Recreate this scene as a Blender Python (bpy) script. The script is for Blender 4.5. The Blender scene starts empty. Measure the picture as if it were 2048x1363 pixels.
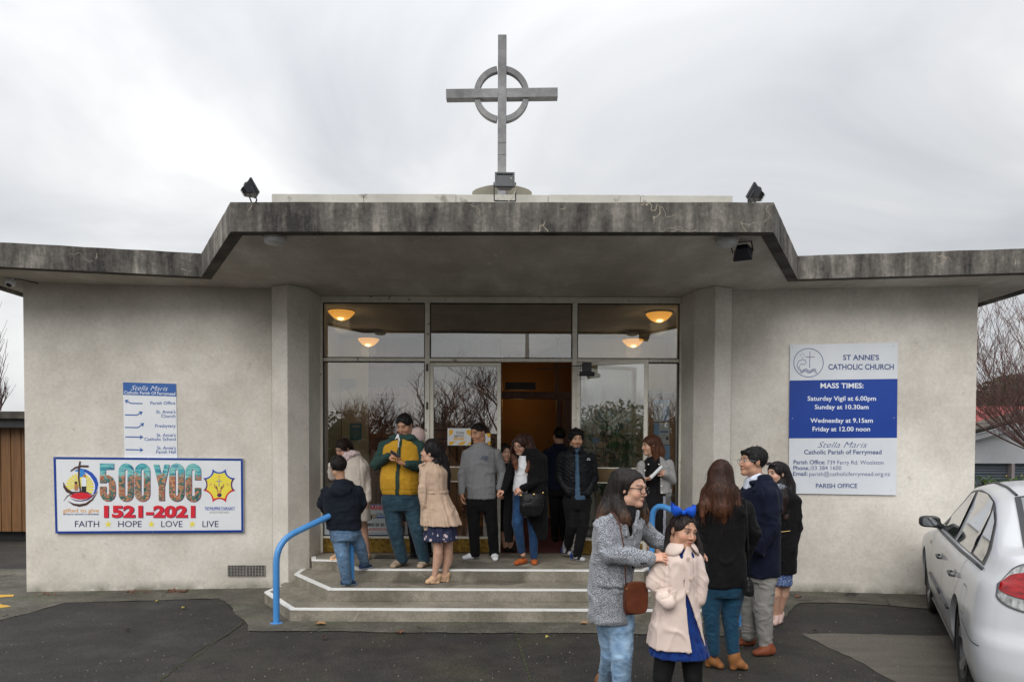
import bpy, bmesh, math, random
import numpy as np
from mathutils import Vector, Matrix
R = math.radians
random.seed(7)
SC = bpy.context.scene
COL = SC.collection

# ------------------------------------------------------------------ camera
FPX, CAM_Z, TILT, ROLL = 1365.0, 1.72, R(1.3), R(0.22)
CY = 895.0 + FPX * math.tan(TILT)
cam_d = bpy.data.cameras.new('camera'); cam = bpy.data.objects.new('camera', cam_d); COL.objects.link(cam)
cam_d.sensor_width = 36.0; cam_d.lens = FPX / 2048 * 36.0
cam_d.shift_y = (CY - 681.5) / 2048
cam_d.clip_start = 0.05; cam_d.clip_end = 2000
CAM_M = Matrix.Rotation(math.pi / 2 - TILT, 3, 'X') @ Matrix.Rotation(ROLL, 3, 'Z')
cam.matrix_world = Matrix.Translation((0, 0, CAM_Z)) @ CAM_M.to_4x4()
SC.camera = cam
CP = Vector((0, 0, CAM_Z))

def ray(px, py):
    return (CAM_M @ Vector(((px - 1024) / FPX, (CY - py) / FPX, -1.0))).normalized()
def PY(px, py, Y):
    d = ray(px, py); return CP + d * (Y / d.y)
def PG(px, py, h=0.0):
    d = ray(px, py); return CP + d * ((h - CAM_Z) / d.z)
def PP(px, py, p0, n):
    d = ray(px, py); return CP + d * ((Vector(p0) - CP).dot(n) / d.dot(n))

# ------------------------------------------------------------------ world: overcast daylight
SUN_EL, SUN_AZ = R(38), R(196)      # azimuth from +Y clockwise: behind the camera, a little to the left
w = bpy.data.worlds.new('World'); SC.world = w; w.use_nodes = True
nt = w.node_tree; nt.nodes.clear(); N = nt.nodes.new; L = nt.links.new
out = N('ShaderNodeOutputWorld'); sky = N('ShaderNodeTexSky'); sky.sky_type = 'NISHITA'; sky.sun_disc = False
sky.sun_elevation = SUN_EL; sky.sun_rotation = SUN_AZ; sky.air_density = 1.2; sky.dust_density = 2.5
bg1 = N('ShaderNodeBackground'); bg1.inputs[1].default_value = 0.09; L(sky.outputs[0], bg1.inputs[0])
tc = N('ShaderNodeTexCoord'); sp_ = N('ShaderNodeSeparateXYZ'); L(tc.outputs['Generated'], sp_.inputs[0])
def M_(op, a, b=None, clamp=False):
    m = N('ShaderNodeMath'); m.operation = op; m.use_clamp = clamp
    for i, v in enumerate((a, b)):
        if v is None: continue
        if isinstance(v, (int, float)): m.inputs[i].default_value = v
        else: L(v, m.inputs[i])
    return m.outputs[0]
zc = M_('MAXIMUM', sp_.outputs[2], 0.0)
den = M_('ADD', zc, 0.38)
cmb = N('ShaderNodeCombineXYZ'); L(M_('DIVIDE', sp_.outputs[0], den), cmb.inputs[0]); L(M_('DIVIDE', sp_.outputs[1], den), cmb.inputs[1])
mp = N('ShaderNodeMapping'); L(cmb.outputs[0], mp.inputs[0]); mp.inputs['Scale'].default_value = (0.85, 1.1, 1); mp.inputs['Rotation'].default_value = (0, 0, R(18)); mp.inputs['Location'].default_value = (0.35, 0.9, 0)
n1 = N('ShaderNodeTexNoise'); n1.inputs['Scale'].default_value = 1.55; n1.inputs['Detail'].default_value = 6; n1.inputs['Roughness'].default_value = 0.5; n1.inputs['Distortion'].default_value = 0.9; L(mp.outputs[0], n1.inputs['Vector'])
cr = N('ShaderNodeValToRGB'); L(n1.outputs[0], cr.inputs[0])
e = cr.color_ramp.elements; e[0].position = 0.33; e[0].color = (0.49, 0.51, 0.54, 1); e[1].position = 0.66; e[1].color = (0.79, 0.79, 0.785, 1)
em = cr.color_ramp.elements.new(0.5); em.color = (0.62, 0.63, 0.645, 1)
# overcast luminance rises towards the zenith
lum = M_('ADD', M_('MULTIPLY_ADD', M_('POWER', zc, 3.0), 2.1) if False else M_('MULTIPLY', M_('POWER', zc, 3.0), 2.1), M_('ADD', M_('MULTIPLY', zc, 0.12), 0.92))
# faint brightening low in the west (left), bluer in the east (right)
wx = M_('MULTIPLY', sp_.outputs[0], -0.13); lum = M_('ADD', lum, wx)
vm = N('ShaderNodeVectorMath'); vm.operation = 'SCALE'; L(cr.outputs[0], vm.inputs[0]); L(lum, vm.inputs['Scale'])
bg2 = N('ShaderNodeBackground'); L(vm.outputs[0], bg2.inputs[0]); bg2.inputs[1].default_value = 1.0
mx = N('ShaderNodeMixShader'); mx.inputs[0].default_value = 0.93; L(bg1.outputs[0], mx.inputs[1]); L(bg2.outputs[0], mx.inputs[2]); L(mx.outputs[0], out.inputs[0])

sl = bpy.data.lights.new('sun', 'SUN'); sl.energy = 1.5; sl.angle = R(44); sl.color = (1.0, 0.97, 0.93)
so = bpy.data.objects.new('sun', sl); COL.objects.link(so)
sd = Vector((math.sin(SUN_AZ) * math.cos(SUN_EL), math.cos(SUN_AZ) * math.cos(SUN_EL), math.sin(SUN_EL)))
so.rotation_euler = sd.to_track_quat('Z', 'Y').to_euler(); so.location = sd * 30
SC.view_settings.view_transform = 'Standard'; SC.view_settings.look = 'None'
SC.view_settings.exposure = 0.30; SC.view_settings.gamma = 1.0; SC.view_settings.use_curve_mapping = False
SC.render.engine = 'CYCLES'
SC.cycles.max_bounces = 7; SC.cycles.transparent_max_bounces = 10; SC.cycles.use_denoising = True
SC.cycles.sample_clamp_indirect = 6.0; SC.cycles.blur_glossy = 0.5

# ------------------------------------------------------------------ materials
MATS = {}; ATTR = set()
def new_mat(name):
    m = bpy.data.materials.new(name); m.use_nodes = True; MATS[name] = m
    nt = m.node_tree; b = nt.nodes['Principled BSDF']
    return m, nt, b
def c4(c): return (c[0], c[1], c[2], 1.0)
def mat(name, c1, c2=None, scale=4.0, detail=6, stretch=(1, 1, 1), rough=0.8, metal=0.0, bump=0.0, bscale=None, bdist=0.01,
        spec=0.5, lo=0.35, hi=0.65, c3=None, scale3=1.0, f3=(0.55, 0.75), sheen=0.0, bstretch=None, emis=None, estr=0.0, rvar=0.0, coat=0.0, attr=False):
    """noise-mixed principled surface: c1<->c2 by noise, optional third tone c3 in larger blotches, noise bump"""
    m, nt, b = new_mat(name); N = nt.nodes.new; L = nt.links.new
    b.inputs['Roughness'].default_value = rough; b.inputs['Metallic'].default_value = metal
    b.inputs['Specular IOR Level'].default_value = spec
    if sheen: b.inputs['Sheen Weight'].default_value = sheen; b.inputs['Sheen Roughness'].default_value = 0.5
    if coat: b.inputs['Coat Weight'].default_value = coat; b.inputs['Coat Roughness'].default_value = 0.04
    tc = N('ShaderNodeTexCoord')
    mp = N('ShaderNodeMapping'); mp.inputs['Scale'].default_value = stretch; L(tc.outputs['Object'], mp.inputs[0])
    colsock = None
    if c2 is not None:
        n = N('ShaderNodeTexNoise'); n.inputs['Scale'].default_value = scale; n.inputs['Detail'].default_value = detail; n.inputs['Roughness'].default_value = 0.6
        L(mp.outputs[0], n.inputs['Vector'])
        cr = N('ShaderNodeValToRGB'); L(n.outputs[0], cr.inputs[0]); e = cr.color_ramp.elements
        e[0].position = lo; e[0].color = c4(c1); e[1].position = hi; e[1].color = c4(c2)
        colsock = cr.outputs[0]
        if rvar:
            mr = N('ShaderNodeMapRange'); L(n.outputs[0], mr.inputs[0]); mr.inputs[1].default_value = 0.3; mr.inputs[2].default_value = 0.7
            mr.inputs[3].default_value = rough - rvar; mr.inputs[4].default_value = rough + rvar; L(mr.outputs[0], b.inputs['Roughness'])
        if c3 is not None:
            n3 = N('ShaderNodeTexNoise'); n3.inputs['Scale'].default_value = scale3; n3.inputs['Detail'].default_value = 5; L(tc.outputs['Object'], n3.inputs['Vector'])
            cr3 = N('ShaderNodeValToRGB'); L(n3.outputs[0], cr3.inputs[0]); e = cr3.color_ramp.elements
            e[0].position = f3[0]; e[0].color = (0, 0, 0, 1); e[1].position = f3[1]; e[1].color = (1, 1, 1, 1)
            mm = N('ShaderNodeMix'); mm.data_type = 'RGBA'; L(cr3.outputs[0], mm.inputs[0]); L(colsock, mm.inputs[6]); mm.inputs[7].default_value = c4(c3)
            colsock = mm.outputs[2]
    if attr:
        ATTR.add(m.name)
        a = N('ShaderNodeAttribute'); a.attribute_name = 'Col'
        if colsock is None: colsock = a.outputs[0]
        else:
            mm = N('ShaderNodeMix'); mm.data_type = 'RGBA'; mm.blend_type = 'MULTIPLY'; mm.inputs[0].default_value = 1.0
            L(colsock, mm.inputs[6]); L(a.outputs[0], mm.inputs[7]); colsock = mm.outputs[2]
    if colsock is None: b.inputs['Base Color'].default_value = c4(c1)
    else: L(colsock, b.inputs['Base Color'])
    if bump:
        nb = N('ShaderNodeTexNoise'); nb.inputs['Scale'].default_value = bscale or scale * 6; nb.inputs['Detail'].default_value = 5
        if bstretch:
            mb = N('ShaderNodeMapping'); mb.inputs['Scale'].default_value = bstretch; L(tc.outputs['Object'], mb.inputs[0]); L(mb.outputs[0], nb.inputs['Vector'])
        else: L(tc.outputs['Object'], nb.inputs['Vector'])
        bp = N('ShaderNodeBump'); bp.inputs['Strength'].default_value = bump; bp.inputs['Distance'].default_value = bdist
        L(nb.outputs[0], bp.inputs['Height']); L(bp.outputs[0], b.inputs['Normal'])
    if emis is not None:
        b.inputs['Emission Color'].default_value = c4(emis); b.inputs['Emission Strength'].default_value = estr
    return m
def flat(name, c, rough=0.5, **k):
    return MATS.get(name) or mat(name, c, rough=rough, **k)

# ------------------------------------------------------------------ objects
def tag(o, label=None, cat=None, group=None, kind=None):
    if label: o['label'] = label
    if cat: o['category'] = cat
    if group: o['group'] = group
    if kind: o['kind'] = kind
    return o
def empty(name, loc, label=None, cat=None, group=None, kind=None, parent=None):
    o = bpy.data.objects.new(name, None); COL.objects.link(o); o.empty_display_size = 0.1
    o['wl'] = list(loc)
    if parent is not None: o.parent = parent; o.location = Vector(loc) - wl(parent)
    else: o.location = loc
    return tag(o, label, cat, group, kind)
def wl(o): return Vector(o['wl'])
def link(name, me, m=None, parent=None, origin=None):
    """mesh in world coordinates -> object whose origin is origin / its parent's place"""
    o = bpy.data.objects.new(name, me); COL.objects.link(o)
    org = Vector(origin) if origin is not None else (wl(parent) if parent is not None else Vector((0, 0, 0)))
    o['wl'] = list(org)
    if org.length > 0: me.transform(Matrix.Translation(-org))
    if parent is not None: o.parent = parent; o.location = org - wl(parent)
    else: o.location = org
    if m is not None:
        for q in (m if isinstance(m, (list, tuple)) else [m]): me.materials.append(q)
    return o
class MB:
    def __init__(s): s.v = []; s.f = []; s.mi = []; s.cur = 0
    def add(s, vs, fs):
        k = len(s.v); s.v += [tuple(v) for v in vs]; s.f += [tuple(i + k for i in f) for f in fs]; s.mi += [s.cur] * len(fs); return s
    def frame(s, o, X, Y, Z):
        """box from a corner and three edge vectors"""
        o, X, Y, Z = map(Vector, (o, X, Y, Z))
        vs = [o, o + X, o + X + Y, o + Y, o + Z, o + X + Z, o + X + Y + Z, o + Y + Z]
        fs = [(0, 3, 2, 1), (4, 5, 6, 7), (0, 1, 5, 4), (1, 2, 6, 5), (2, 3, 7, 6), (3, 0, 4, 7)]
        if X.cross(Y).dot(Z) < 0: fs = [tuple(reversed(f)) for f in fs]
        return s.add(vs, fs)
    def box(s, x0, x1, y0, y1, z0, z1):
        return s.frame((x0, y0, z0), (x1 - x0, 0, 0), (0, y1 - y0, 0), (0, 0, z1 - z0))
    def prism(s, poly, z0, z1, cap=True):
        n = len(poly); a = sum(poly[i][0] * poly[(i + 1) % n][1] - poly[(i + 1) % n][0] * poly[i][1] for i in range(n))
        if a < 0: poly = poly[::-1]
        vs = [(p[0], p[1], z0) for p in poly] + [(p[0], p[1], z1) for p in poly]
        fs = [(i, (i + 1) % n, n + (i + 1) % n, n + i) for i in range(n)]
        if cap: fs += [tuple(range(n - 1, -1, -1)), tuple(range(n, 2 * n))]
        return s.add(vs, fs)
    def tube(s, pts, r, n=10, caps=True, flat_=None):
        pts = [Vector(p) for p in pts]; m = len(pts); rs = r if isinstance(r, (list, tuple)) else [r] * m
        vs = []; up = None
        for i, p in enumerate(pts):
            t = (pts[min(i + 1, m - 1)] - pts[max(i - 1, 0)]).normalized()
            if up is None:
                up = Vector((0, 0, 1)) if abs(t.z) < 0.9 else Vector((1, 0, 0))
            a = t.cross(up).normalized(); up = a.cross(t).normalized()
            for k in range(n):
                th = 2 * math.pi * k / n
                vs.append(p + a * math.cos(th) * rs[i] + up * math.sin(th) * rs[i] * (flat_ or 1))
        fs = [(i * n + k, i * n + (k + 1) % n, (i + 1) * n + (k + 1) % n, (i + 1) * n + k) for i in range(m - 1) for k in range(n)]
        if caps: fs += [tuple(range(n - 1, -1, -1)), tuple((m - 1) * n + k for k in range(n))]
        return s.add(vs, fs)
    def lathe(s, c, axis, prof, n=24):
        """prof: list of (radius, distance along axis)"""
        c = Vector(c); ax = Vector(axis).normalized(); t = Vector((0, 0, 1)) if abs(ax.z) < 0.9 else Vector((1, 0, 0))
        a = ax.cross(t).normalized(); b = ax.cross(a); m = len(prof); vs = []
        for r, h in prof:
            for k in range(n):
                th = 2 * math.pi * k / n; vs.append(c + ax * h + (a * math.cos(th) + b * math.sin(th)) * max(r, 1e-4))
        fs = [(i * n + k, i * n + (k + 1) % n, (i + 1) * n + (k + 1) % n, (i + 1) * n + k) for i in range(m - 1) for k in range(n)]
        return s.add(vs, fs)
    def build(s, name, m=None, parent=None, origin=None, smooth=False, bevel=0.0, seg=2):
        me = bpy.data.meshes.new(name); me.from_pydata(s.v, [], s.f); me.validate(); me.update()
        if m is not None and not isinstance(m, (list, tuple)) and m.name in ATTR:
            at = me.color_attributes.new('Col', 'FLOAT_COLOR', 'POINT'); at.data.foreach_set('color', [1.0] * 4 * len(me.vertices))
        o = link(name, me, m, parent, origin)
        if any(s.mi): me.polygons.foreach_set('material_index', s.mi[:len(me.polygons)])
        if smooth: me.polygons.foreach_set('use_smooth', [True] * len(me.polygons))
        if smooth == 'auto':
            try: me.set_sharp_from_angle(angle=R(35))
            except Exception: pass
        if bevel:
            b = o.modifiers.new('bevel', 'BEVEL'); b.width = bevel; b.segments = seg; b.limit_method = 'ANGLE'; b.angle_limit = R(40)
        return o
def bezier(p0, p1, p2, p3, n=8):
    p0, p1, p2, p3 = map(Vector, (p0, p1, p2, p3)); r = []
    for i in range(n + 1):
        t = i / n; r.append(p0 * (1 - t) ** 3 + 3 * p1 * t * (1 - t) ** 2 + 3 * p2 * t * t * (1 - t) + p3 * t ** 3)
    return r
def bend_path(pts, rad, n=6):
    """polyline with rounded corners"""
    pts = [Vector(p) for p in pts]; r = [pts[0]]
    for i in range(1, len(pts) - 1):
        a = (pts[i - 1] - pts[i]); b = (pts[i + 1] - pts[i]); q = min(rad, a.length * .49, b.length * .49)
        A = pts[i] + a.normalized() * q; B = pts[i] + b.normalized() * q
        for k in range(n + 1):
            t = k / n; r.append(A * (1 - t) ** 2 + pts[i] * 2 * t * (1 - t) + B * t * t)
    r.append(pts[-1]); return r
# ================================================================== materials of the place
def wall_mat(name, dark, light, streak=True):
    """painted render: mottled, damp stains, dirt rising from the ground line"""
    m, nt, b = new_mat(name); N = nt.nodes.new; L = nt.links.new
    b.inputs['Roughness'].default_value = 0.9; b.inputs['Specular IOR Level'].default_value = 0.25
    g = N('ShaderNodeNewGeometry'); tc = g.outputs['Position']
    def noise(scale, det, stretch=None, rough=0.6):
        n = N('ShaderNodeTexNoise'); n.inputs['Scale'].default_value = scale; n.inputs['Detail'].default_value = det; n.inputs['Roughness'].default_value = rough
        if stretch:
            mp = N('ShaderNodeMapping'); mp.inputs['Scale'].default_value = stretch; L(tc, mp.inputs[0]); L(mp.outputs[0], n.inputs['Vector'])
        else: L(tc, n.inputs['Vector'])
        return n.outputs[0]
    def ramp(s, p0, c0, p1, c1):
        r = N('ShaderNodeValToRGB'); L(s, r.inputs[0]); e = r.color_ramp.elements
        e[0].position = p0; e[0].color = c4(c0); e[1].position = p1; e[1].color = c4(c1); return r.outputs[0]
    def mix(f, a, c, bt='MIX'):
        x = N('ShaderNodeMix'); x.data_type = 'RGBA'; x.blend_type = bt
        if isinstance(f, float): x.inputs[0].default_value = f
        else: L(f, x.inputs[0])
        L(a, x.inputs[6])
        if isinstance(c, tuple): x.inputs[7].default_value = c4(c)
        else: L(c, x.inputs[7])
        return x.outputs[2]
    base = ramp(noise(1.1, 7), 0.36, dark, 0.62, light)
    base = mix(ramp(noise(0.55, 4), 0.58, (0, 0, 0), 0.72, (.5, .5, .5)), base, (0.44, 0.39, 0.32))       # yellow-brown damp patches
    base = mix(ramp(noise(9, 6), 0.64, (0, 0, 0), 0.74, (.45, .45, .45)), base, (0.30, 0.29, 0.27))      # small scuffs
    base = mix(ramp(noise(2.6, 3, (1.0, 1.0, .4), .8), 0.60, (0, 0, 0), 0.75, (.35, .35, .35)), base, (0.62, 0.60, 0.55))
    sp = N('ShaderNodeSeparateXYZ'); L(tc, sp.inputs[0])
    mr = N('ShaderNodeMapRange'); L(sp.outputs[2], mr.inputs[0]); mr.inputs[1].default_value = 0.13; mr.inputs[2].default_value = 0.0; mr.inputs[3].default_value = 0; mr.inputs[4].default_value = 1
    mu = N('ShaderNodeMath'); mu.operation = 'MULTIPLY'; L(mr.outputs[0], mu.inputs[0]); L(ramp(noise(4, 6), .35, (0, 0, 0), .65, (1, 1, 1)), mu.inputs[1])
    base = mix(mu.outputs[0], base, (0.17, 0.165, 0.12))                                                   # splash dirt and moss along the base
    L(base, b.inputs['Base Color'])
    bp = N('ShaderNodeBump'); bp.inputs['Strength'].default_value = 0.35; bp.inputs['Distance'].default_value = 0.006; L(noise(38, 6), bp.inputs['Height'])
    bp2 = N('ShaderNodeBump'); bp2.inputs['Strength'].default_value = 0.5; bp2.inputs['Distance'].default_value = 0.03; L(noise(2.2, 3), bp2.inputs['Height']); L(bp.outputs[0], bp2.inputs['Normal'])
    L(bp2.outputs[0], b.inputs['Normal'])
    return m
def weathered(name, dark, mid, light, streak=(9, 9, 1.1), crack=True, crackc=(.30, .265, .21)):
    """old concrete edge: rain streaks, lichen black, hairline cracks with pale filling"""
    m, nt, b = new_mat(name); N = nt.nodes.new; L = nt.links.new
    b.inputs['Roughness'].default_value = 0.92; b.inputs['Specular IOR Level'].default_value = 0.2
    g = N('ShaderNodeNewGeometry'); tc = g.outputs['Position']
    def noise(scale, det, stretch=None, rough=0.65):
        n = N('ShaderNodeTexNoise'); n.inputs['Scale'].default_value = scale; n.inputs['Detail'].default_value = det; n.inputs['Roughness'].default_value = rough
        if stretch:
            mp = N('ShaderNodeMapping'); mp.inputs['Scale'].default_value = stretch; L(tc, mp.inputs[0]); L(mp.outputs[0], n.inputs['Vector'])
        else: L(tc, n.inputs['Vector'])
        return n.outputs[0]
    n1 = noise(1.0, 8, streak); n2 = noise(1.3, 6); n3 = noise(26, 5)
    ad = N('ShaderNodeMath'); ad.operation = 'ADD'; L(n1, ad.inputs[0]); L(n2, ad.inputs[1])
    ad2 = N('ShaderNodeMath'); ad2.operation = 'MULTIPLY_ADD'; L(n3, ad2.inputs[0]); ad2.inputs[1].default_value = 0.35; L(ad.outputs[0], ad2.inputs[2])
    r = N('ShaderNodeValToRGB'); L(ad2.outputs[0], r.inputs[0]); e = r.color_ramp.elements
    hf = N('ShaderNodeMath'); hf.operation = 'MULTIPLY'; L(ad2.outputs[0], hf.inputs[0]); hf.inputs[1].default_value = 0.5; L(hf.outputs[0], r.inputs[0])
    e[0].position = 0.48; e[0].color = c4(dark); e[1].position = 0.76; e[1].color = c4(light); k = e.new(0.61); k.color = c4(mid)
    col = r.outputs[0]
    if crack:
        v = N('ShaderNodeTexVoronoi'); v.feature = 'DISTANCE_TO_EDGE'; v.inputs['Scale'].default_value = 2.2
        mp = N('ShaderNodeMapping'); L(tc, mp.inputs[0]); nn = N('ShaderNodeTexNoise'); nn.inputs['Scale'].default_value = 5; L(tc, nn.inputs['Vector'])
        va = N('ShaderNodeVectorMath'); va.operation = 'MULTIPLY_ADD'; L(nn.outputs['Color'], va.inputs[0]); va.inputs[1].default_value = (.35, .35, .35); L(mp.outputs[0], va.inputs[2]); L(va.outputs[0], v.inputs['Vector'])
        lt = N('ShaderNodeMath'); lt.operation = 'LESS_THAN'; L(v.outputs[0], lt.inputs[0]); lt.inputs[1].default_value = 0.006
        gt = N('ShaderNodeMath'); gt.operation = 'GREATER_THAN'; L(noise(1.7, 2), gt.inputs[0]); gt.inputs[1].default_value = 0.58
        mu = N('ShaderNodeMath'); mu.operation = 'MULTIPLY'; L(lt.outputs[0], mu.inputs[0]); L(gt.outputs[0], mu.inputs[1])
        x = N('ShaderNodeMix'); x.data_type = 'RGBA'; L(mu.outputs[0], x.inputs[0]); L(col, x.inputs[6]); x.inputs[7].default_value = c4(crackc); col = x.outputs[2]
    L(col, b.inputs['Base Color'])
    bp = N('ShaderNodeBump'); bp.inputs['Strength'].default_value = 0.6; bp.inputs['Distance'].default_value = 0.01; L(noise(20, 8), bp.inputs['Height']); L(bp.outputs[0], b.inputs['Normal'])
    return m

M_wall = wall_mat('rendered_wall', (0.51, 0.477, 0.423), (0.675, 0.64, 0.58))
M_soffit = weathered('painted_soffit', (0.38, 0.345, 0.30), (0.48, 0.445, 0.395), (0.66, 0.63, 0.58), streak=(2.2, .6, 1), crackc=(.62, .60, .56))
M_fascia = weathered('weathered_fascia', (0.040, 0.038, 0.036), (0.135, 0.125, 0.112), (0.37, 0.34, 0.30), streak=(9, 9, 1.3))
M_parapet = mat('parapet_paint', (0.38, 0.37, 0.335), (0.49, 0.48, 0.44), scale=3, rough=0.85, bump=0.2, c3=(.25, .24, .21), scale3=6, f3=(.62, .7))
M_rim = mat('stained_rim', (0.035, 0.032, 0.028), (0.10, 0.09, 0.075), scale=5, rough=0.95)
M_step = weathered('step_concrete', (0.15, 0.135, 0.105), (0.255, 0.232, 0.188), (0.36, 0.33, 0.275), streak=(1.5, 1.5, 1.5), crackc=(.33, .31, .25))
M_white_line = mat('worn_white_paint', (0.78, 0.78, 0.76), (0.62, 0.62, 0.60), scale=12, lo=.55, hi=.75, rough=0.6, bump=.2)
M_frame = mat('cream_frame_paint', (0.78, 0.75, 0.66), (0.68, 0.65, 0.56), scale=10, rough=0.5, c3=(0.25, 0.19, 0.14), scale3=16, f3=(.66, .71), bump=.15)
M_gasket = flat('dark_gasket', (0.02, 0.02, 0.018), 0.7)
M_blue_rail = mat('blue_gloss_paint', (0.055, 0.235, 0.56), (0.075, 0.275, 0.60), scale=4, rough=0.32, bump=0.05)
M_timber = mat('varnished_timber', (0.22, 0.085, 0.022), (0.36, 0.16, 0.05), scale=3, stretch=(8, 8, .7), rough=0.35, bump=.1)
M_timber_d = mat('dark_timber', (0.075, 0.028, 0.012), (0.13, 0.052, 0.022), scale=3, stretch=(8, 8, .7), rough=0.4)
M_cream = mat('cream_interior', (0.66, 0.60, 0.44), (0.72, 0.66, 0.50), scale=2, rough=0.85)
M_ochre = mat('ochre_interior', (0.30, 0.15, 0.045), (0.36, 0.19, 0.06), scale=1, rough=0.8)
M_gold = mat('gold_kick_plate', (0.16, 0.095, 0.018), (0.42, 0.27, 0.06), scale=22, rough=0.38, metal=0.75, bump=0.7, bscale=45, bdist=.006)
M_brass = mat('bronze_rail', (0.17, 0.12, 0.065), (0.24, 0.17, 0.09), scale=5, stretch=(.3, 1, 1), rough=0.4, metal=0.6)
M_black = mat('black_paint', (0.012, 0.012, 0.013), (0.028, 0.028, 0.03), scale=8, rough=0.5)
M_carpet = mat('dark_red_carpet', (0.06, 0.012, 0.014), (0.10, 0.02, 0.022), scale=60, rough=1.0)
M_tile = mat('vestibule_floor', (0.10, 0.075, 0.06), (0.15, 0.11, 0.085), scale=6, rough=0.6)

def glass_mat(name, tint=(0.93, 0.95, 0.94), ior=1.52, boost=1.0, dirt=0.03):
    m = bpy.data.materials.new(name); m.use_nodes = True; nt = m.node_tree; nt.nodes.clear(); N = nt.nodes.new; L = nt.links.new
    o = N('ShaderNodeOutputMaterial'); t = N('ShaderNodeBsdfTransparent'); t.inputs[0].default_value = c4(tint)
    g = N('ShaderNodeBsdfGlossy'); g.inputs['Roughness'].default_value = 0.0; g.inputs[0].default_value = (1, 1, 1, 1)
    f = N('ShaderNodeFresnel'); f.inputs[0].default_value = ior
    mu = N('ShaderNodeMath'); mu.operation = 'MULTIPLY_ADD'; mu.use_clamp = True; L(f.outputs[0], mu.inputs[0]); mu.inputs[1].default_value = 1.6 * boost; mu.inputs[2].default_value = dirt
    x = N('ShaderNodeMixShader'); L(mu.outputs[0], x.inputs[0]); L(t.outputs[0], x.inputs[1]); L(g.outputs[0], x.inputs[2]); L(x.outputs[0], o.inputs[0])
    tc = N('ShaderNodeTexCoord'); n = N('ShaderNodeTexNoise'); n.inputs['Scale'].default_value = 1.3; L(tc.outputs['Object'], n.inputs['Vector'])
    bp = N('ShaderNodeBump'); bp.inputs['Strength'].default_value = 0.02; bp.inputs['Distance'].default_value = 0.02; L(n.outputs[0], bp.inputs['Height']); L(bp.outputs[0], g.inputs['Normal'])
    MATS[name] = m; return m
M_glass = glass_mat('window_glass', boost=1.9, dirt=.035)

# ================================================================== ground
def sheet(name, poly, z, m, kind='structure', jag=.012):
    if jag:                                                  # worn, uneven edge instead of a ruled one
        rj = random.Random(len(poly) * 7 + int(abs(poly[0][0]) * 10)); q = []
        for i in range(len(poly)):
            a, b = Vector(poly[i][:2]), Vector(poly[(i + 1) % len(poly)][:2]); ln = (b - a).length; n = max(1, min(140, int(ln / .05))); nn = Vector((a.y - b.y, b.x - a.x)).normalized(); w_ = 0
            for k in range(n):
                w_ = w_ * .8 + rj.uniform(-1, 1) * jag; q.append(a.lerp(b, k / n) + nn * (w_ if k else 0))
        poly = q
    mb = MB(); mb.add([(p[0], p[1], z) for p in poly], [tuple(range(len(poly)))])
    o = mb.build(name, m); 
    if o.data.polygons[0].normal.z < 0: o.data.flip_normals()
    return tag(o, kind=kind)
M_asph = mat('asphalt_old', (0.013, 0.0110, 0.0090), (0.028, 0.0240, 0.0200), scale=2.2, detail=9, rough=0.82, bump=0.9, bscale=85, bdist=0.008, c3=(0.030, 0.027, 0.016), scale3=1.3, f3=(.5, .7), rvar=.08)
M_asph2 = mat('asphalt_patch', (0.0100, 0.0090, 0.0080), (0.0215, 0.0192, 0.0168), scale=3, detail=9, rough=0.85, bump=0.9, bscale=95, bdist=0.007, c3=(0.024, 0.025, 0.018), scale3=1.7, f3=(.55, .75), rvar=.08)
def speckle(m, c, thr, scale):
    nt = m.node_tree; b = nt.nodes['Principled BSDF']; N = nt.nodes.new; L = nt.links.new
    src = b.inputs['Base Color'].links[0].from_socket
    tc = N('ShaderNodeTexCoord'); v = N('ShaderNodeTexVoronoi'); v.inputs['Scale'].default_value = scale; L(tc.outputs['Object'], v.inputs['Vector'])
    lt = N('ShaderNodeMath'); lt.operation = 'LESS_THAN'; L(v.outputs['Distance'], lt.inputs[0]); lt.inputs[1].default_value = 0.33
    sc = N('ShaderNodeSeparateColor'); L(v.outputs['Color'], sc.inputs[0])
    g = N('ShaderNodeMath'); g.operation = 'GREATER_THAN'; L(sc.outputs[0], g.inputs[0]); g.inputs[1].default_value = thr
    mu = N('ShaderNodeMath'); mu.operation = 'MULTIPLY'; L(lt.outputs[0], mu.inputs[0]); L(g.outputs[0], mu.inputs[1])
    x = N('ShaderNodeMix'); x.data_type = 'RGBA'; L(mu.outputs[0], x.inputs[0]); L(src, x.inputs[6]); x.inputs[7].default_value = c4(c); L(x.outputs[2], b.inputs['Base Color'])
speckle(M_asph, (0.055, 0.05, 0.043), .72, 95); speckle(M_asph2, (0.045, 0.042, 0.038), .76, 105)
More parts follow.
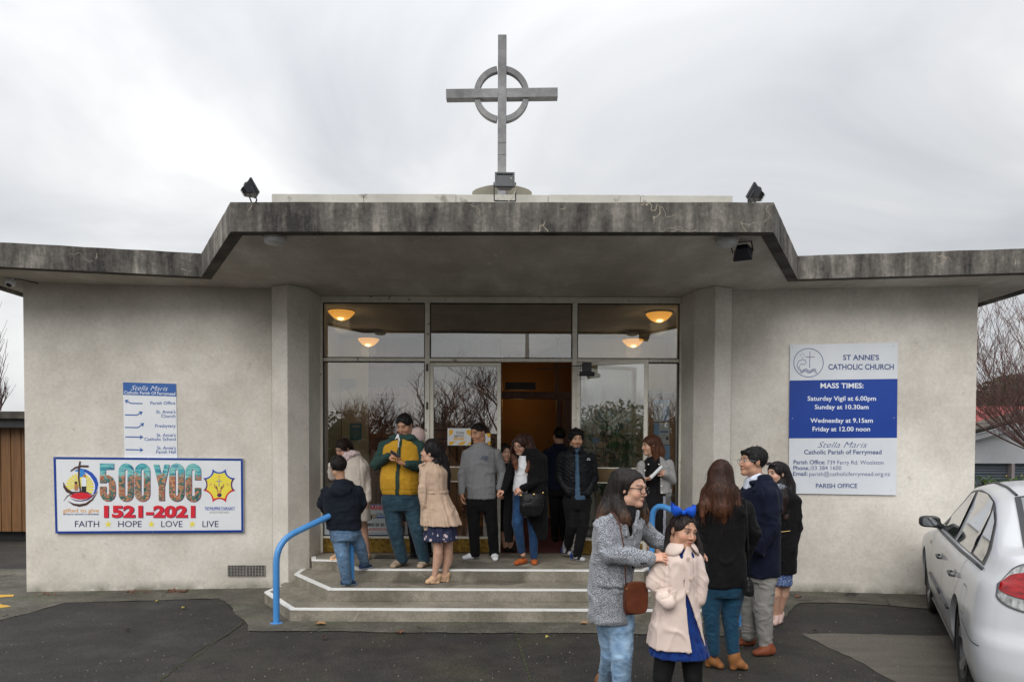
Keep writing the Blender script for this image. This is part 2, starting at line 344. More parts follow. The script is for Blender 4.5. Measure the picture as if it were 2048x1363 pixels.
def damp(m, c, scale=.8, lo=.5, hi=.62, amt=.6, stretch=(1, 1, 1), crk=None):
    """blotches of damp / dirt and optional cracks on a horizontal surface"""
    nt = m.node_tree; b = nt.nodes['Principled BSDF']; N = nt.nodes.new; L = nt.links.new
    src = b.inputs['Base Color'].links[0].from_socket
    g = N('ShaderNodeNewGeometry'); mp = N('ShaderNodeMapping'); mp.inputs['Scale'].default_value = stretch; L(g.outputs['Position'], mp.inputs[0])
    n = N('ShaderNodeTexNoise'); n.inputs['Scale'].default_value = scale; n.inputs['Detail'].default_value = 6; L(mp.outputs[0], n.inputs['Vector'])
    r = N('ShaderNodeValToRGB'); L(n.outputs[0], r.inputs[0]); e = r.color_ramp.elements; e[0].position = lo; e[0].color = (0, 0, 0, 1); e[1].position = hi; e[1].color = (amt, amt, amt, 1)
    x = N('ShaderNodeMix'); x.data_type = 'RGBA'; L(r.outputs[0], x.inputs[0]); L(src, x.inputs[6]); x.inputs[7].default_value = c4(c); col = x.outputs[2]
    if crk:
        v = N('ShaderNodeTexVoronoi'); v.feature = 'DISTANCE_TO_EDGE'; v.inputs['Scale'].default_value = crk
        n2 = N('ShaderNodeTexNoise'); n2.inputs['Scale'].default_value = crk * 3; L(g.outputs['Position'], n2.inputs['Vector'])
        va = N('ShaderNodeVectorMath'); va.operation = 'MULTIPLY_ADD'; L(n2.outputs['Color'], va.inputs[0]); va.inputs[1].default_value = (.5 / crk,) * 3; L(g.outputs['Position'], va.inputs[2]); L(va.outputs[0], v.inputs['Vector'])
        lt = N('ShaderNodeMath'); lt.operation = 'LESS_THAN'; L(v.outputs[0], lt.inputs[0]); lt.inputs[1].default_value = 0.006
        gt = N('ShaderNodeMath'); gt.operation = 'GREATER_THAN'; L(n.outputs[0], gt.inputs[0]); gt.inputs[1].default_value = .52
        mu = N('ShaderNodeMath'); mu.operation = 'MULTIPLY'; L(lt.outputs[0], mu.inputs[0]); L(gt.outputs[0], mu.inputs[1])
        x = N('ShaderNodeMix'); x.data_type = 'RGBA'; L(mu.outputs[0], x.inputs[0]); L(col, x.inputs[6]); x.inputs[7].default_value = (.015, .015, .012, 1); col = x.outputs[2]
    L(col, b.inputs['Base Color'])
damp(M_asph, (.013, .0125, .011), 1.1, .52, .66, .7, crk=.55); damp(M_asph2, (.033, .032, .030), 1.4, .5, .66, .6, crk=.8)
M_conc = mat('old_concrete_apron', (0.058, 0.052, 0.041), (0.112, 0.102, 0.082), scale=1.8, detail=9, rough=0.85, bump=0.5, bscale=60, bdist=.006, c3=(0.075, 0.078, 0.05), scale3=2.0, f3=(.5, .66))
speckle(M_conc, (0.19, 0.18, 0.15), .86, 60)
damp(M_conc, (.06, .055, .042), 1.6, .5, .64, .75, crk=.7)
M_conc2 = mat('concrete_slab', (0.088, 0.077, 0.062), (0.135, 0.120, 0.098), scale=1.2, detail=8, stretch=(.4, 2.5, 1), rough=0.85, bump=0.4, bscale=70, bdist=.005)
M_yellow = mat('yellow_road_paint', (0.62, 0.36, 0.03), (0.50, 0.30, 0.05), scale=20, rough=0.7)
tag(MB().add([(-300, -300, 0), (300, -300, 0), (300, 300, 0), (-300, 300, 0)], [(0, 1, 2, 3)]).build('asphalt_ground', M_asph), kind='structure')
def grain(m, lo, hi, scale):
    nt = m.node_tree; b = nt.nodes['Principled BSDF']; N = nt.nodes.new; L = nt.links.new; src = b.inputs['Base Color'].links[0].from_socket
    g_ = N('ShaderNodeNewGeometry'); n = N('ShaderNodeTexNoise'); n.inputs['Scale'].default_value = scale; n.inputs['Detail'].default_value = 4; n.inputs['Roughness'].default_value = .75; L(g_.outputs['Position'], n.inputs['Vector'])
    r = N('ShaderNodeMapRange'); L(n.outputs[0], r.inputs[0]); r.inputs[1].default_value = .35; r.inputs[2].default_value = .65; r.inputs[3].default_value = lo; r.inputs[4].default_value = hi
    v = N('ShaderNodeVectorMath'); v.operation = 'SCALE'; L(src, v.inputs[0]); L(r.outputs[0], v.inputs['Scale']); L(v.outputs[0], b.inputs['Base Color'])
for m_ in (M_asph, M_asph2): grain(m_, .45, 1.75, 55); grain(m_, .7, 1.35, 3.2)
grain(M_conc, .6, 1.4, 60); grain(M_conc, .75, 1.3, 2.6); grain(M_conc2, .75, 1.25, 60); grain(M_step, .8, 1.2, 50); grain(M_wall, .93, 1.07, 26)
damp(M_step, (.05, .043, .032), 1.3, .56, .62, .6)
g = lambda x, y: PG(x, y)
sheet('asphalt_strip', [g(-700, 1460), g(-250, 1310), g(128, 1206), g(300, 1201), g(440, 1197), g(458, 1210), g(470, 1226), g(489, 1240), g(484, 1250), g(450, 1272), g(385, 1310), g(318, 1363), g(180, 1480)], 0.004, M_asph2)
sheet('concrete_apron', [g(-900, 1560), g(-250, 1310), g(128, 1206), g(300, 1201), g(440, 1197), g(458, 1210), g(470, 1226), g(489, 1240), g(494, 1262), g(900, 1266), g(1240, 1267), g(1440, 1272), g(1560, 1240), g(1600, 1206), g(1700, 1206), g(1850, 1217), g(2100, 1224), (7.2, 8.3), (7.2, 9.5), (-9, 9.5), (-14, 7)], 0.008, M_conc)
# right: dark drive strip, then the pale slab the car stands on
sheet('driveway_slab', [g(1601, 1267), g(1760, 1268), g(1905, 1270), g(2300, 1276), g(2900, 1600), g(2300, 1800), g(1792, 1363), g(1690, 1309)], 0.004, M_conc2)
sheet('yellow_road_marking', [g(-60, 1191), g(28, 1190), g(26, 1194), g(-20, 1197), g(-80, 1197)], 0.012, M_yellow)
sheet('yellow_road_marking', [g(-90, 1200), g(0, 1208), g(22, 1214), g(0, 1217), g(-110, 1219)], 0.012, M_yellow)
# moss line in the joint between the two asphalts
mb = MB()
for A, B in (((1600, 1266), (1470, 1225)), ((1030, 1262), (1062, 1363)), ((318, 1363), (489, 1244))):
    a, b = g(*A), g(*B); n_ = 60
    for i in range(n_):
        p = a.lerp(b, (i + random.random()) / n_); q = random.uniform(.003, .010)
        mb.add([(p.x - q, p.y - q, .010), (p.x + q, p.y - q * .4, .010), (p.x + q * .6, p.y + q, .010), (p.x - q * .8, p.y + q * .7, .013)], [(0, 1, 2, 3)])
tag(mb.build('moss', mat('moss_green', (.035, .05, .012), (.07, .08, .03), scale=30, rough=1)), 'green moss growing in the joints of the paving', 'moss', kind='stuff')

# ================================================================== the church
YG = 8.65                      # glass line
SH = 3.62                      # soffit height
X_ = lambda px, Y, py=900: PY(px, py, Y).x
church = empty('church', (0, 8.4, 0), 'low rendered concrete church with a flat canopy roof over its glazed entrance', 'church')
L0 = (X_(50, 7.98), 7.98); L1 = (X_(544, 8.27), 8.27); R1 = (X_(1461, 8.27), 8.27); R0 = (X_(1950, 7.98), 7.98)
pl_ = [(X_(544, 8.12), 8.12), (X_(575, 8.0), 8.0), (X_(618, 8.22), 8.22), (X_(643, YG), YG)]
pr_ = [(X_(1461, 8.12), 8.12), (X_(1428, 8.0), 8.0), (X_(1386, 8.22), 8.22), (X_(1359, YG), YG)]
MB().prism([L0, L1, (L1[0], 15), (L0[0], 15)], 0, SH - .001).build('wall', M_wall, church)
MB().prism([R1, R0, (R0[0], 15), (R1[0], 15)], 0, SH - .001).build('wall', M_wall, church)
for q in (pl_, pr_):
    back = [(q[3][0], YG + .25), (q[0][0], YG + .25)]
    MB().prism(q + back, 0, SH - .002).build('pillar', M_wall, church, bevel=.008)
# roof: fascia ring, soffit, slab
F1 = PG(461, 463, SH - .02); F2 = PG(1547, 464, SH - .02); I1 = PG(403, 553, SH - .02); I2 = PG(1595, 558, SH - .02)
WL = PG(0, 533, SH - .02); WR = PG(2047, 545, SH - .02)
def ext(a, b, X): t = (X - a.x) / (b.x - a.x); return a.lerp(b, t)
OL = ext(I1, WL, -6.2); OR_ = ext(I2, WR, 6.16)
outer = [Vector((p.x, p.y)) for p in (OL, I1, F1, F2, I2, OR_)]
def inset(poly, d):
    r = []
    for i, p in enumerate(poly):
        ns = []
        for a, b in ((i - 1, i), (i, i + 1)):
            if a < 0 or b >= len(poly): continue
            t = (poly[b] - poly[a]).normalized(); ns.append(Vector((-t.y, t.x)))
        nn = sum(ns, Vector((0, 0))); nn.normalize(); k = d / max(.35, nn.dot(ns[0])); r.append(p + nn * k)
    return r
inner = inset(outer, .11)
def wobble(a, b, n=14, amp=.004):
    return [a.lerp(b, i / n) for i in range(n)]
zt = SH + .235
for i, nm in enumerate(('fascia', 'fascia', 'fascia', 'fascia', 'fascia')):
    a, b, c, d = outer[i], outer[i + 1], inner[i + 1], inner[i]
    mb = MB(); n_ = 24
    for k in range(n_):
        for (P, Q, zz) in ((a, b, None),):
            p, q = P.lerp(Q, k / n_), P.lerp(Q, (k + 1) / n_); r_, s_ = d.lerp(c, k / n_), d.lerp(c, (k + 1) / n_)
            j = lambda t: .0015 * math.sin(t * 17 + i * 3) + .0015 * math.sin(t * 41 + i)
            z0, z1 = zt + j(k / n_) * (0 < k < n_), zt + j((k + 1) / n_) * (0 < k + 1 < n_)
            mb.cur = 0; mb.add([(p.x, p.y, SH - .02), (q.x, q.y, SH - .02), (q.x, q.y, z1), (p.x, p.y, z0)], [(0, 1, 2, 3)])
            mb.add([(p.x, p.y, z0), (q.x, q.y, z1), (s_.x, s_.y, z1), (r_.x, r_.y, z0)], [(0, 1, 2, 3)])
            mb.cur = 1; mb.add([(p.x, p.y, SH - .02), (q.x, q.y, SH - .02), (s_.x, s_.y, SH - .02), (r_.x, r_.y, SH - .02)], [(3, 2, 1, 0)])
            mb.add([(r_.x, r_.y, SH - .02), (s_.x, s_.y, SH - .02), (s_.x, s_.y, z1), (r_.x, r_.y, z0)], [(3, 2, 1, 0)])
    mb.build(nm, [M_fascia, M_rim], church)
poly = [(p.x, p.y) for p in inner] + [(6.05, 15.0), (-6.09, 15.0)]
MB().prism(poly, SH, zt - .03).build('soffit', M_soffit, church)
# side eaves
for sx, o_, i_ in ((-1, OL, inner[0]), (1, OR_, inner[-1])):
    x0, x1 = sorted((o_.x, i_.x if abs(i_.x) < abs(o_.x) - .05 else o_.x - sx * .11))
    MB().box(x0, x1, o_.y + .002, 15.2, SH - .021, zt - .002).build('eave_fascia', M_fascia, church)
# raised band on the canopy
xa, xb = X_(545, 6.62), X_(1460, 6.62)
zb = PY(1000, 389, 6.62).z
mb = MB(); n_ = 5
for i in range(n_):
    a, b = xa + (xb - xa) * i / n_, xa + (xb - xa) * (i + 1) / n_
    mb = MB().box(a + .0015, b - .0015, 6.62, 6.75, zt - .03, zb + (.004 if i % 2 else 0)); mb.build('parapet_panel', M_parapet, church, bevel=.005)
MB().box(xa + .05, xb - .05, 6.751, 14.8, zt - .029, zb - .06).build('roof_deck', M_parapet, church)
# vestibule shell
VB = 11.6
MB().box(-3.35, 3.35, YG - .02, VB + .2, .30, .384).build('vestibule_floor', M_tile, church)
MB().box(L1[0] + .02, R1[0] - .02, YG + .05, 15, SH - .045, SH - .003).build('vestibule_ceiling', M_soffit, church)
MB().box(-3.36, -3.24, YG + .26, VB, .384, SH - .05).build('side_wall', M_cream, church)
MB().box(3.24, 3.36, YG + .26, VB, .384, SH - .05).build('side_wall', M_cream, church)
bx = lambda px: X_(px, VB)
def bwall(a, b, m, nm='inner_wall', z0=.384, z1=SH - .05, y0=VB, y1=VB + .1): return MB().box(min(a, b), max(a, b), y0, y1, z0, z1).build(nm, m, church)
bwall(-3.24, bx(655), M_cream)
bwall(bx(684), bx(737), M_cream)
bwall(bx(655), bx(684), M_cream, z0=2.75)
bwall(bx(737), bx(1003), M_timber_d, z0=2.75)
bwall(bx(1143), 3.24, M_cream)
def panel_door(x0, x1, y, z0, z1, m, m2, rows=3, nm='inner_door'):
    d = MB().box(x0, x1, y, y + .05, z0, z1).build(nm, m, church)
    for r in range(rows):
        a = z0 + .12 + (z1 - z0 - .12) * r / rows; b = z0 + (z1 - z0 - .12) * (r + 1) / rows
        mb = MB(); X0, X1 = x0 + .1, x1 - .1
        for (u0, u1, w0, w1) in ((X0, X1, a, a + .03), (X0, X1, b - .03, b), (X0, X0 + .03, a + .03, b - .03), (X1 - .03, X1, a + .03, b - .03)): mb.box(u0, u1, y - .02, y - .001, w0, w1)
        mb.box(X0 + .07, X1 - .07, y - .012, y - .001, a + .07, b - .07)
        mb.build('door_panel', m2, d)
    return d
panel_door(bx(655), bx(684), VB + .02, .384, 2.75, M_timber, M_timber, 3)
bwall(bx(737) - .05, bx(1003), M_timber_d, y0=VB + .12, y1=VB + .2)  # dark backing added to close the bright gaps between the doors
xs = [bx(737), bx(737) + .75, bx(737) + 1.5, bx(1003)]
for i in range(3): panel_door(xs[i] + .01, xs[i + 1] - .01, VB + .02, .384, 2.75, M_timber, M_timber_d, 3)
# doorway: short lobby with ochre wall and a timber frame
bwall(bx(1003) - .1, bx(1143) + .6, M_ochre, y0=VB + 1.6, y1=VB + 1.7)
bwall(bx(1003) - .1, bx(1003), M_ochre, 'lobby_wall', y0=VB + .1, y1=VB + 1.6)
bwall(bx(1143) + .5, bx(1143) + .6, M_ochre, 'lobby_wall', y0=VB + .1, y1=VB + 1.6)
dz = PY(1050, 790, VB).z
MB().box(bx(1003), bx(1143), VB - .04, VB + .08, dz - .06, dz + .06).build('door_head', M_timber_d, church, bevel=.005)
MB().box(bx(1112), bx(1123), VB - .05, VB + .08, .384, dz - .06).build('door_jamb', M_timber_d, church, bevel=.005)
MB().box(bx(1109), bx(1117), VB - .03, VB + .08, dz + .06, SH - .05).build('door_jamb', M_timber_d, church)
panel_door(bx(1124), bx(1162), VB - .25, .384, dz - .08, M_timber_d, M_timber_d, 2)
MB().box(bx(1010), bx(1070), VB - .18, VB - .08, PY(1030, 780, VB).z, PY(1030, 766, VB).z).build('door_closer', M_black, church)
sheet('vestibule_carpet', [(bx(985) - .1, YG + .03), (bx(1190), YG + .03), (bx(1190), VB + 1.5), (bx(985), VB + 1.5)], .389, M_carpet, jag=0)

# window wall ---------------------------------------------------------
ZT, ZTR, ZK0, ZK1 = PY(1000, 606, YG).z, PY(1000, 720, YG).z, .386, PY(900, 1076, YG).z
FX = [X_(644, YG), X_(855, YG), X_(1148, YG), X_(1359, YG)]
def bar(nm, x0, x1, z0, z1, y0=YG - .035, y1=YG + .035, m=None): return MB().box(x0, x1, y0, y1, z0, z1).build(nm, m or M_frame, church, bevel=.004, seg=1)
bar('window_frame', FX[0] - .005, FX[3] + .005, ZT, SH - .004, m=M_frame)
for i, x in enumerate(FX):
    w_ = .017 if i in (0, 3) else .03
    bar('mullion', x - w_, x + w_, .386, ZT - .001, YG - .04, YG + .04)
for i in range(3): bar('transom', FX[i] + .031, FX[i + 1] - .031, ZTR - .022, ZTR + .02)
def pane(x0, x1, z0, z1, y=YG, nm='window_pane', gas=True):
    p = MB().box(x0, x1, y - .003, y + .003, z0, z1).build(nm, M_glass, church)
    if gas:
        mb = MB(); t = .012
        for a in ((x0, x1, z1 - t, z1), (x0, x1, z0, z0 + t), (x0, x0 + t, z0 + t, z1 - t), (x1 - t, x1, z0 + t, z1 - t)): mb.box(a[0], a[1], y - .012, y + .012, a[2], a[3])
        mb.build('gasket', M_gasket, p)
    return p
for i in range(3): pane(FX[i] + (.031 if i else .018), FX[i + 1] - (.031 if i < 2 else .018), ZTR + .021, ZT - .002)
ZD = ZTR - .024
# side lights with gold kick plates
for i in (0, 2):
    x0, x1 = FX[i] + (.031 if i else .018), FX[i + 1] - (.031 if i < 2 else .018)
    pane(x0, x1, ZK1 + .03, ZD)
    bar('sill_rail', x0, x1, ZK1, ZK1 + .028)
    bar('kick_panel', x0, x1, ZK0, ZK1 - .002, YG - .012, YG + .012, M_gold)
def door_leaf(hinge, ang, width, sgn):
    """glazed leaf; local x from hinge, rotated about the hinge"""
    z0, z1 = .395, ZD - .012; ca, sa = math.cos(ang), math.sin(ang)
    U = Vector((ca * sgn, -sa, 0)); V = Vector((sa * sgn, ca, 0)); W = Vector((0, 0, 1)); o = Vector((hinge[0], hinge[1], 0))
    def bx_(u0, u1, w0, w1, t0=-.022, t1=.022, mb=None):
        mb = mb or MB(); mb.frame(o + U * u0 + V * t0 + W * w0, U * (u1 - u0), V * (t1 - t0), W * (w1 - w0)); return mb
    d = empty('glazed_door', o + W * z0, parent=church)
    s = .045
    for a in ((0, s, z0, z1), (width - s, width, z0, z1)): bx_(*a).build('stile', M_frame, d, bevel=.003, seg=1)
    bx_(s, width - s, z1 - s, z1).build('top_rail', M_frame, d, bevel=.003, seg=1)
    zm0, zm1 = PY(930, 961, YG).z, PY(930, 934, YG).z
    bx_(s, width - s, zm0, zm1, -.02, .02).build('lock_rail', M_brass, d)
    bx_(s, width - s, zm0 - .012, zm0, -.022, .022).build('rail_edge', M_frame, d)
    bx_(s, width - s, zm1, zm1 + .012, -.022, .022).build('rail_edge', M_frame, d)
    bx_(s, width - s, z0, ZK1, -.018, .018).build('kick_panel', M_gold, d)
    bx_(s, width - s, ZK1, ZK1 + .025, -.022, .022).build('bottom_rail', M_frame, d)
    bx_(s, width - s, zm1 + .012, z1 - s, -.003, .003).build('door_pane', M_glass, d)
    bx_(s, width - s, ZK1 + .025, zm0 - .012, -.003, .003).build('door_pane', M_glass, d)
    return d, U, V, o
dw = (FX[2] - FX[1] - .064) / 2
door_leaf((FX[1] + .032, YG), 0, dw, 1)
D2, U2, V2, O2 = door_leaf((FX[2] + .03, YG - .05), R(24), dw, 1)
for px in (1, 2, 3): MB().box(FX[1] - .012, FX[1] + .012, YG - .052, YG - .041, 2.2 - .85 * (px - 1), 2.29 - .85 * (px - 1)).build('hinge', M_black, church)
MB().box(FX[1] - .012, FX[1] + .012, YG - .052, YG - .041, 2.68, 2.77).build('hinge', M_black, church)
# closer box with arm
cz = PY(1172, 740, YG - .2).z; cx = X_(1172, YG - .2)
mb = MB().box(cx - .055, cx + .055, YG - .26, YG - .17, cz - .03, cz + .09); mb.lathe((cx - .09, YG - .25, cz - .05), (1, 0, 0), [(0, 0), (.028, 0), (.028, .18), (0, .18)], 14)
mb.tube([(cx - .05, YG - .2, cz + .06), (FX[2] - .5, YG + .02, cz + .03)], .006, 6)
sl_ = mb.build('spotlight', M_black, None, (cx, YG - .2, cz)); tag(sl_, 'small black spotlight mounted above the open glass door', 'spotlight')

# air vent in the left wall
dL = Vector((L1[0] - L0[0], L1[1] - L0[1], 0)).normalized(); nL = Vector((dL.y, -dL.x, 0))
dR = Vector((R0[0] - R1[0], R0[1] - R1[1], 0)).normalized(); nR = Vector((dR.y, -dR.x, 0))
wp0L = Vector((L0[0], L0[1], 0)); wp0R = Vector((R0[0], R0[1], 0))
for (xa_, xb_) in ((457, 493), (494, 530)):
    a = PP(xa_, 1151, wp0L, nL); b = PP(xb_, 1150, wp0L, nL); t = PP(xa_, 1130, wp0L, nL); wv = (b - a).dot(dL); hv = t.z - a.z
    U, W = dL, Vector((0, 0, 1)); q = empty('air_vent', a, parent=church)
    MB().frame(a + nL * .002, U * wv, nL * .004, W * hv).build('backing', M_black, q)
    mb = MB()
    for k in range(7): mb.frame(a + U * wv * k / 6 - U * .005 + nL * .006, U * .01, nL * .012, W * hv)
    for k in range(8): mb.frame(a + W * (hv * k / 7 - .003) + nL * .0065, U * wv, nL * .010, W * .006)
    mb.build('grille', mat('vent_grey', (.17, .165, .15), (.24, .23, .21), scale=9, rough=.7) if 'vent_grey' not in MATS else MATS['vent_grey'], q)

# ================================================================== steps
steps = empty('entrance_steps', (0, 7.5, 0), 'three broad concrete entrance steps edged with white paint', 'steps')
h1, h2, h3 = .128, .256, .384
def mirror(px): return 2004 - px
def step_poly(front, h, backY):
    pts = [PG(x, y, h) for x, y in front]; rt = [PG(mirror(x), y + (mirror(x) - x) * .0038, h) for x, y in reversed(front)]
    return pts, rt
def build_step(front, h, h0, y_back=8.6, nosing=.05):
    a, b = step_poly(front, h, 0); path = a + b
    poly = [(p.x, p.y) for p in path] + [(path[-1].x, y_back), (path[0].x, y_back)]
    st = MB().prism(poly, h0, h).build('step', M_step, steps, bevel=.008)
    v2 = [Vector((p.x, p.y)) for p in path]; o_ = inset(v2, -.002); i_ = inset(v2, nosing)
    mb = MB()
    for i in range(len(v2) - 1):
        nn = 10
        for k in range(nn):
            A, B, C, D = o_[i].lerp(o_[i + 1], k / nn), o_[i].lerp(o_[i + 1], (k + 1) / nn), i_[i].lerp(i_[i + 1], (k + 1) / nn), i_[i].lerp(i_[i + 1], k / nn)
            z = h + .003
            mb.add([(A.x, A.y, z), (B.x, B.y, z), (C.x, C.y, z), (D.x, D.y, z), (A.x, A.y, z - .014 - .004 * random.random()), (B.x, B.y, z - .014 - .004 * random.random())], [(0, 1, 2, 3), (4, 5, 1, 0)])
    mb.build('white_edge', M_white_line, st)
    return st
build_step([(556, 1171), (529, 1183), (581, 1217)], h1, -.02)
build_step([(617, 1128), (589, 1147), (656, 1177)], h2, h1 - .002)
build_step([(623, 1112), (623.5, 1119), (671, 1120), (716, 1138)], h3, h2 - .002)
# door mat
tag(MB().frame(PG(748, 1117, h3) + Vector((0, 0, .004)), (.62, 0, 0), (0, .22, 0), (0, 0, .012)).build('doormat', M_black, None, PG(748, 1117, h3)), 'black rubber doormat in front of the left window', 'doormat')

# ================================================================== handrails
def rail(b1, b2, hb2, sgn, label, top1, top2):
    A = PG(*b1); B = PG(b2[0], b2[1], hb2)
    T1 = Vector((A.x, A.y, top1)); T2 = Vector((B.x, B.y, top2))
    r = empty('handrail', A, label, 'handrail', 'blue handrails beside the steps')
    MB().tube(bend_path([A, T1, T2, B], .22, 8), .031, 14).build('rail', M_blue_rail, r, smooth='auto')
    for p in (A, B): MB().lathe(p, (0, 0, 1), [(.0, .0), (.06, .0), (.06, .008), (.03, .012)], 16).build('base_plate', M_blue_rail, r)
t1 = PY(553, 1082, PG(553, 1246).y).z
rail((553, 1246), (703, 1168), h2, 1, 'blue tubular handrail on the left, the boy leaning on it', t1, 1.10)
rail((1479, 1250), (1303, 1168), h2, -1, 'blue tubular handrail on the right, behind the girl with the bow', t1, 1.16)
# ================================================================== lettering
_tc = {}
def text_geo(s, bold=0.0, shear=0.0, spacing=1.0, res=3):
    k = (s, bold, shear, spacing)
    if k in _tc: return _tc[k]
    cu = bpy.data.curves.new('t', 'FONT'); cu.body = s; cu.offset = bold; cu.shear = shear; cu.space_character = spacing; cu.resolution_u = res; cu.size = 1
    ob = bpy.data.objects.new('t', cu); COL.objects.link(ob)
    bpy.context.view_layer.update()
    me = ob.evaluated_get(bpy.context.evaluated_depsgraph_get()).to_mesh()
    v = [(p.co.x, p.co.y) for p in me.vertices]; f = [tuple(p.vertices) for p in me.polygons]
    ob.to_mesh_clear(); bpy.data.objects.remove(ob); bpy.data.curves.remove(cu)
    _tc[k] = (v, f); return v, f
CAP = max(y for x, y in text_geo('H')[0])
class Board:
    """a flat board on a wall; pixel measurements of the photograph turned into points of the board's plane"""
    def __init__(s, corners, p0, n, off, thick, mats, name, label, cat, parent=None, edge=None):
        s.n = Vector(n); s.p0 = Vector(p0) + s.n * (off + thick)
        c = [PP(x, y, s.p0, s.n) for x, y in corners]; s.c = c
        s.o = empty(name, (c[2] + c[3]) / 2 - s.n * thick, label, cat, parent=parent)
        mb = MB(); vs = c + [p - s.n * thick for p in c]
        mb.add(vs, [(3, 2, 1, 0), (4, 5, 6, 7), (0, 1, 5, 4), (1, 2, 6, 5), (2, 3, 7, 6), (3, 0, 4, 7)])
        mb.build('board', mats, s.o)
    def P(s, px, py, d=0.0): return PP(px, py, s.p0, s.n) + s.n * d
    def text(s, t, x0, x1, yb, yt, m, bold=0.0, shear=0.0, name='lettering', d=.002, tilt=0.0, parent=None, spacing=1.0):
        v, f = text_geo(t, bold, shear, spacing); xs = [p[0] for p in v]; a, b = min(xs), max(xs)
        O = s.P(x0, yb, d); Ux = (s.P(x1, yb + tilt, d) - O) / (b - a); Vy = (s.P(x0, yt, d) - O) / CAP
        mb = MB(); mb.add([O + Ux * (p[0] - a) + Vy * p[1] for p in v], f); return mb.build(name, m, parent or s.o)
    def poly(s, pts, m, d=.0015, name='panel', parent=None):
        mb = MB(); mb.add([s.P(x, y, d) for x, y in pts], [tuple(range(len(pts)))]); o = mb.build(name, m, parent or s.o)
        if o.data.polygons[0].normal.dot(s.n) < 0: o.data.flip_normals()
        return o
    def strip(s, pts, w, m, d=.002, name='line', closed=False, parent=None):
        """polyline of width w (px), w may be a list"""
        n = len(pts); ws = w if isinstance(w, list) else [w] * n; vs = []
        for i, (x, y) in enumerate(pts):
            a = pts[(i - 1) % n if closed else max(i - 1, 0)]; b = pts[(i + 1) % n if closed else min(i + 1, n - 1)]
            tx, ty = b[0] - a[0], b[1] - a[1]; q = math.hypot(tx, ty) or 1; nx, ny = -ty / q, tx / q
            vs += [s.P(x + nx * ws[i] / 2, y + ny * ws[i] / 2, d), s.P(x - nx * ws[i] / 2, y - ny * ws[i] / 2, d)]
        m_ = n if closed else n - 1
        fs = [(2 * i, 2 * i + 1, 2 * ((i + 1) % n) + 1, 2 * ((i + 1) % n)) for i in range(m_)]
        mb = MB(); mb.add(vs, fs); return mb.build(name, m, parent or s.o)
    def disc(s, cx, cy, rx, ry, m, d=.002, n=28, name='disc'):
        return s.poly([(cx + rx * math.cos(2 * math.pi * i / n), cy + ry * math.sin(2 * math.pi * i / n)) for i in range(n)], m, d, name)
    def ring(s, outer, inner, m, d=.002, name='letter'):
        n = len(outer); mb = MB(); mb.add([s.P(x, y, d) for x, y in outer] + [s.P(x, y, d) for x, y in inner], [(i, (i + 1) % n, n + (i + 1) % n, n + i) for i in range(n)])
        return mb.build(name, m, s.o)
    def screw(s, px, py, r=.006, m=None):
        MB().lathe(s.P(px, py), s.n, [(r, 0), (r, .002), (r * .7, .004), (0, .0045)], 10).build('screw', m or MATS['screw_steel'], s.o)
flat('screw_steel', (.4, .4, .4), .35, metal=.8)
S_white = mat('sign_white', (0.70, 0.72, 0.75), (0.75, 0.77, 0.80), scale=3, rough=0.35)
S_white2 = mat('sign_white_b', (0.60, 0.635, 0.675), (0.65, 0.68, 0.72), scale=3, rough=0.3)
S_navy = flat('ink_navy', (0.035, 0.06, 0.20), 0.45); S_blue = mat('sign_blue', (0.006, 0.04, 0.26), (0.008, 0.05, 0.30), scale=2, rough=0.3)
S_blue2 = flat('sign_blue_b', (0.02, 0.105, 0.36), 0.4); S_ink = flat('ink_dark_blue', (0.012, 0.02, 0.09), 0.5)
S_red = flat('ink_red', (0.62, 0.012, 0.03), 0.45); S_yel = flat('ink_yellow', (0.80, 0.68, 0.06), 0.5); S_or = flat('ink_orange', (0.72, 0.38, 0.13), 0.5)
S_pw = flat('ink_white', (0.74, 0.78, 0.84), 0.4); S_brown = flat('ink_brown', (0.06, 0.022, 0.018), 0.5); S_royal = flat('ink_royal', (0.008, 0.07, 0.42), 0.45)
S_cyan = flat('ink_cyan', (0.03, 0.25, 0.62), 0.45); S_purple = flat('ink_purple', (0.09, 0.02, 0.14), 0.5); S_skin = flat('ink_tan', (0.45, 0.2, 0.09), 0.5); S_grey = flat('ink_grey', (0.35, 0.33, 0.28), 0.5)
S_blackp = flat('ink_black', (0.012, 0.012, 0.014), .5); S_edge = flat('sign_edge', (0.25, 0.26, 0.28), .5)

# ---- tall direction sign
B = Board([(246, 764), (352, 767), (355, 930), (249, 929)], wp0L, nL, .002, .006, S_white, 'direction_sign', 'white and blue direction sign with five arrows above the wide banner', 'sign')
B.poly([(246, 764), (352, 767), (352.6, 792.5), (246.5, 789)], S_blue2, .001, 'header')
B.text('Stella Maris', 262, 336, 779.5, 770, S_pw, -.008, .42, d=.002, tilt=2)
B.text('Catholic Parish Of Ferrymead', 248.5, 350.5, 787, 781, S_pw, .012, d=.002, tilt=3)
for t, x, y in (('Parish Office', 301, 808.5), ("St. Anne's", 312.5, 826), ('Church', 322.5, 834.5), ('Presbytery', 310.5, 854), ("St. Anne's", 313.5, 872.5), ('Catholic School', 289, 880.5), ("St. Anne's", 314, 898), ('Parish Hall', 312.5, 906)):
    B.text(t, x, 350.5 + (y - 790) * .012, y, y - 6.3, S_blue2, .006)
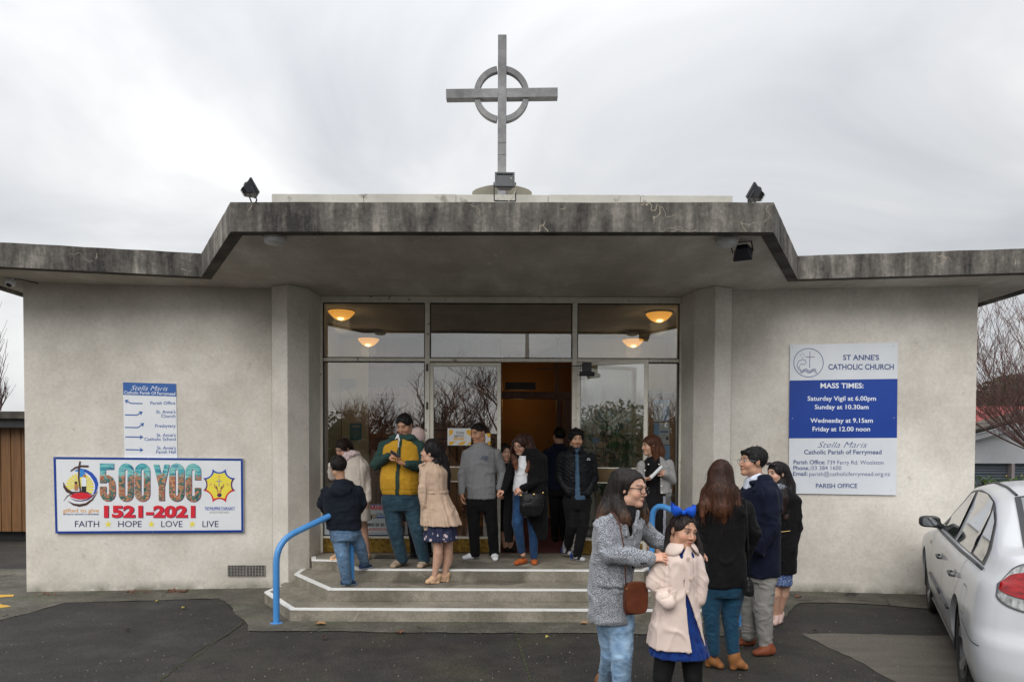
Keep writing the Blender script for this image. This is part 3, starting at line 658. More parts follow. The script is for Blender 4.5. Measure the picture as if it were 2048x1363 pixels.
def arrow(B, x0, y0, x1, y1, kink, head):
    pts = [(x0, y0), kink, (x1, y1)] if kink else [(x0, y0), (x1, y1)]
    B.strip(pts, 2.1, S_blue2, name='arrow'); a = pts[-2]; dx, dy = x1 - a[0], y1 - a[1]; q = math.hypot(dx, dy); dx, dy = dx / q, dy / q; nx, ny = -dy, dx
    B.poly([(x1 + dx * 3, y1 + dy * 3), (x1 - dx * 4.5 + nx * 4.8, y1 - dy * 4.5 + ny * 4.8), (x1 - dx * 2.2, y1 - dy * 2.2), (x1 - dx * 4.5 - nx * 4.8, y1 - dy * 4.5 - ny * 4.8)], S_blue2, .0022, 'arrow')
arrow(B, 285, 806.5, 252, 801, (262, 806), 1); arrow(B, 250, 829, 283, 824, (274, 829.5), 1); arrow(B, 250, 854, 286, 847, (276, 854.5), 1)
arrow(B, 251, 873, 284, 873.5, None, 1); arrow(B, 251.5, 898.5, 284, 899, None, 1)

# ---- wide banner
B = Board([(107, 913), (486, 916.5), (487, 1063.5), (111, 1066)], wp0L, nL, .012, .022, S_white, 'anniversary_banner', 'wide white banner with blue border reading 1521-2021 on the left wall', 'banner')
for pts in ([(107, 913), (486, 916.5), (485.8, 920.6), (107.2, 917.2)], [(111, 1066), (487, 1063.5), (487, 1059), (111, 1061.7)], [(107.2, 917.2), (111.7, 917.2), (115.2, 1061.7), (111, 1061.7)], [(481.6, 920.6), (485.8, 920.6), (487, 1059), (482.8, 1059)]):
    B.poly(pts, S_blue, .0035, 'border')
for x, y in ((110, 915.5), (297, 916.8), (484, 919), (484.6, 1061.5), (305, 1062.8), (113, 1064)): B.screw(x, y, .007)
# picture-filled condensed letters
def picture_mat(name, seed):
    m, nt, b = new_mat(name); N = nt.nodes.new; L = nt.links.new; b.inputs['Roughness'].default_value = .5
    g = N('ShaderNodeNewGeometry'); mp = N('ShaderNodeMapping'); mp.inputs['Location'].default_value = (seed * 3.7, seed * 1.9, 0); L(g.outputs['Position'], mp.inputs[0])
    n = N('ShaderNodeTexNoise'); n.inputs['Scale'].default_value = 13; n.inputs['Detail'].default_value = 5; n.inputs['Distortion'].default_value = 1.8; L(mp.outputs[0], n.inputs['Vector'])
    st = N('ShaderNodeMapping'); st.inputs['Scale'].default_value = (3, 3, 16); L(g.outputs['Position'], st.inputs[0])
    n2 = N('ShaderNodeTexNoise'); n2.inputs['Scale'].default_value = 1.6; n2.inputs['Detail'].default_value = 3; n2.inputs['Distortion'].default_value = .5; L(st.outputs[0], n2.inputs['Vector'])
    def ramp(s, pts):
        r = N('ShaderNodeValToRGB'); L(s, r.inputs[0]); e = r.color_ramp.elements
        e[0].position, e[0].color = pts[0][0], c4(pts[0][1]); e[1].position, e[1].color = pts[-1][0], c4(pts[-1][1])
        for p, c in pts[1:-1]: k = e.new(p); k.color = c4(c)
        return r.outputs[0]
    skyc = ramp(n2.outputs[0], [(.3, (.02, .11, .2)), (.45, (.05, .36, .42)), (.55, (.25, .55, .5)), (.7, (.03, .22, .38))])
    low = ramp(n.outputs[0], [(.32, (.03, .015, .015)), (.43, (.02, .22, .18)), (.5, (.35, .06, .03)), (.57, (.55, .32, .16)), (.66, (.10, .05, .05)), (.72, (.6, .5, .36))])
    sp = N('ShaderNodeSeparateXYZ'); L(g.outputs['Position'], sp.inputs[0]); md = N('ShaderNodeMath'); md.operation = 'MULTIPLY_ADD'; L(n.outputs[0], md.inputs[0]); md.inputs[1].default_value = -.25; L(sp.outputs[2], md.inputs[2])
    mr = N('ShaderNodeMapRange'); L(md.outputs[0], mr.inputs[0]); mr.inputs[1].default_value = 1.235; mr.inputs[2].default_value = 1.265
    x = N('ShaderNodeMix'); x.data_type = 'RGBA'; L(mr.outputs[0], x.inputs[0]); L(low, x.inputs[6]); L(skyc, x.inputs[7]); L(x.outputs[2], b.inputs['Base Color']); return m
def stadium(cx, cy, w, h, n=8, k=1.0):
    r = w / 2; o = []
    for a0, yy in ((math.pi, cy - h / 2 + r * k), (0, cy + h / 2 - r * k)):
        for i in range(n + 1):
            a = a0 + math.pi * i / n; o.append((cx + r * math.cos(a), yy + r * k * math.sin(a)))
    return o
lm = [picture_mat('picture_print_%d' % i, i) for i in range(2)]
for i, cx in enumerate((252.5, 285, 353.5)):
    for dx, m_, d in ((1.0, S_purple, .0022), (0, lm[i % 2], .0032)):
        B.ring(stadium(cx + dx, 964 + dx, 30.5, 76.5), stadium(cx + dx, 964 + dx, 5.2, 53), m_, d, 'letter')
for dx, m_, d in ((1.0, S_purple, .0022), (0, lm[1], .0032)):
    o_, i_ = stadium(386.5 + dx, 964.5 + dx, 31, 76.5, 12), stadium(386.5 + dx, 964.5 + dx, 6, 53, 12)
    idx = [k for k in range(len(o_)) if not (k in (12,))]            # gap on the right between the two arcs
    mb = MB()
    for k in range(len(o_)):
        if k == 12: continue
        j = (k + 1) % len(o_); mb.add([B.P(*o_[k], d), B.P(*o_[j], d), B.P(*i_[j], d), B.P(*i_[k], d)], [(0, 1, 2, 3)])
    for (ya, yb_) in ((o_[12][1], 959), (974.5, o_[13][1])):
        mb.add([B.P(389.5 + dx, ya + dx, d), B.P(402 + dx, ya + dx, d), B.P(402 + dx, yb_ + dx, d), B.P(389.5 + dx, yb_ + dx, d)], [(0, 1, 2, 3)])
    mb.build('letter', m_, B.o)
for dx, m_, d in ((1.0, S_purple, .0022), (0, lm[0], .0032)):
    sh = lambda q: [(x + dx, y + dx) for x, y in q]
    B.poly(sh([(307, 928), (318, 928), (323.5, 950), (329, 928), (339, 928), (329.5, 972), (329.5, 1000.5), (317.5, 1000.5), (317.5, 972)]), m_, d, 'letter')
    five = [(200, 926), (228, 926), (228, 938), (211.5, 938), (211.5, 950)] + [(217 + 14.5 * math.cos(a), 975 - 26 * math.sin(a)) if i else (217, 949) for i, a in enumerate([R(80), R(55), R(30), R(5)])] + [(231.5, 985)] + [(216 + 15.5 * math.cos(a), 986 + 16 * math.sin(a)) for a in (R(10), R(40), R(70), R(100), R(130), R(160))] + [(200, 988), (200, 972), (213, 972), (213, 986), (215, 990), (218, 986), (218, 966), (215, 962), (212, 965), (200, 965)]
    B.poly(sh(five), m_, d, 'letter')
# 1521-2021
B.text('1521-2021', 209, 391.5, 1033.6, 1012.5, S_ink, .055, d=.0022); B.text('1521-2021', 208, 390.5, 1032.8, 1011.7, S_red, .05, d=.0034)
for t, a, b in (('FAITH', 150, 198.5), ('HOPE', 236.5, 283.5), ('LOVE', 322.5, 365), ('LIVE', 405, 437)): B.text(t, a, b, 1053, 1041, S_ink, .002)
def star(cx, cy, r, r2, m, d=.0025, n=5, rot=-math.pi / 2, name='star'):
    pts = []
    for i in range(2 * n): q = r if i % 2 == 0 else r2; pts.append((cx + q * math.cos(rot + math.pi * i / n), cy + q * math.sin(rot + math.pi * i / n)))
    return B.poly(pts, m, d, name)
for cx in (216.5, 303, 384.5): star(cx, 1047.5, 7.6, 3.0, S_yel)
B.text('gifted to give', 126, 198, 1023.5, 1016, S_or, .012); B.text('500 YEARS OF CHRISTIANITY IN THE PHILIPPINES', 126.5, 198, 1029, 1026.3, S_navy, .015)
B.text('THE PHILIPPINE CHAPLAINCY', 409.5, 470, 1019.5, 1013, S_royal, .01); B.text('DIOCESE OF CHRISTCHURCH', 419.5, 458, 1025.7, 1021.7, S_grey, 0)
# round emblem: sun, wave, boat and cross
cx, cy = 159, 963; Q = lambda fx, fy: (100 + fx / 8.26, 905 + fy / 8.26)
for i in range(17):
    a = R(-195 + i * 13.5); b = a + R(9.5); c_ = Q(490, 560)
    B.poly([c_, (c_[0] + 27.5 * math.cos(a), c_[1] + 27 * math.sin(a)), (c_[0] + 27.5 * math.cos(b), c_[1] + 27 * math.sin(b))], S_yel, .0022, 'sun_ray')
def arc(c, rx, ry, a0, a1, n=14): return [(c[0] + rx * math.cos(R(a0 + (a1 - a0) * i / n)), c[1] + ry * math.sin(R(a0 + (a1 - a0) * i / n))) for i in range(n + 1)]
B.strip([Q(425, 292), Q(500, 275), Q(600, 300), Q(680, 350), Q(740, 430), Q(770, 510), Q(765, 590), Q(725, 680)], [2.5, 5, 6, 7, 8, 7, 5, 2], S_royal, .0026, 'wave')
B.strip([Q(410, 295), Q(480, 290), Q(560, 300)], [1, 5, 5], S_cyan, .0030, 'wave'); B.poly([Q(475, 330), Q(560, 300), Q(590, 350), Q(540, 395), Q(480, 400)], S_cyan, .0032, 'wave')
B.strip([Q(222, 485), Q(240, 560), Q(290, 625), Q(370, 665), Q(440, 640)], [1, 5, 7, 6, 1], S_brown, .0028, 'boat_hull')
B.strip([Q(225, 795), Q(290, 710), Q(400, 655), Q(520, 640), Q(620, 655), Q(720, 700)], [.5, 1.6, 2, 2, 2, 1], S_blackp, .0034, 'line')
B.poly([Q(325, 715), Q(400, 670), Q(520, 650), Q(620, 665), Q(700, 705), Q(640, 745), Q(560, 765), Q(470, 765), Q(390, 745)], S_red, .0036, 'island')
B.strip([Q(340, 745), Q(420, 785), Q(520, 792), Q(620, 770), Q(700, 715), Q(790, 620)], [.6, 2, 2, 2.5, 2, .5], S_purple, .0032, 'line')
B.strip([Q(295, 795), Q(390, 850), Q(490, 868), Q(600, 845), Q(700, 770), Q(790, 640)], [.6, 4, 5.5, 5, 3.5, .5], S_brown, .0028, 'boat_hull')
B.strip([Q(500, 140), Q(480, 260), Q(478, 420), Q(505, 640)], [3.6, 3.4, 3.2, 3], S_brown, .0042, 'cross'); B.strip([Q(342, 300), Q(420, 245), Q(520, 218), Q(640, 222)], [2, 3.4, 4, 4], S_brown, .0046, 'cross')
B.poly([Q(525, 550), Q(600, 550), Q(600, 640), Q(525, 635)], S_blackp, .0046, 'figure'); B.poly([Q(520, 420), Q(560, 395), Q(605, 430), Q(600, 552), Q(525, 552)], S_pw, .0048, 'figure'); B.disc(*Q(572, 378), 3, 3.2, S_skin, .005, 12, 'figure')
B.poly([Q(408, 520), Q(455, 510), Q(470, 560), Q(460, 620), Q(405, 615)], S_skin, .0046, 'figure'); B.disc(*Q(430, 492), 3, 3, S_brown, .0049, 12, 'figure')
# eight-pointed emblem
ec = (300 + 1143 / 8.26, 905 + 540 / 8.26)
tips = [Q2 for Q2 in [(1035, 268), (1253, 268), (1408, 415), (1408, 625), (1258, 812), (1035, 812), (880, 622), (880, 415)]]
def Q3(p): return (300 + p[0] / 8.26, 905 + p[1] / 8.26)
def scallop(k, sag):
    r = []
    for i in range(8):
        a, b = tips[i], tips[(i + 1) % 8]; c0 = (1143, 540)
        for j in range(7):
            t = j / 7; x, y = a[0] + (b[0] - a[0]) * t, a[1] + (b[1] - a[1]) * t; mx, my = c0[0] - (a[0] + b[0]) / 2, c0[1] - (a[1] + b[1]) / 2; q = math.hypot(mx, my); s_ = 4 * t * (1 - t) * sag
            x += mx / q * s_; y += my / q * s_; r.append(Q3((c0[0] + (x - c0[0]) * k, c0[1] + (y - c0[1]) * k)))
    return r
s1, s2 = scallop(1, 52), scallop(.80, 26)
for i in range(8):
    a = i * 7; n_ = len(s1); o_ = [s1[(a + j) % n_] for j in range(8)]; q_ = [s2[(a + j) % n_] for j in range(8)]
    m_ = {7: S_royal, 0: S_royal, 1: S_royal, 2: S_purple, 6: S_purple, 3: S_red, 4: S_red, 5: S_red}[i]
    mb = MB(); mb.add([B.P(*p, .0024) for p in o_] + [B.P(*p, .0024) for p in q_], [(j, j + 1, 8 + j + 1, 8 + j) for j in range(7)]); mb.build('emblem_edge', m_, B.o)
B.poly(s2, S_yel, .0026, 'emblem_field')
B.strip([Q3((1143, 425)), Q3((1143, 560))], 2.2, S_grey, .0032, 'cross'); B.strip([Q3((1093, 468)), Q3((1193, 468))], 2.0, S_grey, .0036, 'cross')
for s_ in (-1, 1):
    B.strip([Q3((1143 + s_ * 78, 505)), Q3((1143 + s_ * 72, 560)), Q3((1143 + s_ * 30, 600)), Q3((1143 + s_ * 18, 650))], [1.2, 2.6, 2.6, 3.4], S_skin, .0032, 'hand')
    B.strip([Q3((1143 + s_ * 55, 535)), Q3((1143 + s_ * 30, 590))], [1, 2.2], S_brown, .0036, 'hand')
    star(*Q3((1143 + s_ * 142, 520)), 4.8, 1.4, S_or, .0032)
star(*Q3((1143, 388)), 4.2, 1.3, S_or, .0032); B.disc(*Q3((1147, 694)), 4.5, 4.3, S_ink, .0034, 16, 'globe'); B.poly([Q3((1125, 668)), Q3((1150, 665)), Q3((1148, 690)), Q3((1120, 690))], S_red, .0038, 'globe')

# ---- mass times board
B = Board([(1580, 689), (1796, 684.5), (1792.5, 989.5), (1577.5, 986)], wp0R, nR, .012, .012, S_white2, 'mass_times_board', 'blue and white board listing mass times on the right wall', 'notice board')
B.poly([(1579, 760.5), (1795, 757), (1793.8, 875), (1577.8, 876)], S_blue, .001, 'band')
for t, a, b, yb, yt, m_, bo in (("ST ANNE'S", 1686, 1758, 719.5, 709.5, S_navy, .018), ('CATHOLIC CHURCH', 1656.5, 1787.5, 738.5, 728, S_navy, .018),
    ('MASS TIMES:', 1641, 1727, 775.5, 766, S_pw, .022), ('Saturday Vigil at 6.00pm', 1615, 1752, 800.5, 792, S_pw, .016), ('Sunday at 10.30am', 1629.5, 1737, 817.5, 809, S_pw, .016),
    ('Wednesday at 9.15am', 1620.5, 1745.5, 844.5, 836, S_pw, .016), ('Friday at 12.00 noon', 1625, 1740, 861.5, 853, S_pw, .016),
    ('Catholic Parish of Ferrymead', 1608, 1763, 907.5, 899, S_navy, .014), ('Parish Office:', 1587, 1650, 927.5, 919.5, S_navy, .014), ('739 Ferry Rd, Woolston', 1654, 1767, 928, 920, S_navy, -.004),
    ('Phone.:', 1586.5, 1621, 939, 931, S_navy, .014), ('03 384 1600', 1623, 1682.5, 939, 931, S_navy, -.004), ('Email:', 1586, 1615, 950.5, 942.5, S_navy, .014), ('parish@catholicferrymead.org.nz', 1618.5, 1780, 951, 943, S_navy, -.004),
    ('PARISH OFFICE', 1631.5, 1714.5, 975, 966.5, S_navy, .016)):
    B.text(t, a, b, yb, yt, m_, bo)
B.text('Stella Maris', 1635.5, 1734.5, 894.5, 883, S_navy, -.012, .45)
cx, cy = 1617, 725
B.strip(arc((cx, cy), 29.5, 28.5, 0, 360, 48)[:-1], 1.2, S_navy, closed=True, name='emblem_ring')
B.strip([(1620, 702), (1619, 735)], 1.0, S_navy, name='cross'); B.strip([(1611, 713.5), (1629.5, 713.5)], 1.0, S_navy, .0024, name='cross')
B.strip([(1598, 741), (1594, 731), (1597, 722), (1605, 718.5), (1611, 720), (1612, 726), (1607, 729), (1602, 727)], 1.0, S_navy, name='wave'); B.strip([(1602, 742), (1598, 733), (1602, 728)], .8, S_navy, name='wave')
for k in range(3): B.strip([(1599 + k + i * 3, 739 + k * 2.4 + 2.2 * math.sin(i * 1.15 + k * .6)) for i in range(12)], .9, S_navy, .002 + k * .0003, name='wave')
for x, y in ((1601, 710), (1605.5, 706.5), (1608, 710), (1604.5, 715)): B.disc(x, y, .9, .9, S_navy, n=8, name='star')
for x, y in ((1585, 694), (1787, 692), (1585, 836), (1788, 835), (1783, 980)): B.screw(x, y, .0045, S_edge if y in (694, 692, 980) else S_pw)

# ================================================================== cross on the canopy
M_lead = weathered('lead_grey_cross', (0.16, 0.16, 0.165), (0.25, 0.25, 0.255), (0.36, 0.36, 0.36), streak=(4, 4, 4), crack=False)
YC = 6.95; q = lambda x, y: PY(x, y, YC)
cb = q(1003.5, 388); ct = q(1002.5, 69); rootc = empty('rooftop_cross', (cb.x, YC, cb.z), 'tall grey ringed cross standing on the canopy roof', 'cross')
hw = .043; thk = .085; A, Bm, C = q(1003.5, 344), q(1003, 288), q(1003, 311)
for z0, z1 in ((cb.z - .05, PY(1003, 310, YC).z), (PY(1003, 310, YC).z + .002, PY(1003, 286, YC).z), (PY(1003, 286, YC).z + .002, ct.z)):
    MB().box(cb.x - hw, cb.x + hw, YC, YC + thk, z0, z1).build('shaft', M_lead, rootc, bevel=.003)
a, b = q(892, 186.5), q(1115.5, 184); zl, zr = PY(892, 187.5, YC).z, PY(1115, 184.5, YC).z; hh = .046
U = (Vector((b.x, YC, zr)) - Vector((a.x, YC, zl))); Un = U.normalized(); W = Vector((-Un.z, 0, Un.x))
O_ = Vector((a.x, YC - .004, zl)) - W * hh; half = (cb.x - hw - .001 - a.x)
MB().frame(O_, Un * half, (0, thk + .008, 0), W * 2 * hh).build('arm', M_lead, rootc, bevel=.003)
O2_ = O_ + Un * (half + 2 * hw + .002); MB().frame(O2_, Un * (U.length - half - 2 * hw - .002), (0, thk + .008, 0), W * 2 * hh).build('arm', M_lead, rootc, bevel=.003)
rc_ = q(1003, 186); ro, ri = (q(1058.5, 186).x - rc_.x), (q(1047.5, 186).x - rc_.x)
for k in range(4):
    th0, th1 = math.pi / 2 * k + math.asin(.05 / ro), math.pi / 2 * (k + 1) - math.asin(.05 / ro); mb = MB(); n_ = 14; vs = []
    for i in range(n_ + 1):
        th = th0 + (th1 - th0) * i / n_
        for r_, y_ in ((ri, .012), (ro, .012), (ro, .07), (ri, .07)): vs.append((rc_.x + r_ * math.cos(th), YC + y_, rc_.z + r_ * math.sin(th)))
    fs = [(4 * i + j, 4 * i + (j + 1) % 4, 4 * i + 4 + (j + 1) % 4, 4 * i + 4 + j) for i in range(n_) for j in range(4)]
    mb.add(vs, fs); mb.build('ring_segment', M_lead, rootc)
# low metal cowl behind the floodlight
mb = MB(); vs = []; xa_, xb_ = X_(944, 7.05), X_(1061, 7.05); zz0, zz1 = PY(1000, 389, 7.05).z, PY(1000, 374, 7.05).z
n_ = 20
for i in range(n_ + 1):
    t = i / n_; z = zz0 + (zz1 - zz0) * math.sin(math.pi * t) ** .6; x = xa_ + (xb_ - xa_) * t
    vs += [(x, 6.98, z), (x, 7.9, z), (x, 7.9, zt - .03), (x, 6.98, zt - .03)]
mb.add(vs, [(4 * i + j, 4 * i + 4 + j, 4 * i + 4 + (j + 1) % 4, 4 * i + (j + 1) % 4) for i in range(n_) for j in range(4)] + [(0, 1, 2, 3), tuple(4 * n_ + j for j in (3, 2, 1, 0))])
mb.build('roof_vent', mat('vent_olive', (.16, .15, .115), (.24, .225, .175), scale=6, rough=.8), church)

# ================================================================== floodlights, ceiling lights, camera
M_fl = mat('floodlight_black', (0.010, 0.012, 0.016), (0.022, 0.024, 0.03), scale=10, rough=.42); M_flg = flat('floodlight_glass', (.020, .028, .032), .25, spec=.4)
def floodlight(c, aim, w, h, label, group='floodlights on the canopy', stand=None, up=Vector((0, 0, 1)), bracket=True, base=None):
    c = Vector(c); f = Vector(aim).normalized(); s = f.cross(up).normalized(); u = s.cross(f).normalized()
    o = empty('floodlight', base if base is not None else c, label, 'floodlight', group)
    fr = lambda a, b, d: c + s * a + u * b + f * d
    mb = MB(); D = h * .62       # housing: truncated pyramid
    vs = [fr(x * w / 2, z * h / 2, 0) for x, z in ((-1, -1), (1, -1), (1, 1), (-1, 1))] + [fr(x * w * .33, z * h * .25, -D) for x, z in ((-1, -1), (1, -1), (1, 1), (-1, 1))]
    mb.add(vs, [(0, 1, 2, 3), (7, 6, 5, 4), (0, 4, 5, 1), (1, 5, 6, 2), (2, 6, 7, 3), (3, 7, 4, 0)]); mb.build('housing', M_fl, o, bevel=.004)
    mb = MB(); t = h * .08
    for (a0, a1, b0, b1) in ((-w / 2 - t * .4, w / 2 + t * .4, h / 2 - t, h / 2 + t * .5), (-w / 2 - t * .4, w / 2 + t * .4, -h / 2 - t * .5, -h / 2 + t), (-w / 2 - t * .4, -w / 2 + t, -h / 2 + t, h / 2 - t), (w / 2 - t, w / 2 + t * .4, -h / 2 + t, h / 2 - t)):
        mb.frame(fr(a0, b0, .001), s * (a1 - a0), f * .018, u * (b1 - b0))
    mb.build('bezel', M_fl, o)
    MB().frame(fr(-w / 2 + t, -h / 2 + t, .003), s * (w - 2 * t), f * .006, u * (h - 2 * t)).build('lens', M_flg, o)
    mb = MB()
    for k in range(5): mb.frame(fr(-w * .3, -h * .2 + h * .1 * k, -D - .012), s * w * .6, f * .02, u * h * .02)
    mb.build('cooling_fins', M_fl, o)
    MB().frame(fr(-w * .2, h * .3, -D * .55), s * w * .4, f * D * .4, u * h * .18).build('junction_box', M_fl, o, bevel=.003)
    if bracket:
        q = base if base is not None else c - Vector((0, 0, h))
        q = Vector(q); k = w / 2 + .012
        MB().tube(bend_path([fr(k, 0, -D * .3), q + s * k, q - s * k, fr(-k, 0, -D * .3)], .01, 3), .006, 6).build('bracket', M_fl, o)
    return o
yb = 6.05
floodlight(PY(504, 377, yb), (.72, .42, .50), .16, .125, 'black floodlight on the left end of the canopy roof', base=PY(510, 402, yb) - Vector((0, 0, .02)))
floodlight(PY(1507, 386, yb), (-.72, .42, .50), .16, .125, 'black floodlight on the right end of the canopy roof', base=PY(1500, 404, yb) - Vector((0, 0, .02)))
floodlight(PY(1009.5, 361, yb), (0.02, -1, .32), .165, .135, 'square floodlight on the canopy roof in front of the cross', base=PY(1010, 402, yb))
cc = PP(1482, 484, (0, 0, SH), Vector((0, 0, 1)))
floodlight(PY(1486, 508, cc.y - .02), (.35, .75, -.55), .155, .125, 'black floodlight hanging under the canopy beside the round light', group=None, base=cc)
tb = bezier(PY(1021, 355, yb), PY(1036, 372, yb), PY(1034, 388, yb), PY(1017, 402, yb - .02), 8)
tag(MB().tube(tb, .005, 6).build('cable', flat('cable_cream', (.5, .46, .36), .6), None, tb[-1]), 'pale cable curling from the floodlight before the cross', 'cable')
M_opal = mat('opal_cover', (0.40, 0.41, 0.41), (0.48, 0.49, 0.49), scale=8, rough=.35); M_opalr = mat('opal_rim', (0.34, 0.34, 0.33), (0.42, 0.42, 0.41), scale=12, rough=.5)
for px, py, l in ((550, 481, 'round white ceiling light under the left end of the canopy'), (1454, 486, 'round white ceiling light under the right end of the canopy')):
    c = PP(px, py, (0, 0, SH - .045), Vector((0, 0, 1))); c.z = SH
    o = empty('ceiling_light', c, l, 'ceiling light', 'round lights under the canopy')
    MB().lathe(c, (0, 0, -1), [(0, -.0), (.105, 0), (.105, .03), (.10, .034)], 32).build('base_ring', M_opalr, o, smooth='auto')
    MB().lathe(c, (0, 0, -1), [(.099, .034), (.097, .055), (.08, .072), (.05, .082), (.0, .086)], 32).build('cover', M_opal, o, smooth=True)
c = PP(22, 556, (0, 0, SH), Vector((0, 0, 1))); o = empty('security_camera', c, 'white dome security camera under the left eave', 'security camera')
MB().box(c.x - .03, c.x + .035, c.y - .03, c.y + .03, c.z - .03, c.z).build('mount', S_white, o, bevel=.008); MB().lathe(c - Vector((0, 0, .03)), (0, -.35, -1), [(.045, 0), (.052, .015), (.05, .045), (.04, .06), (0, .065)], 20).build('body', S_white, o, smooth=True)
MB().lathe(c - Vector((0, .028, .075)), (.1, -.8, -.5), [(.028, 0), (.03, .012), (.018, .028), (0, .034)], 16).build('lens', M_fl, o, smooth=True)
tag(MB().tube([c + Vector((.035, .01, -.012)), c + Vector((.10, .012, -.012)), c + Vector((.17, .2, -.01))], .006, 6).build('cable', M_fl, None, c), 'short black cable beside the security camera under the eave', 'cable')

# vestibule lamps: amber glass bowls
def bowl_mat(nm, c, s): return mat(nm, (.7, .45, .15), rough=.3, emis=c, estr=s)
M_bowl = bowl_mat('amber_bowl', (1.0, .42, .06), .75); M_bulb = bowl_mat('bulb_glow', (1.0, .72, .30), 3.2)
def bowl(px, py, Y, r, label, e=1.5):
    c = PY(px, py, Y); zc = SH - .05; dz = 0
    if c.z < zc - .25: dz = zc - c.z - .1
    o = empty('amber_lamp', c, label, 'lamp', 'amber bowl lamps in the vestibule')
    MB().lathe(c, (0, 0, -1), [(r, -.035), (r * 1.02, -.028), (r * .86, .01), (r * .62, .05), (r * .3, .078), (0, .085)], 28).build('bowl', M_bowl, o, smooth=True)
    MB().lathe(c, (0, 0, 1), [(0, .03), (r * 1.05, .033), (r * 1.05, .04), (0, .045)], 28).build('rim', M_brass, o)
    MB().lathe(c + Vector((0, -r * .25, -.055)), (0, 0, -1), [(0, -.03), (r * .25, -.01), (r * .28, .012), (r * .12, .032), (0, .036)], 14).build('bright_spot', M_bulb, o, smooth=True)
    if dz > 0: MB().tube([c + Vector((0, 0, .04)), c + Vector((0, 0, .04 + dz))], .012, 8).build('stem', M_brass, o)
    l = bpy.data.lights.new('lamp_light', 'POINT'); l.energy = e; l.color = (1, .70, .38); l.shadow_soft_size = .12
    lo = bpy.data.objects.new('lamp_light', l); COL.objects.link(lo); lo.parent = o; lo.location = (0, -.02, -.14)
bowl(683, 628, 9.35, .175, 'amber bowl lamp glowing behind the top left window'); bowl(737, 682, 10.9, .165, 'amber bowl lamp hanging farther back at the left')
bowl(1318, 632, 9.35, .175, 'amber bowl lamp glowing behind the top right window'); bowl(1266, 684, 10.9, .165, 'amber bowl lamp hanging farther back at the right')
l = bpy.data.lights.new('lobby_light', 'POINT'); l.energy = 1.5; l.color = (1, .62, .30); l.shadow_soft_size = .15; lo = bpy.data.objects.new('lobby_light', l); COL.objects.link(lo); lo.location = (0.1, VB + .9, 2.6)

# ================================================================== things behind the glass
def sheet_notice(px0, py0, px1, py1, Y, m, label, texts=(), th=.003, name='notice', cat='notice', extra=None):
    a, b = PY(px0, py1, Y), PY(px1, py0, Y); o = empty(name, a, label, cat)
    MB().box(a.x, b.x, Y - th, Y, a.z, b.z).build('sheet', m, o)
    Bo = object.__new__(Board); Bo.n = Vector((0, -1, 0)); Bo.p0 = Vector((0, Y - th, 0)); Bo.o = o
    for t in texts: Bo.text(*t)
    if extra: extra(Bo)
    return Bo
P_blue = flat('print_blue', (.05, .26, .40), .5); P_paper = flat('paper_white', (.66, .68, .70), .6); P_cork = mat('cork_board', (.28, .15, .06), (.40, .23, .10), scale=30, rough=.9); P_lb = flat('print_light_blue', (.25, .45, .72), .5); P_mb = flat('print_mid_blue', (.10, .26, .50), .5); P_yel = flat('print_amber', (.75, .42, .03), .5)
def lines(Bo, x0, x1, ys, m, h=1.2):
    for y in ys: Bo.poly([(x0, y), (x1, y), (x1, y + h), (x0, y + h)], m, .001, 'text_line')
sheet_notice(700, 846, 723, 879, VB - .03, P_blue, 'blue printed notice on the cream wall behind the left window', extra=lambda Bo: (lines(Bo, 704, 719, (850, 853), S_pw, 1.3), lines(Bo, 703, 720, (860, 863, 866, 869, 873), S_grey, .8)))
yp = YG - .006
def covid(Bo):
    for pts in ([(898, 859), (906, 859), (906, 866), (898, 872)], [(898, 882), (898, 889), (903, 889), (912, 882)], [(933, 859), (942, 859), (942, 872), (933, 866)], [(914, 889), (924, 882), (933, 882), (926, 889)], [(933, 889), (942, 882), (942, 889)]): Bo.poly(pts, P_yel, .0012, 'stripe')
    Bo.poly([(907, 874), (928, 874), (928, 879), (907, 879)], P_yel, .001, 'box')
sheet_notice(895, 856, 942, 890, YG - .004, P_paper, 'white and yellow poster taped inside the glass door', (("Unite", 912.5, 928, 867, 861.5, S_blackp, .002), ("against", 908, 928, 872.6, 867.8, S_blackp, .002), ("COVID-19", 908.5, 927, 878.4, 875.2, P_paper, .01, 0, 'lettering', .003)), th=.001, extra=covid, name='poster', cat='poster')
sheet_notice(966, 866, 981, 890, YG - .004, P_paper, 'small yellow edged poster beside the grey sweatshirt man', th=.001, extra=lambda Bo: (Bo.poly([(972, 866), (981, 866), (981, 876), (976, 873)], P_yel, .001, 'stripe'), Bo.poly([(972, 886), (981, 880), (981, 890), (972, 890)], P_yel, .001, 'stripe')), name='poster', cat='poster')
def warn(Bo):
    Bo.disc(746, 1032, 9, 5, S_grey, .001, 20, 'camera_icon'); Bo.disc(738, 1034, 6.5, 6.5, S_blackp, .0014, 20, 'camera_icon'); Bo.disc(736.5, 1032, 2, 2, S_grey, .0018, 10, 'camera_icon')
    lines(Bo, 650, 666, (1022, 1027, 1032, 1037, 1044, 1050, 1056, 1060), S_grey, .8); lines(Bo, 716, 778, (1064.5,), S_grey, 1.2)
    Bo.strip([(752, 1034), (779, 1034)], 3, S_blue2, .001, 'logo_line')
    Bo.strip([(646.5, 1009), (779.5, 1009)], 1.3, S_blue2, .0012, 'edge'); Bo.strip([(646.5, 1069), (779.5, 1069)], 1.5, S_blue2, .0012, 'edge')
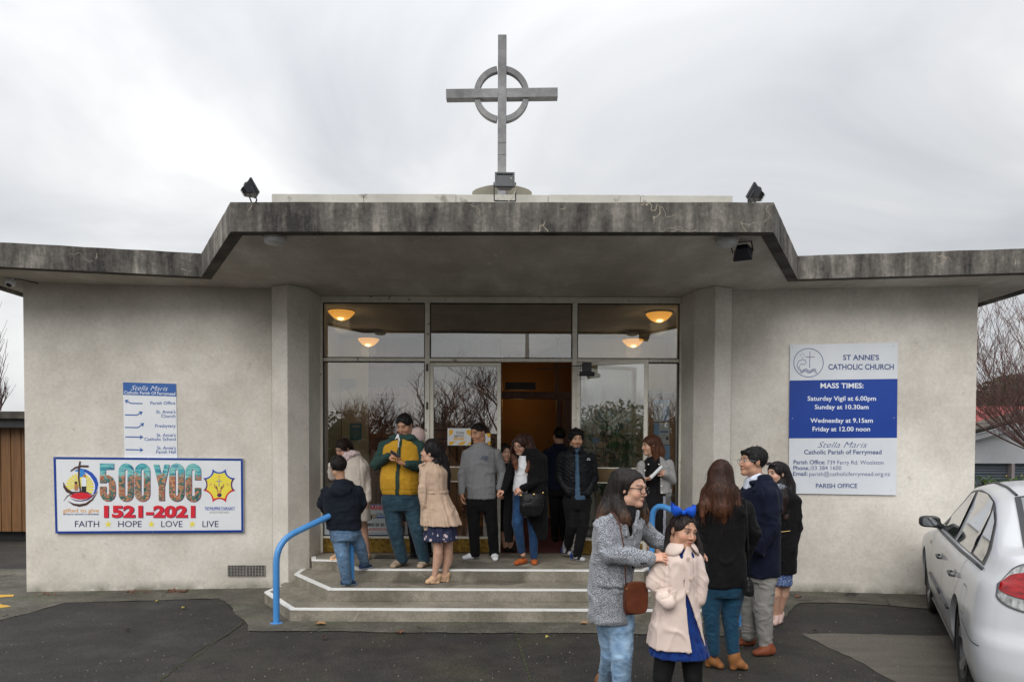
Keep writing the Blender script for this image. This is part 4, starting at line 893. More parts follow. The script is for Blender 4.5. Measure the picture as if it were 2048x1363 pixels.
sheet_notice(646, 1008, 780, 1070, YG - .005, flat('sticker_pale', (.52, .57, .60), .4), 'pale security warning sticker at the foot of the left window', (("WARNING", 727, 779, 1018.5, 1010.5, S_red, .03), ("Chubb", 753, 783 - 4, 1033 - 2.5, 1025, S_blue2, .02), ("Ph: 0800 20 30 40", 721, 778.5, 1051.5, 1045.5, S_blackp, .02), ("24 HOUR PROTECTION", 720, 778, 1059.8, 1055.5, S_red, .012)), th=.001, extra=warn, name='warning_sticker', cat='sticker')
# cork notice board inside the right window
yn = YG + .30
a, b = PY(1288, 986, yn), PY(1353, 787, yn); o = empty('cork_board', a, 'framed cork board with blue papers behind the right window', 'notice board')
MB().box(a.x, b.x, yn, yn + .02, a.z, b.z).build('cork', P_cork, o)
mb = MB(); t = .035
for q_ in ((a.x - t, b.x + t, b.z, b.z + t), (a.x - t, b.x + t, a.z - t, a.z), (a.x - t, a.x, a.z, b.z), (b.x, b.x + t, a.z, b.z)): mb.box(q_[0], q_[1], yn - .03, yn + .02, q_[2], q_[3])
mb.build('frame', mat('pale_green_frame', (.50, .52, .42), (.44, .46, .36), scale=8, rough=.5), o)
for i, (x0, y0, x1, y1, m1) in enumerate(((1308, 799, 1339, 842, P_paper), (1308, 845, 1339, 888, P_paper), (1308, 890, 1340, 925, P_lb))):
    def ex(Bo, x0=x0, y0=y0, x1=x1, y1=y1, i=i):
        if i == 0: Bo.poly([(x0, y0), (x1, y0), (x1, y0 + 8), (x0, y0 + 8)], P_lb, .001, 'band'); Bo.poly([(1326, 811), (1338, 811), (1338, 841), (1326, 841)], P_mb, .001, 'band'); Bo.poly([(1312, 811), (1323, 811), (1323, 821), (1312, 821)], S_grey, .001, 'picture')
        if i == 1: Bo.poly([(1308, 845), (1318, 845), (1318, 875), (1308, 875)], P_lb, .001, 'band'); Bo.poly([(1320, 861), (1336, 861), (1336, 865), (1320, 865)], P_mb, .001, 'band'); Bo.poly([(1332, 873), (1337, 873), (1337, 879), (1332, 879)], S_blackp, .001, 'picture')
        lines(Bo, x0 + 12 - 8 * (i == 0), x1 - 3 - 12 * (i == 0), [y0 + 24 + 3 * k for k in range(5 if i != 1 else 3)], S_grey, .7)
    sheet_notice(x0, y0, x1, y1, yn - .003, m1, ['white and blue paper pinned at the top of the cork board', 'white paper with a light blue strip in the middle of the cork board', 'light blue paper at the foot of the cork board'][i], extra=ex, name='paper_notice', cat='paper')
# indoor plant seen through the open leaf
rp = random.Random(5)
M_leafp = mat('plant_leaf', (.025, .10, .02), (.055, .19, .035), scale=6, rough=.35); M_leafs = flat('plant_stem', (.05, .09, .02), .7); M_pot = flat('terracotta_pot', (.25, .09, .04), .8)
base = Vector((PY(1215, 900, 9.35).x, 9.35, .384)); pt = empty('potted_plant', base, 'tall leafy green plant behind the open glass door', 'plant')
MB().lathe(base, (0, 0, 1), [(0, 0), (.16, 0), (.2, .3), (.21, .34), (.19, .34), (.18, .3), (0, .29)], 20).build('pot', M_pot, pt)
sm = MB(); lv = []
def leafmesh():
    mb = MB(); n_ = 4; vs = []
    for i in range(n_ + 1):
        t = i / n_; w_ = .5 * math.sin(math.pi * min(1, t * .96 + .03)) ** .8 * (1 - .35 * t); vs += [(-w_, t, -.12 * t * t + .09), (0, t, -.12 * t * t), (w_, t, -.12 * t * t + .09)]
    mb.add(vs, [(3 * i + j, 3 * i + j + 1, 3 * i + 4 + j, 3 * i + 3 + j) for i in range(n_) for j in range(2)])
    me = bpy.data.meshes.new('leaf'); me.from_pydata(mb.v, [], mb.f); me.materials.append(M_leafp); return me
LM = leafmesh(); ct_ = 0
for s_ in range(14):
    a = rp.uniform(0, 6.28); top = base + Vector((rp.uniform(-.42, .42), rp.uniform(-.25, .3), rp.uniform(.9, 1.95))); path = bezier(base + Vector((0, 0, .3)), base + Vector((0, 0, .9)), top - Vector((0, 0, .3)), top, 8); sm.tube(path, [.012 - .001 * i for i in range(9)], 5)
    for k in range(13):
        p = path[3 + min(5, k // 2)] + Vector((rp.uniform(-.04, .04), rp.uniform(-.04, .04), rp.uniform(-.08, .08))); o = bpy.data.objects.new('leaf', LM); COL.objects.link(o); o.parent = pt; o.location = p - base
        s = rp.uniform(.10, .19); o.scale = (s * .75, s, s); o.rotation_euler = (rp.uniform(-.9, .4), rp.uniform(-.5, .5), rp.uniform(0, 6.28)); ct_ += 1
sm.build('stem', M_leafs, pt)
# small stand with a blue card
c = PY(1192, 881, 9.0); o = empty('sign_stand', Vector((c.x, 9.0, .384)), 'thin stand with a small blue card behind the door glass', 'stand'); MB().tube([(c.x, 9.02, .4), (c.x, 9.02, c.z - .03)], .008, 6).build('post', S_edge, o); MB().lathe((c.x, 9.02, .384), (0, 0, 1), [(0, 0), (.12, 0), (.12, .01), (0, .016)], 16).build('base', S_edge, o); MB().box(c.x - .045, c.x + .045, 9, 9.008, c.z - .035, c.z + .035).build('card', P_mb, o)
# fire exit sign box
c = PY(692, 763, VB - .1); tag(MB().box(c.x - .14, c.x + .14, VB - .12, VB - .03, c.z - .05, c.z + .05).build('exit_sign', flat('exit_grey', (.12, .2, .24), .5), None, c), 'grey exit sign box above the timber door at the left', 'sign')
# ================================================================== bare trees, hedge, neighbouring buildings
M_bark = mat('bark', (0.045, 0.030, 0.026), (0.085, 0.055, 0.048), scale=12, stretch=(1, 1, .3), rough=.95)
M_twig = mat('reddish_twig', (0.09, 0.048, 0.042), (0.15, 0.085, 0.075), scale=8, rough=.95)
M_fol = mat('evergreen_foliage', (0.016, 0.030, 0.010), (0.05, 0.075, 0.022), scale=6, rough=.9)
M_hedge = mat('hedge_foliage', (0.03, 0.07, 0.012), (0.09, 0.14, 0.03), scale=9, rough=.85)
def bare_tree(base, height, spread, seed, label, group=None, levels=4, lean=(0, 0), trunk_r=.13, up=.35, first=.25, n1=9, twigs=7, minr=.004):
    r = random.Random(seed); base = Vector(base); root = empty('bare_tree', base, label, 'tree', group)
    tr, br = MB(), MB()
    def grow(p, d, ln, rad, lv, mb):
        n = 5 if lv < 2 else 3; pts = [p]; rs = [rad]; d = d.normalized()
        for i in range(n):
            d = (d + Vector((r.uniform(-1, 1), r.uniform(-1, 1), r.uniform(-.3, 1) * up * 1.6)) * (.16 if lv else .06)).normalized(); p = p + d * ln / n; pts.append(p); rs.append(max(minr * .6, rad * (1 - .62 * (i + 1) / n)))
        mb.tube(pts, rs, 7 if lv == 0 else (5 if lv == 1 else 3), caps=False)
        if lv >= levels: return
        k = n1 if lv == 0 else twigs - lv
        for j in range(k):
            t = r.uniform(first if lv == 0 else .2, 1); idx = min(n - 1, int(t * n)); f = t * n - idx; q = pts[idx].lerp(pts[idx + 1], min(1, f)); rr = rs[idx] * .62
            a = Vector((r.uniform(-1, 1), r.uniform(-1, 1), r.uniform(-.1, .6))); a -= d * a.dot(d) * .5; nd = (d * (.7 if lv else .35) + a.normalized() * spread + Vector((0, 0, up))).normalized()
            grow(q, nd, ln * r.uniform(.45, .68) * (1.0 if lv else .95), max(minr, rr), lv + 1, br)
    grow(base, Vector((lean[0], lean[1], 1)), height * .55, trunk_r, 0, tr)
    tr.build('trunk', M_bark, root, smooth=True); br.build('branches', M_twig, root, smooth=True); return root
# right side tree (visible) and those left and behind
def multi(base, seed, label, n=11, h=5.5, lean=.5, thick=.035):
    """many-stemmed shrubby tree with long rising rods"""
    r = random.Random(seed); base = Vector(base); root = empty('bare_tree', base, label, 'tree'); tr, br = MB(), MB()
    hd = base + Vector((0, 0, 1.55)); tr.tube([base, base + Vector((.04, 0, .8)), hd], [.13, .11, .12], 9); tr.lathe(hd - Vector((0, 0, .1)), (0, 0, 1), [(.0, -.1), (.15, -.02), (.17, .08), (.1, .2), (0, .24)], 10)
    def rod(p, d, ln, rad, lv):
        n = 6; pts = [p]; rs = [rad]; d = d.normalized()
        for i in range(n):
            d = (d + Vector((r.uniform(-.09, .09), r.uniform(-.09, .09), .07 if lv == 0 else .05))).normalized(); p = p + d * ln / n; pts.append(p); rs.append(max(.0028, rad * (1 - .75 * (i + 1) / n)))
        br.tube(pts, rs, 4 if lv == 0 else 3, caps=False)
        if lv >= 3: return
        for j in range((8, 5, 3)[lv]):
            t = r.uniform(.12, .95); i = min(n - 1, int(t * n)); q = pts[i].lerp(pts[i + 1], t * n - i); a = r.uniform(0, 6.28); nd = (d + Vector((math.cos(a), math.sin(a), r.uniform(-.25, .35))) * .6).normalized(); rod(q, nd, ln * r.uniform(.28, .5), max(.003, rad * .45), lv + 1)
    for i in range(n):
        a = r.uniform(0, 6.28); sp_ = r.uniform(.15, 1.0) ** .7 * 1.35; rod(hd + Vector((math.cos(a) * .08, math.sin(a) * .08, .1)), Vector((math.cos(a) * sp_, math.sin(a) * sp_, r.uniform(.45, 1.1))), h * r.uniform(.5, .85), thick * r.uniform(.6, 1), 0)
    tr.build('trunk', M_bark, root, smooth=True); br.build('branches', M_twig, root); return root
multi((10.75, 13.9, 0), 4, 'leafless pollarded tree with reddish twigs beside the garage', n=46, h=4.4, thick=.019)
tpos = [(-24.6, 32, 8.5, 11), (-26.2, 34, 7.5, 12), (-27.5, 33, 9, 13)]
for i, (x, y, h, s) in enumerate(tpos):
    bare_tree((x, y, 0), h, .45, s, ['tall thin bare tree beyond the fence, right one', 'shorter bare tree beyond the fence, middle one', 'bare tree beyond the fence at the left edge'][i], levels=3, up=.9, n1=22, twigs=7, trunk_r=.09, first=.1, minr=.012)
def blob_foliage(name, boxes, m, n, size, label, cat, seed=3, kind=None, trunk=None, group=None):
    """leaf-sized faces spread through the volume of a few ellipsoids"""
    r = random.Random(seed); mb = MB(); o0 = Vector(boxes[0][0]); o0.z = 0
    root = empty(name, o0, label, cat, group)
    for k in range(n):
        c, rad = boxes[r.randrange(len(boxes))]
        while True:
            p = Vector((r.uniform(-1, 1), r.uniform(-1, 1), r.uniform(-1, 1)))
            if .25 < p.length < 1: break
        p = p * (p.length ** -.35); q = Vector((c[0] + p.x * rad[0], c[1] + p.y * rad[1], max(.03, c[2] + p.z * rad[2])))
        u = Vector((r.uniform(-1, 1), r.uniform(-1, 1), r.uniform(-.6, 1))).normalized(); v = u.cross(Vector((r.uniform(-1, 1), r.uniform(-1, 1), r.uniform(-1, 1)))).normalized(); s = size * r.uniform(.6, 1.3)
        mb.add([q - u * s, q + v * s * .45, q + u * s, q - v * s * .45], [(0, 1, 2, 3)])
    ic = MB()  # solid dark cores added so no sky shows through the leaves
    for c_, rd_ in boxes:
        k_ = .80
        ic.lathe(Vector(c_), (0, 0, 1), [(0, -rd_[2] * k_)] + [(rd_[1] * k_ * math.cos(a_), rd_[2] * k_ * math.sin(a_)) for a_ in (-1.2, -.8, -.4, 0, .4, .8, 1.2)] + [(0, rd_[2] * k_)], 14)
    mb.build('crown', m, root); ic.build('dark_core', flat('hedge_dark', (.012, .02, .006), 1), root)
    t = MB(); t.tube([o0, Vector((o0.x, o0.y, boxes[0][0][2]))], [.09, .05], 7); t.build('trunk', M_bark, root); return root
blob_foliage('evergreen_tree', [((24.5, 33, 4.1), (2.2, 1.6, 1.3)), ((22.3, 33, 3.4), (1.6, 1.5, 1.0)), ((27, 33, 3.6), (2.0, 1.6, 1.3))], M_fol, 5200, .17, 'dark evergreen tree beyond the red roofed house', 'tree')
# hedge in front of the garage
hb = MB(); rr = random.Random(9)
for k in range(15000):
    x = rr.uniform(9.2, 13.5); y = 13.3 + rr.uniform(-.35, .35); z = rr.uniform(.0, 1.18 + .06 * math.sin(x * 3.1) + .04 * math.sin(x * 9)); u = Vector((rr.uniform(-1, 1), rr.uniform(-1, 1), rr.uniform(-.3, 1))).normalized(); v = u.cross(Vector((rr.uniform(-1, 1), rr.uniform(-1, 1), 1))).normalized(); s = rr.uniform(.018, .04)
    q = Vector((x, y, z)); hb.add([q - u * s, q + v * s * .6, q + u * s, q - v * s * .6], [(0, 1, 2, 3)])
hd_ = empty('hedge', (9.2, 13.3, 0), 'clipped green hedge with yellow flecks in front of the garage', 'hedge'); hb.build('leaves', M_hedge, hd_)
MB().box(9.3, 16, 13.1, 13.5, 0, 1.08).build('dark_core', flat('hedge_dark', (.012, .02, .006), 1), hd_)  # plain dark core added to fill the gaps between the leaves
fb = MB()
for k in range(26): q = Vector((rr.uniform(9.2, 16), 12.93, rr.uniform(1.0, 1.5))); s = .011; fb.add([q + Vector((-s, 0, -s)), q + Vector((s, 0, -s)), q + Vector((s, 0, s)), q + Vector((-s, 0, s))], [(0, 1, 2, 3)])
tag(fb.build('flowers', flat('flower_yellow', (.55, .4, .03), .7), hd_), kind='stuff')
# garage: white gable, tiled roof, grey roller door
GY = 15.5; gx0 = 9.6; gz = lambda py: PY(1990, py, GY).z; gxx = lambda px: X_(px, GY)
gr = empty('garage', (12.5, GY, 0), 'white gabled garage with a grey roller door beyond the hedge', 'garage')
M_gw = mat('garage_white', (.60, .62, .65), (.66, .68, .70), scale=4, rough=.7); M_door = mat('roller_door', (.12, .15, .18), (.17, .20, .235), scale=3, rough=.5)
z_l = gz(926); z_e = gz(905)
ap = 15.2
mb = MB(); vs = [(9.0, GY, z_l), (21, GY, z_l), (21, GY, z_e), (ap, GY, z_e + 1.55), (9.0, GY, z_e - .12)]
mb.add(vs + [(x, y + .12, z) for x, y, z in vs], [(0, 1, 2, 3, 4), (9, 8, 7, 6, 5)] + [(i, 5 + i, 5 + (i + 1) % 5, (i + 1) % 5) for i in range(5)]); mb.build('gable_wall', M_gw, gr)
dx = [gxx(1945), gxx(2023), gxx(2029), gxx(2140)]
MB().box(9.0, 21, GY + .3, GY + .4, 0, z_l).build('back_wall', M_black, gr)
for a, b in ((9.2, dx[1]), (dx[2], 16.5)):
    o = empty('roller_door', (a, GY + .1, 0), parent=gr)
    n_ = 22
    for i in range(n_): MB().box(a, b, GY + .1 + .015 * (i % 2), GY + .16, z_l * i / n_ + .006, z_l * (i + 1) / n_).build('slat', M_door, o, bevel=.012, seg=1)
MB().box(dx[1], dx[2], GY - .02, GY + .12, 0, z_l).build('door_post', flat('post_pinkish', (.42, .36, .36), .7), gr)
# barge board and roof tiles
e0 = Vector((9.0, GY - .15, z_e - .10)); e1 = Vector((ap, GY - .15, z_e + 1.58)); dv = (e1 - e0)
MB().frame(e0, dv, (0, .1, 0), (0, 0, .13)).build('barge_board', M_gw, gr)
M_tiles = mat('old_brown_tiles', (.065, .052, .042), (.13, .105, .08), scale=14, rough=.9, c3=(.16, .15, .10), scale3=3); ti = MB(); un = dv.normalized(); nrm = Vector((-un.z, 0, un.x))
for r_ in range(4):
    for c_ in range(14):
        ti.frame(e0 + un * (dv.length * c_ / 14) + Vector((0, .1 + r_ * .34, .14 + .012 * (c_ % 2))) + nrm * .02, un * (dv.length / 14 * 1.02), (0, .33, 0), nrm * .03)
tag(ti.build('roof_tiles', M_tiles, gr), kind='stuff')
rg = MB(); rg.tube([e0 + Vector((0, -.02, .2)), e1 + Vector((0, -.02, .2))], .05, 8); rg.build('ridge_cap', M_rim, gr)
# red roofed house further back
HY = 27; hz = lambda py: PY(1990, py, HY).z; hs = empty('house', (20, HY, 0), 'house with a broad dusty red roof behind the garage', 'house')
M_rroof = mat('red_roof', (.24, .055, .05), (.33, .085, .075), scale=5, rough=.85); M_hw = mat('house_wall', (.35, .31, .27), (.42, .38, .33), scale=3, rough=.9)
MB().box(13, 34, HY + .8, HY + 8, 0, hz(880)).build('wall', M_hw, hs)
zt0, zt1 = hz(893), PY(1990, 812, HY + 4).z
n_ = 26
for i in range(n_):
    a = i / n_; b = (i + 1) / n_; y0, y1 = HY + 4.2 * a, HY + 4.2 * b; z0_, z1_ = zt0 + (zt1 - zt0) * a, zt0 + (zt1 - zt0) * b
    MB().add([(12.5, y0, z0_ + .05), (36, y0, z0_ + .05), (36, y1, z1_ + .02), (12.5, y1, z1_ + .02), (12.5, y0, z0_), (36, y0, z0_)], [(0, 1, 2, 3), (4, 5, 1, 0)]).build('roof_course', M_rroof, hs)
MB().add([(12.5, HY + 4.2, zt1), (36, HY + 4.2, zt1), (36, HY + 8.6, zt0), (12.5, HY + 8.6, zt0)], [(0, 1, 2, 3)]).build('rear_roof', M_rroof, hs)
MB().box(12.6, 35.9, HY - .05, HY + .8, zt0 - .18, zt0 - .02).build('eaves', M_gw, hs)
# timber clad hall on the left
FY = 12.2; fx = lambda px: X_(px, FY, 900); fz = lambda py: PY(20, py, FY).z
hl = empty('timber_hall', (-13, FY, 0), 'low timber clad building with a dark flat roof edge at the far left', 'building')
M_clad = mat('oiled_cladding', (.12, .052, .016), (.20, .095, .03), scale=2.2, stretch=(9, 9, .5), rough=.55, bump=.2, c3=(.13, .06, .02), scale3=2.5, f3=(.55, .7))
zb0, zb1 = fz(1062), fz(853); x = -8.6; k = 0
while x > -17:
    w_ = .092; MB().box(x - w_ + .006, x, FY + (.012 if k % 2 else 0), FY + .05, zb0, zb1 - .01).build('board', M_clad, hl); x -= w_; k += 1
MB().box(-17, -8.55, FY + .052, FY + 5, zb0 - .02, zb1 + .1).build('wall', M_rim, hl)
MB().box(-17, -8.55, FY + .25, FY + 4.5, 0, zb0 - .02).build('plinth', M_black, hl)
MB().box(-17.2, -8.3, FY - .35, FY + 5.3, fz(838), fz(824)).build('roof_edge', M_rim, hl); MB().box(-17.1, -8.4, FY - .25, FY + 5.2, zb1 - .02, fz(838) - .002).build('fascia_board', M_black, hl)
# ---- what the glass mirrors: the trees, hedge and pole across the car park behind the photographer
for i, (x, y, h, s) in enumerate(((-3.0, -13, 8.2, 21), (-.9, -16, 9.5, 22), (1.8, -15, 8.5, 23), (4.6, -17, 7.5, 24), (-6.5, -15, 7, 25), (8, -18, 8, 26))):
    bare_tree((x, y, 0), h * .74, .85, s, ['bare tree across the car park, mirrored left of the open doorway', 'tallest bare tree across the car park, mirrored above the doorway', 'bare tree across the car park, mirrored in the open glass door', 'bare tree across the car park, mirrored in the far right window', 'bare tree across the car park, mirrored in the far left window', 'leaning bare tree at the right end of the row across the car park'][i], 'trees across the car park', levels=3, up=.26, n1=14, twigs=9, trunk_r=.13, first=.3, minr=.009)
hb2 = [((-9, -20, 1.7), (3.2, 1.5, 2.1)), ((-4, -21, 1.5), (3.2, 1.4, 1.7)), ((2, -21.5, 1.4), (3.5, 1.4, 1.6)), ((8, -21, 1.6), (3.5, 1.5, 1.9)), ((14, -20, 1.8), (3.2, 1.5, 2.0))]
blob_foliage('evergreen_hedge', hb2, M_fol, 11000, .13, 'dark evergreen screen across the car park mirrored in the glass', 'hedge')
blob_foliage('evergreen_hedge', [((-17, -14, 1.9), (4.2, 3, 2.4)), ((-23, -9, 2.1), (4, 4, 2.5)), ((-12, -17.5, 1.7), (3, 2, 2.0))], M_fol, 7000, .16, 'out of view evergreen clump added to darken the reflection in the open glass door', 'hedge', seed=8)  # clump added behind the camera so the open door leaf mirrors something dark
MB().box(-14, 18, -22.5, -21.2, 0, 2.5).build('dark_core', MATS['hedge_dark'], bpy.data.objects['evergreen_hedge'])  # dark block added behind the leaves to close bright gaps in the reflection
fe = empty('boundary_fence', (0, -19, 0), 'plain timber fence across the car park mirrored in the glass', 'fence')
for i in range(60): MB().box(-18 + i * .6, -18 + i * .6 + .585, -19.05, -19.0, 0, 1.75).build('board', M_timber_d, fe)
po = empty('utility_pole', (.9, -24, 0), 'grey utility pole across the car park mirrored in the glass', 'pole'); MB().tube([(.9, -24, 0), (.9, -24, 10.5)], [.16, .11], 10).build('pole', M_soffit, po)
# ================================================================== smooth implicit bodies -> meshes
rng = np.random.default_rng(11)
_TAB = rng.random((32, 32, 32)).astype(np.float32)
def vnoise(p):
    p = np.asarray(p, np.float32); i = np.floor(p).astype(np.int32); f = p - i; f = f * f * (3 - 2 * f); i &= 31; j = (i + 1) & 31
    x0, y0, z0, x1, y1, z1 = i[:, 0], i[:, 1], i[:, 2], j[:, 0], j[:, 1], j[:, 2]; fx, fy, fz = f[:, 0], f[:, 1], f[:, 2]
    a = _TAB[x0, y0, z0] * (1 - fx) + _TAB[x1, y0, z0] * fx; b = _TAB[x0, y1, z0] * (1 - fx) + _TAB[x1, y1, z0] * fx
    c = _TAB[x0, y0, z1] * (1 - fx) + _TAB[x1, y0, z1] * fx; d = _TAB[x0, y1, z1] * (1 - fx) + _TAB[x1, y1, z1] * fx
    return ((a * (1 - fy) + b * fy) * (1 - fz) + (c * (1 - fy) + d * fy) * fz) * 2 - 1
V3 = lambda v: np.array([v[0], v[1], v[2]], np.float32)
class Cap:
    def __init__(s, a, b, ra, rb=None, sub=False, k=None): s.a, s.b, s.ra, s.rb, s.sub, s.k = V3(a), V3(b), ra, ra if rb is None else rb, sub, k
    def bb(s): r = max(s.ra, s.rb); return np.minimum(s.a, s.b) - r, np.maximum(s.a, s.b) + r
    def ev(s, p):
        ba = s.b - s.a; q = p - s.a; t = np.clip(q @ ba / max(1e-9, float(ba @ ba)), 0, 1); q = q - t[:, None] * ba
        return np.sqrt((q * q).sum(1)) - (s.ra + (s.rb - s.ra) * t)
class Ell:
    """ellipsoid with optional frame (3x3 rows = local axes)"""
    def __init__(s, c, r, fr=None, sub=False, k=None, e=2.0): s.c, s.r, s.fr, s.sub, s.k, s.e = V3(c), np.array(r, np.float32), fr, sub, k, e
    def bb(s):
        m = float(max(s.r)) if s.fr is not None else s.r
        return s.c - m, s.c + m
    def ev(s, p):
        q = p - s.c
        if s.fr is not None: q = q @ s.fr.T
        q = q / s.r
        if s.e == 2: n = np.sqrt((q * q).sum(1))
        else: n = (np.abs(q) ** s.e).sum(1) ** (1 / s.e)
        return (n - 1) * float(min(s.r))
class ECap:
    """capsule with an elliptical section: half width w along `side`, half thickness d otherwise"""
    def __init__(s, a, b, wa, wb, da, db, side, sub=False, k=None): s.a, s.b, s.wa, s.wb, s.da, s.db = V3(a), V3(b), wa, wb, da, db; sd = V3(side); s.s = sd / np.linalg.norm(sd); s.sub = sub; s.k = k
    def bb(s): r = max(s.wa, s.wb, s.da, s.db); return np.minimum(s.a, s.b) - r, np.maximum(s.a, s.b) + r
    def ev(s, p):
        ba = s.b - s.a; q = p - s.a; t = np.clip(q @ ba / max(1e-9, float(ba @ ba)), 0, 1); q = q - t[:, None] * ba; u = q @ s.s
        r2 = np.maximum((q * q).sum(1) - u * u, 0); w = s.wa + (s.wb - s.wa) * t; d = s.da + (s.db - s.da) * t
        return (np.sqrt((u / w) ** 2 + r2 / d ** 2) - 1) * np.minimum(w, d)
class Loft:
    """stack of superelliptic rings: (z, x, y, half_width_x, half_depth_y), cut flat at both ends"""
    def __init__(s, rings, e=2.3, sub=False, k=None, soft=.02, pleat=0.0, npl=9):
        r = sorted(rings, key=lambda q: q[0]); s.r = np.array(r, np.float32); s.e, s.sub, s.k, s.soft, s.pl, s.npl = e, sub, k, soft, pleat, npl
        z = s.r[:, 0]; zz = np.linspace(z[0], z[-1], 60); s.zz = zz; s.t = [np.interp(zz, z, s.r[:, i]) for i in (1, 2, 3, 4)]
        kk = np.array([1, 2, 3, 2, 1.]) / 9
        for q in range(4):
            a = np.pad(s.t[q], 2, mode='edge'); s.t[q] = np.convolve(a, kk, 'valid')
    def bb(s):
        r = s.r; m = 1 + s.pl * 2; return np.array([(r[:, 1] - r[:, 3] * m).min(), (r[:, 2] - r[:, 4] * m).min(), r[0, 0]]), np.array([(r[:, 1] + r[:, 3] * m).max(), (r[:, 2] + r[:, 4] * m).max(), r[-1, 0]])
    def ev(s, p):
        z = p[:, 2]; x, y, w, d = [np.interp(z, s.zz, t) for t in s.t]; u = np.abs(p[:, 0] - x) / w; v = np.abs(p[:, 1] - y) / d
        m = np.minimum(w, d); n = (u ** s.e + v ** s.e) ** (1 / s.e)
        if s.pl:
            an = np.arctan2((p[:, 1] - y) / d, (p[:, 0] - x) / w); g = np.clip((s.zz[-1] - z) / (s.zz[-1] - s.zz[0]), 0, 1)
            n = n + s.pl * g * (np.sin(an * s.npl) + .5 * np.sin(an * (s.npl * 2.3) + 1))
        q = (n - 1) * m; zo = np.maximum(s.zz[0] - z, z - s.zz[-1]); return np.maximum(q, zo)
class Half:
    """half space removed (sub): everything on the side the normal points to"""
    def __init__(s, c, n, r=.5, k=None): s.c, s.n, s.sub, s.k, s.rr = V3(c), V3(n) / np.linalg.norm(V3(n)), True, k, r
    def bb(s): return s.c - 9, s.c + 9
    def ev(s, p): return -((p - s.c) @ s.n)
class Fn:
    def __init__(s, f, lo, hi, sub=False, k=None): s.f, s.lo, s.hi, s.sub, s.k = f, V3(lo), V3(hi), sub, k
    def bb(s): return s.lo, s.hi
    def ev(s, p): return s.f(p)
def net(prims, h, k=.02):
    adds = [q for q in prims if not q.sub]
    lo = np.min([q.bb()[0] for q in adds], 0) - 3 * h; hi = np.max([q.bb()[1] for q in adds], 0) + 3 * h
    n = np.ceil((hi - lo) / h).astype(int) + 1; ax = [(lo[i] + h * np.arange(n[i])).astype(np.float32) for i in range(3)]
    F = np.full(n, 1.0, np.float32)
    for q in prims:
        kk = q.k if q.k is not None else k; a, b = q.bb(); m = kk + 2.5 * h
        i0 = np.clip(np.floor((a - m - lo) / h).astype(int), 0, n - 1); i1 = np.clip(np.ceil((b + m - lo) / h).astype(int) + 1, 1, n)
        if (i1 <= i0).any(): continue
        G = np.meshgrid(*[ax[i][i0[i]:i1[i]] for i in range(3)], indexing='ij'); sh = G[0].shape; P = np.stack([g_.ravel() for g_ in G], 1); d = q.ev(P).reshape(sh).astype(np.float32)
        S = F[i0[0]:i1[0], i0[1]:i1[1], i0[2]:i1[2]]
        if q.sub: d = -d; hh = np.clip(.5 - .5 * (d - S) / kk, 0, 1) if kk > 0 else None; r = (np.maximum(S, d) if kk <= 0 else d + (S - d) * hh + kk * hh * (1 - hh))
        else: hh = np.clip(.5 + .5 * (d - S) / kk, 0, 1) if kk > 0 else None; r = (np.minimum(S, d) if kk <= 0 else d + (S - d) * hh - kk * hh * (1 - hh))
        F[i0[0]:i1[0], i0[1]:i1[1], i0[2]:i1[2]] = r
    I = F < 0; nx, ny, nz = F.shape; cnt = np.zeros((nx - 1, ny - 1, nz - 1), np.int8); cs = [(a, b, c) for a in (0, 1) for b in (0, 1) for c in (0, 1)]
    for a, b, c in cs: cnt += I[a:nx - 1 + a, b:ny - 1 + b, c:nz - 1 + c]
    act = np.argwhere((cnt > 0) & (cnt < 8)); idx = np.full(cnt.shape, -1, np.int32); idx[act[:, 0], act[:, 1], act[:, 2]] = np.arange(len(act))
    vs = {c: F[act[:, 0] + c[0], act[:, 1] + c[1], act[:, 2] + c[2]] for c in cs}; acc = np.zeros((len(act), 3), np.float32); num = np.zeros(len(act), np.float32)
    for c in cs:
        for x in range(3):
            if c[x] == 0:
                d = list(c); d[x] = 1; d = tuple(d); f0, f1 = vs[c], vs[d]; cr = (f0 < 0) != (f1 < 0); t = np.where(cr, f0 / np.where(cr, f0 - f1, 1), 0)
                q = np.array(c, np.float32)[None] + 0 * acc; q[:, x] = t; acc += q * cr[:, None]; num += cr
    v = lo + h * (act + acc / num[:, None]); qs = []
    for x, (y, z) in enumerate(((1, 2), (2, 0), (0, 1))):
        s0 = [slice(None)] * 3; s1 = [slice(None)] * 3; s0[x] = slice(0, -1); s1[x] = slice(1, None); A, B = I[tuple(s0)], I[tuple(s1)]
        E = np.argwhere(A != B); ok = (E[:, y] > 0) & (E[:, z] > 0) & (E[:, y] < F.shape[y] - 1) & (E[:, z] < F.shape[z] - 1); E = E[ok]; flip = ~A[E[:, 0], E[:, 1], E[:, 2]]
        def cell(dy, dz): q = E.copy(); q[:, y] += dy; q[:, z] += dz; return idx[q[:, 0], q[:, 1], q[:, 2]]
        q = np.stack([cell(-1, -1), cell(0, -1), cell(0, 0), cell(-1, 0)], 1); q[flip] = q[flip][:, ::-1]; qs.append(q)
    return v.astype(np.float32), np.concatenate(qs).astype(np.int32)
def vnormals(v, f):
    a = v[f[:, 2]] - v[f[:, 0]]; b = v[f[:, 3]] - v[f[:, 1]]; n = np.cross(a, b); o = np.zeros_like(v)
    for i in range(4): np.add.at(o, f[:, i], n)
    return o / np.maximum(1e-9, np.linalg.norm(o, axis=1))[:, None]
